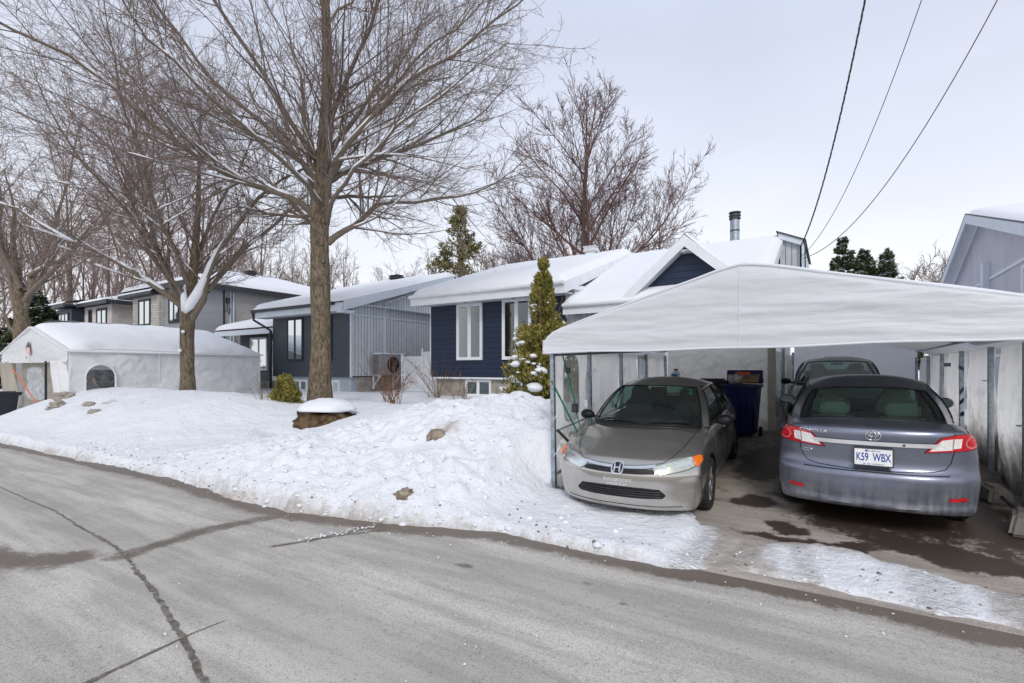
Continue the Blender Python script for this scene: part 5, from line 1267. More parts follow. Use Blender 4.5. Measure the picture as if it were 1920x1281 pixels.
m = MB(); a = np.linspace(0, 2*np.pi, 40); m.tube([(-3.235, 6.72+.25*math.copysign(abs(math.cos(t))**.5, math.cos(t)), 1.5+.47*math.copysign(abs(math.sin(t))**.5, math.sin(t))) for t in a], .010, 5, False)
m.bar((-3.22, 6.25, .93), (-3.22, 7.3, 1.03), .02); m.bar((-3.22, 6.25, .35), (-3.22, 7.3, .55), .02); m.build('piping', 'unit_grey', s)
wallpanel(-3.27, 7.38, 8.72, .2, 2.05, 'left_wall_fabric', sd=2); wallpanel(-3.27, 8.82, 9.75, .3, 2.05, 'left_wall_fabric', sd=3)
wallpanel(-3.27, 9.80, 10.22, .3, 2.05, 'clear_plastic', 'clear_panel', sd=4, amp=.01)
wallpanel(-3.27, 10.35, 11.7, .35, 2.05, 'left_wall_fabric', sd=5)
sd = 6
for y0, y1 in ((6.1, 7.66), (7.85, 9.14), (9.36, 10.95), (11.2, 12.8), (13.0, 14.55), (14.7, 16.4)):
    wallpanel(1.88, y0, y1, float(zdrive(y0))+.05, 2.06, 'wall_fabric', sd=sd, side=-1, bulge=.10, amp=.045); sd += 1
for y in (9.25, 11.1, 7.75, 12.9): wallpanel(1.96, y-.14, y+.14, .5, 2.05, 'wall_fabric', sd=sd, side=-1, bulge=.02); sd += 1
wallpanel(-.99, 11.75, 13.15, .5, 2.15, 'clear_plastic', 'clear_panel', sd=20, amp=.05); wallpanel(-.99, 13.3, 16.5, .55, 2.15, 'wall_fabric', sd=21, amp=.05)
def backwall(x0, x1, y, z0, z1, mat, sd):
    X_, Z_ = np.meshgrid(np.linspace(x0, x1, 150), np.linspace(z0, z1, 90), indexing='ij')
    Y_ = y+.06*fbm(X_*1.2, Z_*2, seed=sd)+.035*np.abs(fbm(X_*3+Z_*2, Z_*3-X_, seed=sd+1))+.012*fbm(X_*11, Z_*9, seed=sd+2); m = MB(); m.grid(np.stack([X_, Y_, Z_], -1)); m.build('back_wall', mat, s, smooth=True)
backwall(-3.2, -1.15, 11.72, .45, 2.6, 'left_wall_fabric', 101); backwall(-.95, 1.85, 16.75, .6, 2.6, 'canopy_fabric', 103)
backwall(-1.15, -1.0, 11.74, .45, 2.5, 'beige_fabric', 105)
# bits of blue tape on the right wall
for y, z, w, r in ((12.2, 1.86, .32, 0), (11.0, 1.80, .2, -.2), (10.98, 1.42, .18, .5), (10.95, 1.25, .16, .4), (10.9, 1.05, .14, .2)):
    m = MB(); m.slab([(1.78, y-w, z-.035+r*.1), (1.78, y+w, z-.035-r*.1), (1.78, y+w, z+.03-r*.1), (1.78, y-w, z+.03+r*.1)], (-.006, 0, 0)); m.build('tape', 'blue_tape', s)
# lacing loops at the posts
for y, z in ((6.12, 1.12), (6.12, .62), (7.35, 1.72), (7.35, 1.18), (8.75, 1.75)):
    m = MB(); m.tube([(-3.17+.04*math.cos(t), y+.045*math.sin(t), z+.06*math.cos(t*1.)) for t in np.linspace(0, 6.3, 14)], .004, 5, False); m.build('tie', 'white_trim', s)
for y, z in ((9.25, 1.62), (7.75, 1.15)):
    m = MB(); m.tube([(1.77+.05*math.cos(t), y+.05*math.sin(t), z) for t in np.linspace(0, 6.3, 14)], .007, 5, False); m.build('tie', 'curtain', s)
# green ratchet strap inside the left corner
st = thing('ratchet_strap', (-3.1, 6.3, .5), 'green ratchet strap crossing inside the left front corner of the big shelter', 'strap')
m = MB(); m.bar((-3.22, 6.08, 1.62), (-2.83, 6.62, .42), .035, .004, (1, 0, 0)); m.bar((-3.12, 6.2, 1.99), (-3.03, 6.42, 1.30), .03, .004, (1, 0, 0)); m.bar((-3.03, 6.42, 1.25), (-2.92, 6.62, .5), .022, .004, (1, 0, 0)); m.build('webbing', 'green_strap', st)
m = MB(); m.box(-3.07, -2.99, 6.38, 6.44, 1.18, 1.30, .01); m.box(-3.11, -3.05, 6.27, 6.32, 1.72, 1.80, .01); m.build('ratchet', 'dark_metal', st)
# concrete weights and bar at the right wall
def block(x, y, z, label, r=0, sc=1.):
    bmm = bmesh.new(); bmesh.ops.create_cube(bmm, size=1)
    for v in bmm.verts: v.co = Vector((v.co.x*.24*sc*(1-.25*(v.co.z > 0)), v.co.y*.42*sc*(1-.15*(v.co.z > 0)), (v.co.z+.5)*.20*sc))
    bmesh.ops.bevel(bmm, geom=bmm.edges[:], offset=.035, segments=3, affect='EDGES'); bmesh.ops.subdivide_edges(bmm, edges=bmm.edges[:], cuts=1, use_grid_fill=True)
    for v in bmm.verts: v.co += Vector((1, 1, 1))*float(fbm(v.co.x*9, v.co.y*9, v.co.z*9, seed=int(y*9)))*.012
    o = MB().bm(bmm).build('concrete_block', 'concrete', None, smooth=40); o.location = (x, y, z); o.rotation_euler = (0, 0, r)
    tag(o, label, 'concrete block')
block(1.60, 8.02, float(zdrive(8))-.01, 'squared concrete block holding down the right shelter wall, beside the slate grey sedan', .1); block(1.62, 6.95, float(zdrive(6.95))-.01, 'rounded concrete block at the right edge, nearest the road', -.2, 1.15)
m = MB(); m.tube([(1.60, 7.75, .34), (1.64, 7.2, .28)], .018, 8); tag(m.build('steel_bar', 'dark_metal', None), 'dark steel bar lying between the two concrete blocks', 'bar')

# ------------------------------------------------------------------ the left shelter
s2 = thing('snowy_car_shelter', (-23.9, 9, .2), 'white ridge-roofed car shelter loaded with snow, rounded plastic window in its side', 'car shelter')
X0, X1, YA, YB, EZ, AZ = -27.3, -20.5, 6.05, 12.4, 2.35, 3.25; XC = (X0+X1)/2
def grid3(fn, n, mm): return np.array([[fn(a, b) for b in np.linspace(0, 1, mm)] for a in np.linspace(0, 1, n)])
def sidew(a, b):
    b = b*1.
    y = YA+(YB-YA)*a; z = .05+b*(EZ-.05); k = abs(math.sin(a*math.pi*5))
    return (X1+.05*k*(1-b*.5)*math.sin(b*3.0)+.09*float(fbm(a*7+b*2.6, b*3.4-a*3, seed=110))+.03*abs(float(fbm(a*16-b*4, b*5, seed=111)))+(.0 if b < .96 else -.05), y, z)
G = grid3(sidew, 260, 70); i = np.arange(260*70).reshape(260, 70); q = np.stack([i[:-1, :-1], i[1:, :-1], i[1:, 1:], i[:-1, 1:]], -1).reshape(-1, 4); Pc = G.reshape(-1, 3)[q].mean(1)
inw = lambda y, z: (np.abs(y-6.86) < .40*np.sqrt(np.clip(1-np.clip((z-1.5)/.42, 0, 1)**2, 0, 1))) & (z > .55) & (z < 1.92)
k = inw(Pc[:, 1], Pc[:, 2])
m = MB(); m.add(G.reshape(-1, 3), q[~k]); sw = m.build('side_wall', 'tent_fabric', s2, smooth=True); m = MB(); m.add(G.reshape(-1, 3), q[k]); m.build('clear_window', 'clear_film', sw, smooth=True)
m = MB()
for y in np.linspace(YA+.02, YB-.02, 6): m.bar((X1+.03, y, .1), (X1+.01, y, EZ), .05, .012, (1, 0, 0))
m.build('seam', 'white_trim', s2)
m = MB(); m.grid(grid3(lambda a, b: (X0, YA+(YB-YA)*a, .1+b*(EZ-.1)), 10, 4)); m.grid(grid3(lambda a, b: (X0+(X1-X0)*a, YB+.05*math.sin(a*9), .1+b*((EZ+(AZ-EZ)*(1-abs(a*2-1)))-.1)), 30, 10)); m.build('wall', 'tent_fabric', s2, smooth=True)
m = MB(); a_ = np.linspace(0, 2*np.pi, 49); m.tube([(X1+.09, 6.86+.41*math.cos(t_), 1.5+.43*math.sin(t_)) for t_ in np.linspace(math.pi, 0, 20)]+[(X1+.09, 7.27, .5), (X1+.09, 6.45, .5), (X1+.09, 6.45, 1.5)], .028, 6, False); m.build('window_border', 'white_trim', sw)
m = MB(); m.box(-21.3, -20.75, 6.5, 7.5, .05, 1.35, .06); m.box(-21.2, -20.8, 6.7, 7.4, 1.36, 1.75, .08); tag(m.build('dark_backdrop', 'dark_metal', None), 'dark backdrop added behind the rounded side window of the snowy shelter', 'backdrop')  # dark blocks added so the clear window shows dark instead of white fabric
# gable front: triangle top, doorway below with drawn-back flaps
m = MB(); m.grid(grid3(lambda a, b: (X0+(X1-X0)*a, YA-.03+.05*float(fbm(a*5, b*4, seed=112)), 2.0+.12*math.sin(a*3.14)*0+b*(EZ-2.0+(AZ-EZ)*(1-abs(a*2-1)))), 50, 12)); m.build('gable_panel', 'tent_fabric', s2, smooth=True)
for a0, a1, mt in ((0, .20, 'beige_fabric'), (.80, 1., 'tent_fabric')):
    m = MB(); m.grid(grid3(lambda a, b: (X0+(X1-X0)*(a0+(a1-a0)*a+.02*math.sin(b*5)), YA+.12*math.sin(a*14+b*2), .05+b*2.0), 30, 12)); m.build('door_flap', mt, s2, smooth=True)
m = MB(); GG = grid3(lambda a, b: (X0+(X1-X0)*(.2+.6*a), YA+.25+.08*float(fbm(a*6, b*5, seed=113)), .05+b*2.0), 60, 40); i = np.arange(60*40).reshape(60, 40); q = np.stack([i[:-1, :-1], i[1:, :-1], i[1:, 1:], i[:-1, 1:]], -1).reshape(-1, 4); Pc = GG.reshape(-1, 3)[q].mean(1)
k = (((Pc[:, 0]+24.6)/.95)**4+((Pc[:, 2]-1.25)/.6)**4 < 1)
m.add(GG.reshape(-1, 3), q[~k]); dw = m.build('door_panel', 'beige_fabric', s2, smooth=True); m = MB(); m.add(GG.reshape(-1, 3), q[k]); m.build('clear_window', 'clear_plastic', dw, smooth=True)
m = MB(); m.bar((-25.7, 5.95, 1.8), (-22.5, 5.95, .35), .05, .01, (0, 1, 0)); m.build('tie_strap', 'orange_strap', s2)
m = MB(); m.bar((-22.45, 6.02, .1), (-22.45, 6.02, 2.05), .06, .05); m.build('post', 'charcoal_trim', s2)
m = MB(); m.bar((-20.46, 6.66, 1.45), (-20.46, 7.0, .85), .05, .01, (1, 0, 0)); m.box(-20.6, -20.56, 6.65, 7.32, .95, 1.12); m.build('stored_timber', 'cardboard', s2)
# small round mark on the gable: grey swoosh over a red oval
m = MB(); a = np.linspace(0, 2*np.pi, 20)[:-1]; m.add(np.stack([-23.95+.20*np.cos(a), YA-.11+0*a, 2.42+.13*np.sin(a)], -1), [tuple(range(19))]); m.build('logo_oval', 'pink_lens', s2); m = MB(); m.add([(-24.2, YA-.10, 2.35), (-24.2, YA-.10, 2.55), (-24.05, YA-.10, 2.70), (-23.85, YA-.10, 2.75), (-23.82, YA-.10, 2.55)], [(0, 1, 2, 3, 4)]); m.add([(-24.2, YA-.10, 2.12), (-24.2, YA-.10, 2.22), (-24.05, YA-.10, 2.2)], [(0, 1, 2)]); m.build('logo_swoosh', 'charcoal_trim', s2)
roof = MB()
for sgn in (-1, 1):
    xe = XC+sgn*(X1-XC+.12)
    roof.slab([(xe, YA-.1, EZ-.02), (xe, YB+.1, EZ-.02), (XC, YB+.1, AZ), (XC, YA-.1, AZ)], (0, 0, .03))
roof.build('canopy', 'tent_fabric', s2)
for sgn, sdv in ((1, 31), (-1, 32)):
    xe = XC+sgn*(X1-XC+.04)
    n_, m_ = 60, 30; u_ = np.linspace(0, 1, n_); v_ = np.linspace(0, 1, m_); U, W = np.meshgrid(u_, v_, indexing='ij')
    wav = .10*fbm(U*5, 0*U, seed=sdv)*np.exp(-W*5)
    X_ = xe+(XC-xe)*np.clip(W+wav, 0, 1); Y_ = YA+.05+(YB-YA-.1)*U; base = EZ+.02+(AZ-EZ)*np.clip(W+wav, 0, 1)
    dd = np.minimum(np.minimum(U, 1-U)*6.3*.5, W*3.5); hh = .26*(1-np.exp(-dd/.14))*(1+.30*fbm(X_*.7, Y_*.9, seed=sdv+1))+.02
    m = MB(); m.grid(np.stack([X_, Y_, base+hh], -1), flip=sgn > 0); m.build('snow_cover', 'snow', s2, smooth=True)

# ------------------------------------------------------------------ bins and small things
def bin_(x, y, z, label, mat, h=1.0, w=.58, d=.66, rot=0, openlid=False, name='wheeled_bin'):
    o = thing(name, (x, y, z), label, 'bin', rot=(0, 0, rot))
    bmm = bmesh.new(); bmesh.ops.create_cube(bmm, size=1)
    for v in bmm.verts:
        t = v.co.z+.5; v.co = Vector((v.co.x*w*(.78+.22*t), v.co.y*d*(.72+.28*t)+.03*(1-t), .05+t*(h-.08)))
    bmesh.ops.bevel(bmm, geom=[e for e in bmm.edges], offset=.045, segments=3, affect='EDGES'); m = MB().bm(bmm)
    m.box(-w*.54, w*.54, -d*.54, d*.54, h-.09, h-.03, .012)
    for k_ in (-.3, -.1, .1, .3): m.box(w*k_-.012, w*k_+.012, -d*.46, -d*.44, .25, h-.2)
    m.build('tub', mat, o, True, 50)
    m = MB()
    if openlid:
        m.add([(-w*.56, d*.45, h), (w*.56, d*.45, h), (w*.52, d*.40, h+.22), (-w*.52, d*.40, h+.22)], [(0, 1, 2, 3)]); m.box(-w*.54, w*.54, d*.36, d*.46, h-.02, h+.25, .02)
    else:
        m.box(-w*.56, w*.56, -d*.58, d*.56, h-.03, h+.02, .015); m.box(-w*.40, w*.40, -d*.42, d*.42, h+.02, h+.05, .012)
    m.build('lid', mat, o, True, 50)
    m = MB(); m.tube([(-w*.35, d*.62, h-.07), (w*.35, d*.62, h-.07)], .017, 8); m.bar((-w*.35, d*.5, h-.07), (-w*.35, d*.63, h-.07), .03); m.bar((w*.35, d*.5, h-.07), (w*.35, d*.63, h-.07), .03); m.build('handle', mat, o, True)
    for sx in (-1, 1): m = MB(); m.lathe([(.001, -.025), (.07, -.028), (.10, -.02), (.10, .02), (.07, .028), (.001, .025)], 20, (sx*w*.47, d*.40, .10), 'x'); m.build('wheel', 'rubber', o, True, 40)
    return o
b = bin_(-1.52, 10.9, float(zdrive(10.9)), 'dark blue wheeled bin crammed open with rubbish, between the two sedans', 'bin_blue', 1.07, .62, .6, -.05, True)
textmesh('C', .16, 'unit_grey', b, 'lettering', loc=(.318, -.05, .86), rot=(R(90), 0, R(90)))
bin_(-2.12, 11.1, float(zdrive(11.1)), 'dark closed wheeled bin mostly hidden behind the grey-beige sedan', 'bin_charcoal', 1.08, .58, .6, .1)
b = bin_(-21.85, 4.75, .03, 'charcoal wheeled bin at the left edge of the photo, below the snowy car shelter', 'bin_charcoal', 1.0, .62, .75, .62)
textmesh('BAC À DÉCHETS', .055, 'unit_grey', b, 'lettering', loc=(.02, -.352, .82), rot=(R(90), 0, 0)); m = MB(); 
for a in (-.09, -.03): m.tube([(a+.03*math.cos(t), -.352, .62+.022*math.sin(t)) for t in np.linspace(0, 6.3, 16)], .004, 4, False)
m.box(.0, .10, -.355, -.350, .612, .626); m.build('recycling_mark', 'unit_grey', b, True)
def blob(name, loc, size, mat, label, cat_, seed, rough=.25, f=2.2, sub=3, group=None):
    bmm = bmesh.new(); bmesh.ops.create_icosphere(bmm, subdivisions=sub, radius=1)
    for v in bmm.verts:
        n_ = float(fbm(v.co.x*f+seed, v.co.y*f, v.co.z*f, seed=seed)); v.co = Vector((v.co.x*size[0], v.co.y*size[1], v.co.z*size[2]))*(1+rough*n_*1.6)
    o = MB().bm(bmm).build(name, mat, None, smooth=True); o.location = loc; tag(o, label, cat_, group); return o
blob('rubbish_bag', (-1.62, 10.88, 1.56), (.17, .18, .12), 'plastic_bag', 'crumpled grey plastic bag poking out of the blue bin', 'bag', 5, .35, 3)
m = MB(); m.slab([(-.16, -.12, 0), (.16, -.12, .05), (.18, .12, .12), (-.1, .14, .05)], (0, .0, .05)); cb = m.build('cardboard_box', 'cardboard', None); cb.location = (-1.40, 10.85, 1.52); cb.rotation_euler = (.2, .15, .2); tag(cb, 'flattened brown cardboard box stuffed in the top of the blue bin', 'box')
m = MB(); m.slab([(-.13, -.03, 0), (.13, -.03, 0), (.13, .03, 0), (-.13, .03, 0)], (0, 0, .05)); cb = m.build('red_packet', 'orange_strap', None); cb.location = (-1.5, 10.86, 1.67); tag(cb, 'orange-red packet on top of the rubbish in the blue bin', 'packet')
j = thing('fluid_jug', (-2.17, 8.42, 1.60), 'pale plastic jug with blue label standing on the roof of the grey-beige sedan', 'jug')
m = MB(); bm2 = bmesh.new(); bmesh.ops.create_cube(bm2, size=1)
for v in bm2.verts: v.co = Vector((v.co.x*.15*(1-.25*(v.co.z > 0)), v.co.y*.10*(1-.25*(v.co.z > 0)), (v.co.z+.5)*.145))
bmesh.ops.bevel(bm2, geom=bm2.edges[:], offset=.022, segments=3, affect='EDGES'); m.bm(bm2); m.lathe([(.03, .135), (.03, .16), (.001, .16)], 14); m.build('jug_body', 'translucent_jug', j, True, 50)
m = MB(); m.lathe([(.035, .155), (.035, .18), (.001, .182)], 14); m.build('cap', 'dark_metal', j, True, 40)
m = MB(); m.box(-.062, .035, -.052, -.047, .03, .10); m.build('label', 'label_blue', j, True)
# rock with snow cap
rk = thing('garden_rock', (-9.5, 7.3, .3), 'brown pitted boulder with a thick snow cap at the foot of the big maple', 'rock')
bmm = bmesh.new(); bmesh.ops.create_cube(bmm, size=2); bmesh.ops.subdivide_edges(bmm, edges=bmm.edges[:], cuts=12, use_grid_fill=True)
for v in bmm.verts:
    p = v.co.copy(); r_ = max(abs(p.x)**4+abs(p.y)**4+abs(p.z)**4, 1e-6)**(1/4.); p = p/r_; f_ = float(fbm(p.x*1.4, p.y*2.4, p.z*2.4, seed=140)); f2 = float(fbm(p.x*6, p.y*6, p.z*6, seed=141))
    v.co = Vector((-9.72+p.x*.60, 7.42+p.y*.50, .54+p.z*.35*(1-.25*(p.x > .1)*(p.z > 0)))) + p*(f_*.12+f2*.05)
MB().bm(bmm).build('stone', 'pitted_rock', rk, smooth=True)
bmm = bmesh.new(); bmesh.ops.create_icosphere(bmm, subdivisions=4, radius=1)
for v in bmm.verts:
    p = v.co; f_ = float(fbm(p.x*1.5, p.y*1.5, p.z*1.5, seed=142)); v.co = Vector((-9.70+p.x*.66, 7.45+p.y*.60, .86+p.z*(.25 if p.z > 0 else .05)))+p*f_*.06
MB().bm(bmm).build('snow_cap', 'snow', rk, smooth=True)
rng = np.random.default_rng(5)
CL = [(-20.4, 5.9, 1.0, .5, 'largest dirty brown snow chunk on the left bank, nearest the snowy shelter door'), (-18.9, 5.35, .85, .42, 'flat dirty snow chunk second from the left on the bank crest'), (-17.4, 5.6, .95, .26, 'grey-brown snow chunk on the bank below the shelter side, left of the smaller tree'), (-16.15, 5.3, .86, .24, 'small gritty snow chunk on the bank just below the smaller front tree')]
for n_, (x, y, z, sz, lb) in enumerate(CL):
    z = float(snow_h(x, y)); blob('dirty_snow_chunk', (x, y, z-.02), (sz*.9, sz*.5, sz*.34), 'concrete', lb, 'snow chunk', 150+n_, .5, 2.6, 4)
plain('brown_ice', (.27, .22, .17), .8, var=.5, bumpy=.6, scale=9)
for n_, (x, y, sz, lb) in enumerate([(-4.95, 5.75, .17, 'brown icy lump high on the big snow pile in the middle'), (-4.35, 4.45, .12, 'brown icy lump at the foot of the big snow pile, by the road')]):
    z = float(snow_h(x, y)); blob('icy_lump', (x, y, z), (sz, sz*.8, sz*.55), 'brown_ice', lb, 'ice lump', 160+n_, .5, 2.6)
# loose crumbs of snow: on the road, at the bank toe and over the pile
def crumbs(name, pts, szs, mat, seed):
    bmm = bmesh.new(); bmesh.ops.create_icosphere(bmm, subdivisions=1, radius=1); b0 = np.array([v.co[:] for v in bmm.verts]); f0 = np.array([[v.index for v in f.verts] for f in bmm.faces]); bmm.free()
    r = np.random.default_rng(seed); N = len(pts); sc = np.asarray(szs)[:, None, None]*(1+.5*r.uniform(-1, 1, (N, 12, 1)))*np.stack([r.uniform(.7, 1.4, N), r.uniform(.7, 1.4, N), r.uniform(.4, .9, N)], -1)[:, None, :]
    Vv_ = (b0[None]*sc+np.asarray(pts)[:, None, :]).reshape(-1, 3); F = (f0[None]+(np.arange(N)*12)[:, None, None]).reshape(-1, 3)
    o = fastmesh(name, Vv_, F, mat, None, True); tag(o, kind='stuff'); return o
P1 = []; S1 = []
for _ in range(1100):
    x = rng.uniform(-13, 1.5); ye_ = float(yedge(x)); y = ye_+rng.exponential(.35)+.03; y = min(y, 6.5)
    P1.append((x, y, float(snow_h(x, y)))); S1.append(min(rng.exponential(.010)+.005, .04)*(.45 if x > -1.9 else 1))
for _ in range(700):
    x = rng.normal(-5.0, 1.3); y = rng.uniform(4.2, 7.4)
    if x < -3.45: P1.append((x, y, float(snow_h(x, y)))); S1.append(min(rng.exponential(.014)+.007, .05))
o = crumbs('snow_crumbs', P1, S1, 'snow', 3); tag(o, 'crumbs of broken snow over the banks', 'snow crumbs')
P2 = []; S2 = []
for _ in range(90):
    x = rng.uniform(-9, 1); y = float(yedge(x))-abs(rng.normal(0, .35))-.05; P2.append((x, y, .02)); S2.append(rng.uniform(.002, .009))
for _ in range(70):
    t_ = rng.uniform(0, 1); P2.append((-4.35-.3*t_+rng.normal(0, .04), 3.95-.75*t_+rng.normal(0, .05), .02)); S2.append(rng.uniform(.004, .014))
for _ in range(60): P2.append((rng.uniform(-8, -1), rng.uniform(1.2, 4), .02)); S2.append(rng.uniform(.003, .008))
o = crumbs('ice_bits', P2, S2, 'snow', 4); tag(o, 'small bits of ice scattered on the asphalt', 'ice bits')
P3 = []; S3 = []
for _ in range(260):
    x = rng.uniform(-13, 1.8); y = float(yedge(x))+rng.exponential(.3); y = min(y, 6.2); P3.append((x, y, float(snow_h(x, y))+.004)); S3.append(rng.uniform(.004, .018))
o = crumbs('grit', P3, S3, 'brown_ice', 6); tag(o, 'brown grit lying in the edge of the snow', 'grit')
# overhead wires
def wire(a, b, pb, pc, um, r, label, mat, twist=0):
    a, b = np.array(a, float), np.array(b, float); u = np.linspace(0, um, 200); z = a[2]+pb*u+pc*u*u
    sl_ = pb+2*pc*um; u2 = np.linspace(um, um+.2, 12)[1:]; z = np.r_[z, z[-1]+sl_*(u2-um)]; u = np.r_[u, u2]
    p = np.stack([a[0]+(b[0]-a[0])*u, a[1]+(b[1]-a[1])*u, z], -1); w_ = thing('overhead_wire', tuple(a), label, 'wire')
    L_ = np.r_[0, np.cumsum(np.linalg.norm(np.diff(p, axis=0), axis=1))]
    if twist:
        Ls = np.arange(0, L_[-1], .05); p = np.stack([np.interp(Ls, L_, p[:, k_]) for k_ in range(3)], -1)
        for ph in (0, 2.1, 4.2): m_ = MB(); q_ = p+np.stack([np.cos(Ls*twist+ph), 0*Ls, np.sin(Ls*twist+ph)], -1)*r*1.5; m_.tube(q_, r, 5); m_.build('strand', mat, w_, smooth=True)
    else: m_ = MB(); m_.tube(p, r, 6); m_.build('strand', mat, w_, smooth=True)
wire((-.88, 18.5, 5.66), (2.5, 4, 0), 2.67, 13.66, .50, .0085, 'thick twisted black wire, leftmost of the three over the shelter', 'wire_black', 9)
wire((-.86, 18.5, 5.35), (4, 4, 0), .74, 13.57, .56, .008, 'thin straight wire, the middle one of the three', 'wire_black')
wire((-.84, 18.5, 5.28), (6, 3, 0), -1.85, 16.46, .62, .010, 'reddish-brown wire, rightmost and most slanted of the three', 'wire_rust')
# ------------------------------------------------------------------ bare trees
def tubes(paths, radii, k):
    """paths (N,S,3) radii (N,S) -> vertices, quads"""
    N, S, _ = paths.shape
    t = np.gradient(paths, axis=1); t /= np.linalg.norm(t, axis=2, keepdims=True)+1e-9
    ref = np.where(np.abs(t[:, :1, 2:3]) < .85, np.array([0, 0, 1.]), np.array([1., 0, 0])); ref = np.broadcast_to(ref, t.shape)
    u = np.cross(t, ref); u /= np.linalg.norm(u, axis=2, keepdims=True)+1e-9; w = np.cross(t, u)
    a = np.arange(k)/k*2*np.pi
    v = paths[:, :, None]+radii[:, :, None, None]*(u[:, :, None]*np.cos(a)[:, None]+w[:, :, None]*np.sin(a)[:, None])
    idx = np.arange(N*S*k).reshape(N, S, k); nx = np.roll(idx, -1, axis=2)
    q = np.stack([idx[:, :-1], nx[:, :-1], nx[:, 1:], idx[:, 1:]], -1).reshape(-1, 4)
    return v.reshape(-1, 3), q
def grow(rng, P, D, L, R0, R1, S, wander, up, out=None):
    N = len(P); paths = np.zeros((N, S, 3)); paths[:, 0] = P; d = D.copy(); st = (L/(S-1))[:, None]
    w = rng.normal(0, 1, (N, 3))
    for s in range(1, S):
        w = .55*w+.6*rng.normal(0, 1, (N, 3))
        d = d+w*wander+np.array([0, 0, 1.])*up; d /= np.linalg.norm(d, axis=1, keepdims=True)
        paths[:, s] = paths[:, s-1]+d*st
    f = np.linspace(0, 1, S)**.9
    return paths, R0[:, None]*(1-f)+R1[:, None]*f
def spawn(rng, paths, radii, L, dens, t0, ang, ratio, rr, rmin, flat=.0, lmin=.1, t1=1.):
    N, S, _ = paths.shape; n = np.maximum(1, rng.poisson(dens*L)); pi_ = np.repeat(np.arange(N), n); M = len(pi_)
    t = t0+(t1-t0)*rng.random(M)**.85; x = t*(S-1); i = np.minimum(x.astype(int), S-2); f = (x-i)[:, None]
    p = paths[pi_, i]*(1-f)+paths[pi_, i+1]*f; tg = paths[pi_, i+1]-paths[pi_, i]; tg /= np.linalg.norm(tg, axis=1, keepdims=True)
    r = radii[pi_, i]*(1-f[:, 0])+radii[pi_, i+1]*f[:, 0]
    v = rng.normal(0, 1, (M, 3)); v[:, 2] *= (1-flat); v -= tg*(v*tg).sum(1, keepdims=True); v /= np.linalg.norm(v, axis=1, keepdims=True)
    a = np.radians(rng.normal(ang[0], ang[1], M))[:, None]
    d = tg*np.cos(a)+v*np.sin(a)
    Lc = np.maximum(L[pi_]*ratio*(1-.55*t)*rng.uniform(.55, 1.25, M), lmin)
    return p, d, Lc, np.maximum(r*rr*rng.uniform(.7, 1., M), rmin)
def mesh_of(name, parts, mat, parent=None, smooth=True):
    Vs, Qs, n = [], [], 0
    for p, r, k in parts:
        v, q = tubes(p, r, k); Vs.append(v); Qs.append(q+n); n += len(v)
    V_ = np.vstack(Vs); 
    if parent is not None: V_ = V_-np.array(WL[parent.name])
    return fastmesh(name, V_, np.vstack(Qs), mat, parent, smooth)
def snow_on(parts, rmin, th, maxslope=.72, seed=0, keep=.75):
    """ribbons of snow lying on the upper side of limbs"""
    out = []
    rg = np.random.default_rng(seed)
    for p, r, k in parts:
        N, S, _ = p.shape; t = np.gradient(p, axis=1); t /= np.linalg.norm(t, axis=2, keepdims=True)+1e-9
        sl = np.abs(t[..., 2]); ok = (sl < maxslope) & (r > rmin)
        nz = np.stack([fbm(p[..., 0]*1.3, p[..., 1]*1.3, p[..., 2]*1.3, seed=seed+1, octs=2)], 0)[0]
        amt = np.clip((maxslope-sl)*3.5, 0, 1)*sst(-.35+.0, .15, nz+keep-.6)*ok
        sel = (amt > .05).sum(1) >= 2
        if not sel.any(): continue
        pp = p[sel]; rr = r[sel]; am = amt[sel]
        rad = (rr*.80)*(am > .05)*np.minimum(1, am+.3)+th*am*.5
        q = pp+np.array([0, 0, 1.])*(rr*.55+th*am*.35)[..., None]-np.array([0, 0, 1.])*((am <= .05)*rr*.8)[..., None]
        out.append((q, np.maximum(rad*(am > .05), 1e-4), 6))
    return out
def refine(p, r, n):
    N, S, _ = p.shape; t = np.linspace(0, S-1, n); i = np.minimum(t.astype(int), S-2); f = (t-i)
    return p[:, i]*(1-f)[None, :, None]+p[:, i+1]*f[None, :, None], r[:, i]*(1-f)+r[:, i+1]*f
def spline(pts, n):
    pts = np.array(pts, float); A = np.arange(len(pts)); out = []
    for k in range(n):
        c = k/(n-1)*(len(pts)-1); i = min(int(c), len(pts)-2); out.append(cat(pts, i, c-i, 0, len(pts)-1))
    return np.array(out)
cY, sY = math.cos(YAW), math.sin(YAW)
def across(dx, dd):   # dx: metres to the right as seen from the street corner, dd: metres further away
    return np.array([cY*dx-sY*dd, sY*dx*1.0+cY*dd])
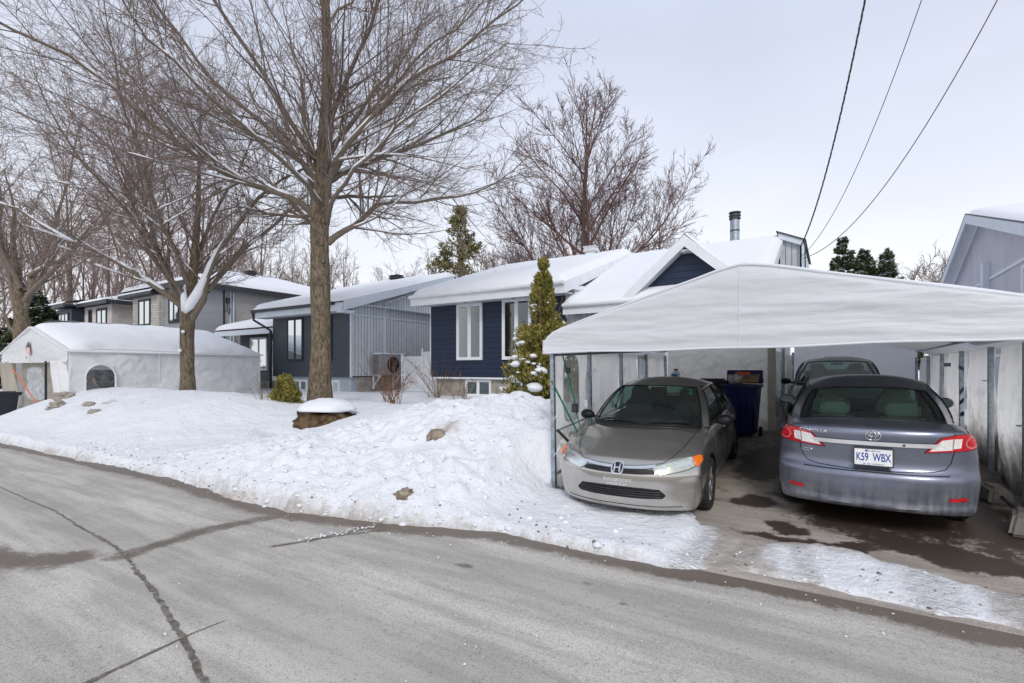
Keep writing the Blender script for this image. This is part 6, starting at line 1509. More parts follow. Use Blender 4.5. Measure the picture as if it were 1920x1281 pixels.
def hero(name, base, trunk, limbs, label, seed, mats=('maple_bark', 'limb_bark', 'twig_bark'), dens=(2.0, 2.6, 3.2, 4.0), twig=.0042, snow_th=.05, len_scale=1., extra=0, up=(.02, .03, .03, .02)):
    """trunk: list of (dx, dd, z, radius); limbs: list of polylines [(dx, dd, z)...], r0 in metres relative to the base"""
    rng = np.random.default_rng(seed); b = np.array([base[0], base[1], 0.])
    W = lambda q: b+np.array([*across(q[0], q[1]), q[2]])
    th = thing(name, (base[0], base[1], base[2]), label, 'tree')
    tp = spline([W(q) for q in trunk], 44)[None]; tr = np.interp(np.linspace(0, len(trunk)-1, 44), range(len(trunk)), [q[3] for q in trunk])[None]
    z = tp[0, :, 2]; tr = tr*(1+.22*np.exp(-(z-base[2])/.35))[None]
    v, q = tubes(tp, tr, 26); nn = 26
    # bark relief and knots
    c = np.repeat(tp[0], nn, 0); d = v-c; nrm = d/(np.linalg.norm(d, axis=1, keepdims=True)+1e-9)
    amp = .055*fbm(v[:, 0]*3, v[:, 1]*3, v[:, 2]*.8, seed=seed)+.03*fbm(v[:, 0]*9, v[:, 1]*9, v[:, 2]*1.6, seed=seed+1)
    v = v+d*(amp*3)[:, None]
    tm = fastmesh('trunk', v-np.array(WL[th.name]), q, mats[0], th)
    lv1p, lv1r, L1 = [], [], []
    for r0, pts in limbs:
        p = spline([W(q) for q in pts], 14); Ln = np.linalg.norm(np.diff(p, axis=0), axis=1).sum()
        lv1p.append(p); lv1r.append(r0*(1-np.linspace(0, 1, 14)**.8*.86)); L1.append(Ln)
    if extra:
        # further limbs off the leader in all directions
        P_, D_, L_, R_ = [], [], [], []
        for k in range(extra):
            f = rng.uniform(.45, .97); i = int(f*43); a = k*2.4+rng.uniform(-.4, .4); el = np.radians(rng.uniform(28, 62)+18*f)
            P_.append(tp[0, i]); D_.append([math.cos(a)*math.cos(el), math.sin(a)*math.cos(el), math.sin(el)]); L_.append(len_scale*rng.uniform(3.2, 5.6)*(1.25-f*.75)); R_.append(min(tr[0, i]*.34, .052))
        pe, re_ = grow(rng, np.array(P_), np.array(D_), np.array(L_), np.array(R_), np.array(R_)*.14, 14, .05, .012)
        lv1p += list(pe); lv1r += list(re_); L1 += list(L_)
    p1, r1, L1 = np.array(lv1p), np.array(lv1r), np.array(L1)
    if len(L1): w = rng.normal(0, .03, p1.shape); w[:, :2] = 0; w = (w+np.roll(w, 1, 1))/1.; p1 = p1+w
    a = spawn(rng, p1, r1, L1, dens[0], .12, (36, 10), .56, .5, .008, .25, .5)
    p2, r2 = grow(rng, a[0], a[1], a[2], a[3], np.full(len(a[3]), twig*1.1), 9, .075, up[0]); L2 = a[2]
    a = spawn(rng, p2, r2, L2, dens[1], .10, (38, 10), .50, .62, twig*1.25, .2, .3)
    p3, r3 = grow(rng, a[0], a[1], a[2], a[3], np.full(len(a[3]), twig*.9), 7, .09, up[1]); L3 = a[2]
    a = spawn(rng, p3, r3, L3, dens[2], .08, (40, 12), .60, .7, twig, .1, .22)
    p4, r4 = grow(rng, a[0], a[1], a[2], a[3], np.full(len(a[3]), twig*.75), 5, .10, up[2]); L4 = a[2]
    a = spawn(rng, p4, r4, L4, dens[3], .1, (42, 12), .7, .8, twig*.85, 0, .14)
    p5, r5 = grow(rng, a[0], a[1], a[2], a[3], np.full(len(a[3]), twig*.6), 4, .10, up[3])
    print(name, 'branches', len(L1), len(p2), len(p3), len(p4), len(p5))
    br = mesh_of('limbs', [(p1, r1, 10), (p2, r2, 6)], mats[1], th)
    tw = mesh_of('twigs', [(p3, r3, 4), (p4, r4, 3), (p5, r5, 3)], mats[2], th)
    sn = snow_on([(*refine(p1, r1, 60), 8), (*refine(p2, r2, 20), 6)], .016, snow_th, .82, seed, .50)
    if sn: mesh_of('snow_cover', sn, 'snow', th)
    return th, tp, tr
def knot(th, loc, r, nrm, nm='knot'):
    m = MB(); n_ = Vector(nrm).normalized(); u = n_.cross(Vector((0, 0, 1))).normalized(); w = n_.cross(u)
    k = 16
    rings = [(r, 0), (r*.95, r*.25), (r*.72, r*.42), (r*.5, r*.38), (r*.25, r*.28), (.001, r*.34)]
    G = np.array([[tuple(Vector(loc)+(u*math.cos(a)+w*math.sin(a))*q*(1+.1*math.sin(3*a))+n_*h) for a in np.linspace(0, 2*np.pi, k+1)] for q, h in rings]); m.grid(G); m.build(nm, 'maple_bark', th, smooth=True)
# the big maple. one pixel of the photo is 0.0147 m at its distance
K = .01474; px = lambda x, y, d=0: ((x-600)*K, d, HC+(692-y)*K)
bx_, by_ = -12.0, 9.0
trunk = [(0, 0, .70, .30), (0, 0, 1.5, .27), (.02, 0, 3.0, .26), (-.0, 0, 4.6, .25), (.0, 0, 6.0, .24), (.05, 0, 6.9, .21), (.12, .0, 8.2, .175), (.16, .1, 9.8, .145), (.14, .1, 11.6, .12), (.05, .0, 13.4, .08), (.0, .1, 15.3, .04)]
limbs = [
 (.10, [px(592, 400), px(545, 372, -.4), px(470, 355, -.9), px(380, 300, -1.6), px(280, 205, -2.2), px(150, 150, -3.0), px(20, 60, -3.4)]),
 (.09, [px(590, 385), px(560, 300, .5), px(480, 240, 1.0), px(380, 170, 1.6), px(270, 60, 2.2), px(200, -60, 2.6)]),
 (.085, [px(592, 350), px(560, 290, -.6), px(470, 230, -1.4), px(400, 120, -2.0), px(330, -20, -2.6)]),
 (.10, [px(610, 455), px(650, 420, .3), px(700, 365, .8), px(800, 345, 1.2), px(900, 318, 1.4), px(985, 250, 1.5)]),
 (.07, [px(610, 420), px(660, 380, -1.0), px(740, 330, -1.8), px(840, 270, -2.4), px(950, 200, -2.8)]),
 (.07, [px(610, 360), px(670, 250, -.3), px(770, 140, -.2), px(880, 40, -.2), px(960, -60, 0)]),
 (.065, [px(605, 425), px(560, 400, .6), px(490, 330, 1.0), px(400, 260, 1.6), px(300, 230, 2.0), px(180, 240, 2.2)]),
 (.10, [px(612, 400), px(640, 335, -.6), px(720, 265, -1.3), px(820, 215, -2.0), px(920, 170, -2.4), px(1000, 110, -2.6)]),
 (.095, [px(608, 345), px(660, 300, .5), px(760, 240, 1.2), px(870, 160, 2.0), px(960, 60, 2.6)]),
 (.09, [px(610, 330), px(640, 230, -.6), px(700, 130, -1.2), px(760, 20, -1.8), px(820, -100, -2.2)]),
 (.09, [px(600, 330), px(560, 210, .5), px(530, 90, .9), px(490, -60, 1.3)]),
 (.085, [px(612, 290), px(665, 170, .8), px(730, 40, 1.6), px(800, -80, 2.2)]),
 (.08, [px(608, 300), px(640, 190, -1.2), px(655, 60, -2.2), px(660, -90, -3.0)]),
 (.08, [px(590, 300), px(540, 190, -1.5), px(470, 60, -2.6), px(420, -60, -3.2)]),
 (.07, [px(605, 390), px(600, 360, -1.6), px(560, 330, -3.4), px(520, 290, -4.8), px(500, 240, -5.8)]),
 (.07, [px(605, 370), px(640, 330, 1.6), px(700, 290, 3.2), px(740, 240, 4.6)]),
 (.06, [px(590, 405), px(520, 385, .8), px(440, 370, 1.4), px(350, 345, 2.0), px(260, 360, 2.4)]),
]
th, tp, tr = hero('bare_maple', (bx_, by_, .75), trunk, limbs, 'big bare maple with thick knotted trunk in front of the grey-blue house', 11, extra=16, dens=(3.2, 3.4, 3.4, 3.3), twig=.0041, snow_th=.03)
vd = Vector((12, -9, 0)).normalized()
for z, o_, r_ in ((5.85, .10, .10), (5.25, -.05, .13), (4.75, .12, .09), (4.15, -.02, .14), (3.45, .05, .12), (5.5, -.18, .08), (2.75, .16, .06)):
    side = Vector((vd.y, -vd.x, 0)); n_ = (vd+side*o_*-2).normalized(); knot(th, Vector((bx_, by_, z))+n_*.225, r_, n_)
# the smaller forked tree
K = .01737; px = lambda x, y, d=0: ((x-350)*K, d, HC+(692-y)*K)
trunk = [(0, 0, .85, .22), (0, 0, 1.6, .20), (-.03, 0, 2.6, .195), (-.02, 0, 3.3, .21), (.0, 0, 3.7, .22), (.04, .1, 4.3, .19), (.12, .1, 5.2, .13), (.25, .1, 6.6, .09), (.3, .1, 8.5, .05), (.35, .1, 10.5, .02)]
limbs = [
 (.13, [px(352, 600), px(385, 560, -.1), px(398, 520, -.2), px(440, 455, -.5), px(500, 395, -.9), px(560, 360, -1.2), px(640, 330, -1.5)]),
 (.13, [px(345, 590), px(320, 545, .2), px(290, 500, .4), px(255, 430, .7), px(225, 350, 1.0), px(190, 230, 1.4), px(160, 90, 1.8)]),
 (.11, [px(338, 575), px(300, 535, -.4), px(255, 505, -.8), px(200, 470, -1.4), px(120, 420, -2.0), px(20, 400, -2.6)]),
 (.10, [px(352, 560), px(365, 470, .3), px(380, 380, .7), px(420, 280, 1.0), px(460, 160, 1.3)]),
 (.09, [px(350, 540), px(340, 450, -.6), px(320, 350, -1.2), px(300, 230, -1.7), px(290, 90, -2.2)]),
 (.08, [px(390, 545, -.1), px(420, 480, .6), px(470, 400, 1.4), px(520, 320, 2.2), px(560, 230, 2.8)]),
 (.08, [px(300, 510), px(280, 420, -.9), px(230, 330, -1.8), px(200, 220, -2.6)]),
 (.07, [px(255, 440, .6), px(180, 380, .9), px(90, 330, 1.2), px(-20, 300, 1.5)]),
 (.07, [px(350, 560), px(345, 500, -1.2), px(350, 420, -2.6), px(370, 340, -3.8)]),
 (.07, [px(345, 560), px(350, 480, 1.6), px(330, 400, 3.2), px(340, 300, 4.4)]),
 (.06, [px(225, 350, 1.0), px(150, 250, 1.2), px(60, 170, 1.4), px(-40, 80, 1.6)]),
]
th, tp, tr = hero('forked_tree', (-17.78, 8.3, .9), trunk, limbs, 'bare tree with low snowy fork in front of the snowy shelter side', 23, dens=(2.6, 3.0, 3.2, 3.2), twig=.0044, snow_th=.045, extra=5, len_scale=.8)
# thick snow packed in the fork
m = MB(); b3 = np.array([-17.78, 8.3, 0.]); W = lambda q: b3+np.array([*across(q[0], q[1]), q[2]])
m.tube([W(px(352, 588, -.22)), W(px(360, 575, -.20)), W(px(376, 552, -.22)), W(px(392, 520, -.22)), W(px(402, 498, -.28)), W(px(438, 447, -.5))], [.05, .15, .15, .11, .09, .02], 12)
m.tube([W(px(352, 585, -.22)), W(px(351, 560, -.22)), W(px(350, 535, -.16))], [.10, .10, .02], 10)
m.build('fork_snow', 'snow', th, smooth=True)
blob_ = [(351, 623, .055), (345, 658, .06)]
for x, y, r_ in blob_:
    m = MB(); bmm = bmesh.new(); bmesh.ops.create_icosphere(bmm, subdivisions=2, radius=r_)
    c = Vector(W(px(x, y, -.27))); 
    for v in bmm.verts: v.co += c
    m.bm(bmm); m.build('snow_clump', 'snow', th, smooth=True)
# third tree at the left edge
K = .0253; px = lambda x, y, d=0: ((x-45)*K, d, HC+(692-y)*K)
trunk = [(-.1, 0, .6, .38), (0, 0, 2.2, .34), (.1, 0, 3.6, .32), (.0, 0, 4.6, .25), (-.35, .2, 6.2, .15), (-.75, .4, 8.0, .10), (-.9, .6, 9.6, .06), (-1.4, .6, 11.5, .02)]
limbs = [
 (.14, [px(50, 565), px(100, 530, -.4), px(170, 485, -1.0), px(230, 440, -1.6), px(300, 400, -2.0)]),
 (.16, [px(48, 590), px(62, 520, .3), px(75, 440, .6), px(100, 330, .9), px(120, 200, 1.2)]),
 (.16, [px(40, 590), px(15, 520, .2), px(-10, 430, .5), px(-30, 300, .9)]),
 (.12, [px(45, 540), px(30, 440, -.8), px(40, 340, -1.5), px(20, 210, -2.2)]),
 (.12, [px(40, 640), px(0, 590, .4), px(-60, 520, .9)]),
 (.10, [px(60, 520), px(130, 440, 1.0), px(180, 350, 1.8), px(240, 260, 2.4)]),
]
hero('multi_stem_tree', (-32.5, 7.8, .6), trunk, limbs, 'bare many-stemmed tree at the far left, beside the shelter door', 31, dens=(2.0, 2.4, 2.7, 2.6), twig=.0072, extra=6, snow_th=.03)

# background trees: a few kinds, each copied as a thing with its trunk and branches
def far_tree(H, seed, spread=.42, nl=9, twig=.012, dens=(1.5, 1.9, 2.2), up=.05, fork=.28, red=False, elev=(50, 76), TW='far_twig'):
    rng = np.random.default_rng(seed); tz = np.linspace(0, 1, 12); tp = np.stack([.25*fbm(tz*2, 0, seed=seed), .25*fbm(tz*2, 5, seed=seed), tz*H*.95], -1); tp[:, :2] -= tp[0, :2]; tr = np.interp(tz, [0, .3, .7, 1], [H*.014, H*.0105, H*.005, H*.001])
    P_, D_, L_, R_ = [], [], [], []
    for k in range(nl):
        f = fork+(.9-fork)*(k+.5)/nl; i = f*11; a = k*2.4+rng.uniform(-.4, .4); el = np.radians(rng.uniform(*elev)); i0 = int(i)
        P_.append(tp[i0]+(tp[min(i0+1, 11)]-tp[i0])*(i-i0)); D_.append([math.cos(a)*math.cos(el), math.sin(a)*math.cos(el), math.sin(el)]); L_.append(H*spread*rng.uniform(.8, 1.2)*(1.35-f)); R_.append(np.interp(f, tz, tr)*.6)
    L1 = np.array(L_); p1, r1 = grow(rng, np.array(P_), np.array(D_), L1, np.array(R_), np.full(nl, twig*1.4), 10, .07, up*.4)
    a = spawn(rng, p1, r1, L1, dens[0], .15, (34, 10), .5, .55, twig*1.3, 0, .6); p2, r2 = grow(rng, a[0], a[1], a[2], a[3], np.full(len(a[3]), twig), 7, .09, up); L2 = a[2]
    a = spawn(rng, p2, r2, L2, dens[1], .1, (36, 10), .55, .65, twig*1.1, 0, .4); p3, r3 = grow(rng, a[0], a[1], a[2], a[3], np.full(len(a[3]), twig*.8), 5, .10, up); L3 = a[2]
    a = spawn(rng, p3, r3, L3, dens[2], .1, (38, 12), .65, .75, twig*.9, 0, .3); p4, r4 = grow(rng, a[0], a[1], a[2], a[3], np.full(len(a[3]), twig*.6), 4, .1, up)
    t = fastmesh('trunk', *tubes(tp[None], tr[None], 10), 'far_bark')
    vs, qs, n = [], [], 0
    for p, r, k in ((p1, r1, 6), (p2, r2, 4), (p3, r3, 3), (p4, r4, 3)):
        v, q = tubes(p, r, k); vs.append(v); qs.append(q+n); n += len(v)
    b = fastmesh('branches', np.vstack(vs), np.vstack(qs), TW)
    return [t, b]
KINDS = [far_tree(17, 41), far_tree(15, 42, .5, 11, elev=(40, 70)), far_tree(13, 43, .4, 8, elev=(55, 80)), far_tree(8, 44, .6, 12, .010, (2.8, 3.0, 3.2), .03, .1, elev=(25, 65))]
used = [False]*len(KINDS)
def put_tree(kind, x, y, z, sc, rot, label, group=None, name='bare_tree'):
    th = thing(name, (x, y, z), label, 'tree', group); th.scale = (sc, sc, sc); th.rotation_euler = (0, 0, rot)
    for o in KINDS[kind]:
        c = o if not used[kind] else o.copy()
        if used[kind]: col.objects.link(c)
        c.parent = th
    used[kind] = True
    return th
rng = np.random.default_rng(77)
n = 0
for k in range(56):
    # scattered wood behind the houses, left half of the view
    D_ = rng.uniform(44, 72); X_ = (-1.10+1.02*(k+.5)/56+rng.uniform(-.015, .015))*D_
    if X_/D_ > -.30 : D_ = rng.uniform(60, 85); X_ = (-1.10+1.02*(k+.5)/56)*D_
    x, y = across(X_, D_); sc = rng.uniform(.85, 1.15)*np.interp(X_/D_, [-1.1, -.6, -.45, -.3, -.05], [1.05, 1.15, 1.1, 1.0, .75])
    put_tree(int(k % 3), float(x), float(y), .5, float(sc), float(rng.uniform(0, 6.28)), 'bare tree in the far row of woods behind the houses', 'bare trees in the woods behind the houses')
# the big red-budded tree behind the navy house and its neighbours
def budtree():
    bark('bud_twig', (.13, .075, .065), (.22, .13, .115), 1.); H = 21; return far_tree(H, 61, .43, 22, .012, (2.2, 2.8, 3.4), .07, .14, elev=(36, 74), TW='bud_twig')
KINDS.append(budtree()); used.append(False)
put_tree(4, -14.6, 32.5, .4, 1.0, 1.0, 'tallest bare tree with reddish twigs, rising behind the navy house roof')
KINDS.append(far_tree(15.5, 63, .46, 14, .013, (2.0, 2.4, 2.8), .06, .22, elev=(40, 72))); used.append(False)
put_tree(5, -10.6, 37, .4, .90, 2.2, 'slanting bare tree left of the flue, behind the steep snowy roof')
put_tree(3, -19.5, 30, .4, 1.25, .3, 'wide low bare tree right of the pine, behind the navy house', None); put_tree(3, -16.6, 29, .4, 1.05, 1.9, 'bushy bare tree left of the tallest tree trunk, behind the navy house'); put_tree(3, -21.6, 34, .4, 1.35, 4.0, 'leaning bare tree just right of the pine, low over the navy roof'); put_tree(3, -12.2, 31, .4, 1.1, 3.1, 'bushy bare tree right of the tallest tree trunk, behind the navy house')
for k, (x, y, s_) in enumerate([(5.2, 52, 1.25), (7.6, 53, 1.2), (9.6, 52, 1.2), (11.5, 55, 1.2)]): put_tree(3, x, y, .4, s_*1.0, k*1.7, 'bare tree in the far row right of the spruces', 'bare trees right of the spruces')

# conifers
def leafclumps(rng, C, N, size, stretch=1., dirs=None, spread_=2.2):
    """N small leaf faces round each centre C (M,3)"""
    c = np.repeat(C, N, 0); M_ = len(c); d = rng.normal(0, 1, (M_, 3)); d /= np.linalg.norm(d, axis=1, keepdims=True)
    c = c+d*rng.random((M_, 1))**.5*size*spread_
    a = rng.normal(0, 1, (M_, 3)); 
    if dirs is not None: a = a*.5+np.repeat(dirs, N, 0)*stretch
    a /= np.linalg.norm(a, axis=1, keepdims=True); b_ = np.cross(a, rng.normal(0, 1, (M_, 3))); b_ /= np.linalg.norm(b_, axis=1, keepdims=True)
    s1 = size*rng.uniform(.6, 1.3, (M_, 1)); s2 = s1*.38
    v = np.stack([c-b_*s2, c+a*s1, c+b_*s2, c-a*s1], 1).reshape(-1, 3); q = np.arange(M_*4).reshape(-1, 4)
    return v, q
def pine(loc, H, label, seed, mat='needles', tier=.55, spread=.30, sz=.16, snowy=True, name='pine_tree', n_leaf=16, gap=.15, droop=-.05, grp=None):
    rng = np.random.default_rng(seed); th = thing(name, loc, label, 'tree', grp)
    zs = np.arange(H*.10, H*.98, tier*H/10); P_, D_, L_ = [], [], []
    for z in zs:
        nb = rng.integers(5, 8)
        for k in range(nb):
            if rng.random() < gap: continue
            a = rng.uniform(0, 6.28); el = rng.uniform(-.05, .5)+.4*(z/H); P_.append([0, 0, z+rng.uniform(-.1, .1)]); D_.append([math.cos(a)*math.cos(el), math.sin(a)*math.cos(el), math.sin(el)]); L_.append(H*spread*(1-z/H)**.8*rng.uniform(.6, 1.15)+(.04 if name == 'spruce_tree' else .25))
    L_ = np.array(L_); p, r = grow(rng, np.array(P_), np.array(D_), L_, np.full(len(L_), .035*H/10), np.full(len(L_), .008), 8, .05, droop)
    a = spawn(rng, p, r, L_, 3.2, .25, (48, 10), .45, .6, .008, .5, .2); p2, r2 = grow(rng, a[0], a[1], a[2], a[3], np.full(len(a[3]), .005), 4, .05, .05)
    tz = np.linspace(0, H, 10); tp = np.stack([0*tz, 0*tz, tz], -1)[None]; tr = (np.linspace(.016*H, .01, 10))[None]
    v, q = tubes(tp, tr, 8); fastmesh('trunk', v, q, 'far_bark', th)
    vs, qs, n_ = [], [], 0
    for pp, rr, k in ((p, r, 5), (p2, r2, 3)): v, q = tubes(pp, rr, k); vs.append(v); qs.append(q+n_); n_ += len(v)
    fastmesh('branches', np.vstack(vs), np.vstack(qs), 'far_bark', th)
    C = np.vstack([p2[:, 2:].reshape(-1, 3), p[:, 4:].reshape(-1, 3)]); Dd = np.vstack([np.repeat(p2[:, 3]-p2[:, 1], p2.shape[1]-2, 0), np.repeat(p[:, 7]-p[:, 5], 4, 0)]); Dd /= np.linalg.norm(Dd, axis=1, keepdims=True)
    v, q = leafclumps(rng, C, n_leaf, sz, 1., Dd, 1.1 if name == 'spruce_tree' else 2.2); fastmesh('foliage', v, q, mat, th, False)
    if snowy:
        sel = rng.random(len(C)) < snowy*.25; c2 = C[sel]+[0, 0, sz*.9]; v, q = leafclumps(rng, c2, 8, sz*.75); v[:, 2] = np.repeat(c2[:, 2], 32)+(v[:, 2]-np.repeat(c2[:, 2], 32))*.35; fastmesh('snow_cover', v, q, 'snow', th, False)
    return th
pine((-23.6, 30, .5), 13.2, 'single open-branched pine standing behind the gap between grey-blue and navy houses', 81, tier=.62, spread=.33, sz=.15, n_leaf=8, snowy=.35, gap=.2, droop=.03)
pine((.55, 40, .5), 9.9, 'tallest pointed spruce behind the big shelter, under the wires', 82, 'spruce_needles', .30, .27, .13, 2.0, 'spruce_tree', 18, .05, -.05)
pine((1.75, 41, .5), 9.2, 'spruce in the middle of the trio, right of the tallest one', 83, 'spruce_needles', .30, .27, .13, 2.0, 'spruce_tree', 18, .05, -.05)
pine((2.95, 41, .5), 8.9, 'shorter right-hand spruce of the trio, next to the bare trees', 84, 'spruce_needles', .30, .28, .13, 2.0, 'spruce_tree', 18, .05, -.05)
pine((-37.6, 9.6, .4), 5.6, 'bushy dark evergreen with snow behind the many-stemmed tree', 85, 'spruce_needles', .3, .42, .15, 1.5, 'spruce_tree', 18, .05, -.05)
# cedars: dense upright foliage built of sprays
def cedar(loc, H, rad, label, seed, n, sz, lean=(0, 0), snow_n=0, name='cedar', cat_='shrub', low=.0, gapn=.0):
    rng = np.random.default_rng(seed); th = thing(name, loc, label, cat_)
    t = rng.random(n)**.85; rr = np.interp(t, [0, .15, .35, .55, .62, .75, 1], rad)*H; a = rng.uniform(0, 6.28, n)
    dn = fbm(a*2.2, t*5, seed=seed)
    f = rng.random(n)**.35*(1+.75*dn)
    C = np.stack([lean[0]*t*H+rr*f*np.cos(a), lean[1]*t*H+rr*f*np.sin(a), low+t*(H-low)], -1)
    keep = fbm(C[:, 0]*3+7, C[:, 1]*3, C[:, 2]*3, seed=seed+1) > -.28+gapn; C = C[keep]; a = a[keep]
    Dd = np.stack([np.cos(a)*.6, np.sin(a)*.6, np.full(len(C), 1.)], -1); Dd /= np.linalg.norm(Dd, axis=1, keepdims=True)
    v, q = leafclumps(rng, C, 7, sz, 1.2, Dd); fastmesh('foliage', v, q, 'cedar_leaf', th, False)
    k = 14; P_ = np.zeros((k, 3)); D_ = rng.normal(0, .05 if H > 2 else .25, (k, 3)); D_[:, 2] = 1; p, r = grow(rng, P_, D_/np.linalg.norm(D_, axis=1, keepdims=True), np.full(k, H*.8), np.full(k, .022), np.full(k, .005), 8, .05, .05)
    a = spawn(rng, p, r, np.full(k, H), 5, .2, (55, 10), .09, .5, .004, 0, .1); p2, r2 = grow(rng, a[0], a[1], a[2], a[3], np.full(len(a[3]), .003), 4, .1, .05)
    v1, q1 = tubes(p, r, 5); v2, q2 = tubes(p2, r2, 3); fastmesh('stem', np.vstack([v1, v2]), np.vstack([q1, q2+len(v1)]), 'shrub_bark', th)
    if snow_n:
        bmm = bmesh.new(); q_ = np.hypot(C[:, 0], C[:, 1])/(np.interp(C[:, 2]/H, [0, .15, .35, .55, .62, .75, 1], rad)*H+.02); Cc = C[q_ > np.percentile(q_, 70)]; Cs = Cc[rng.choice(len(Cc), min(snow_n, len(Cc)), replace=False)]; out = MB()
        for c in Cs:
            if c[2] < H*.08: continue
            b2 = bmesh.new(); bmesh.ops.create_icosphere(b2, subdivisions=2, radius=1); s_ = min(rng.exponential(.06)+.045, .20)*H/3.3*(1-.75*c[2]/H)
            ctr = Vector((c[0]*1.05, c[1]*1.05, c[2]+s_*.2))
            for v in b2.verts: f_ = float(fbm(v.co.x*2+c[0]*5, v.co.y*2, v.co.z*2, seed=seed+5)); v.co = Vector((v.co.x*s_, v.co.y*s_, v.co.z*s_*.55))*(1+.35*f_)+ctr
            out.add([v.co[:] for v in b2.verts], [[v.index for v in f.verts] for f in b2.faces]); b2.free()
        bmm.free(); o = out.build('snow_clumps', 'snow', th, True, True)
    return th
cedar((-6.55, 11.9, .7), 3.95, [.175, .20, .195, .155, .078, .058, .006], 'tall snow-dusted cedar in front of the navy house, left of the big shelter', 91, 6000, .06, (-.0, 0), 170, gapn=.17)
cedar((-12.35, 8.2, .42), 1.2, [.30, .33, .30, .26, .2, .15, .05], 'low golden-green cedar bush left of the big maple trunk', 92, 1500, .045, (-.05, 0), 3, 'cedar_bush', gapn=.1)
# leafless shrubs
def shrub(loc, H, nst, label, seed, spread=.5, mat='shrub_bark', leaves=0, name='bare_shrub', r0=.009, snowy=0):
    rng = np.random.default_rng(seed); th = thing(name, loc, label, 'shrub'); D_ = rng.normal(0, spread, (nst, 3)); D_[:, 2] = 1; D_ /= np.linalg.norm(D_, axis=1, keepdims=True)
    P_ = rng.normal(0, .09, (nst, 3)); P_[:, 2] = 0; L_ = H*rng.uniform(.55, 1.1, nst); p, r = grow(rng, P_, D_, L_, np.full(nst, r0), np.full(nst, .0035), 8, .07, .01)
    a = spawn(rng, p, r, L_, 3.4, .25, (30, 10), .42, .6, .0032, 0, .1); p2, r2 = grow(rng, a[0], a[1], a[2], a[3], np.full(len(a[3]), .0025), 5, .08, .02)
    v1, q1 = tubes(p, r, 5); v2, q2 = tubes(p2, r2, 3); fastmesh('stems', np.vstack([v1, v2]), np.vstack([q1, q2+len(v1)]), mat, th)
    if leaves:
        C = p2[:, 2:].reshape(-1, 3); C = C[rng.choice(len(C), min(leaves, len(C)), replace=False)]; v, q = leafclumps(rng, C, 2, .03); fastmesh('dry_leaves', v, q, 'dry_leaf', th, False)
    return th
shrub((-10.9, 10.5, .78), 1.75, 20, 'reddish bare shrub right of the big maple trunk, under the heat pump', 95, .42, leaves=60)
shrub((-9.75, 9.6, .8), .9, 12, 'low brown leafy shrub between the boulder and the reddish shrub', 96, .5, leaves=160)
shrub((-11.2, 13.0, .72), 1.5, 20, 'bare shrub in front of the white fence panels', 97, .42, leaves=30)
shrub((-9.9, 12.6, .7), .95, 10, 'brown-leaved bare shrub below the navy house basement window', 98, .5, leaves=140)
shrub((-12.7, 7.7, .72), .75, 9, 'thin dry stalks sticking out of the snow left of the cedar bush', 99, .4, r0=.005, name='dry_stalks')
# dead leaves hanging on the big trees
# ------------------------------------------------------------------ camera, sky, sun
cam = bpy.data.cameras.new('camera'); cam.lens = 950/1920*36; cam.sensor_width = 36; cam.shift_y = (692-640.5)/1920; cam.clip_end = 3000; cam.clip_start = .05
co = bpy.data.objects.new('camera', cam); col.objects.link(co); co.location = (0, 0, HC); co.rotation_euler = (R(90), 0, YAW); scene.camera = co
w = bpy.data.worlds.new('World'); scene.world = w; w.use_nodes = True; nt = w.node_tree; nt.nodes.clear()
N = nt.nodes.new; out = N('ShaderNodeOutputWorld'); bg = N('ShaderNodeBackground'); sky = N('ShaderNodeTexSky'); sky.sky_type = 'NISHITA'; sky.sun_disc = False
SE, SA = R(38), R(150)      # veiled sun, from behind the viewer and a little to the right
sky.sun_elevation = SE; sky.sun_rotation = SA; sky.air_density = 1.2; sky.dust_density = 3
tc = N('ShaderNodeTexCoord'); sp = N('ShaderNodeSeparateXYZ'); nt.links.new(tc.outputs['Generated'], sp.inputs[0])
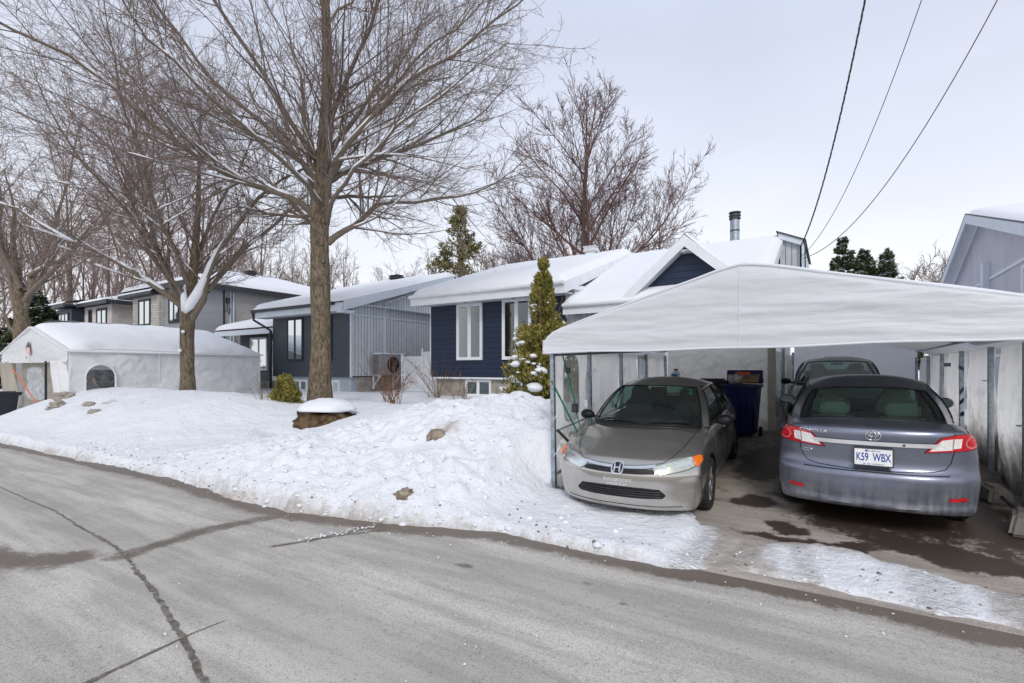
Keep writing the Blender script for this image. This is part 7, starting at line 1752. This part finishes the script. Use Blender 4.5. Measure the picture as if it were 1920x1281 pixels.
cr = N('ShaderNodeValToRGB'); e = cr.color_ramp.elements
e[0].position = 0; e[0].color = (.92, .92, .95, 1); e[1].position = 1; e[1].color = (.54, .59, .71, 1)
for p_, c_ in ((.12, (.87, .885, .925, 1)), (.3, (.715, .755, .855, 1)), (.55, (.60, .65, .785, 1))): q = e.new(p_); q.color = c_
nt.links.new(sp.outputs['Z'], cr.inputs[0])
nz = N('ShaderNodeTexNoise'); nz.inputs['Scale'].default_value = 1.6; nz.inputs['Detail'].default_value = 5; nz.inputs['Roughness'].default_value = .45
mp = N('ShaderNodeMapping'); mp.inputs['Scale'].default_value = (1, 1, 3); nt.links.new(tc.outputs['Generated'], mp.inputs[0]); nt.links.new(mp.outputs[0], nz.inputs['Vector'])
mr = N('ShaderNodeMapRange'); mr.inputs[1].default_value = .3; mr.inputs[2].default_value = .7; mr.inputs[3].default_value = 11.2; mr.inputs[4].default_value = 13.2; nt.links.new(nz.outputs[0], mr.inputs[0])
vm = N('ShaderNodeVectorMath'); vm.operation = 'SCALE'; nt.links.new(cr.outputs[0], vm.inputs[0]); nt.links.new(mr.outputs[0], vm.inputs['Scale'])
mx = N('ShaderNodeMix'); mx.data_type = 'RGBA'; mx.inputs[0].default_value = .90; nt.links.new(sky.outputs[0], mx.inputs[6]); nt.links.new(vm.outputs[0], mx.inputs[7])
nt.links.new(mx.outputs[2], bg.inputs[0]); bg.inputs[1].default_value = .1; nt.links.new(bg.outputs[0], out.inputs[0])
sl = bpy.data.lights.new('sun', 'SUN'); sl.energy = 1.5; sl.angle = R(18); sl.color = (1, .97, .92); so = bpy.data.objects.new('sun', sl); col.objects.link(so)
sd = Vector((math.sin(SA)*math.cos(SE), math.cos(SA)*math.cos(SE), math.sin(SE))); so.rotation_euler = sd.to_track_quat('Z', 'Y').to_euler()
scene.view_settings.view_transform = 'Standard'; scene.view_settings.look = 'None'; scene.view_settings.exposure = 0
scene.render.engine = 'CYCLES'; cy = scene.cycles; cy.max_bounces = 8; cy.transparent_max_bounces = 16; cy.use_denoising = True
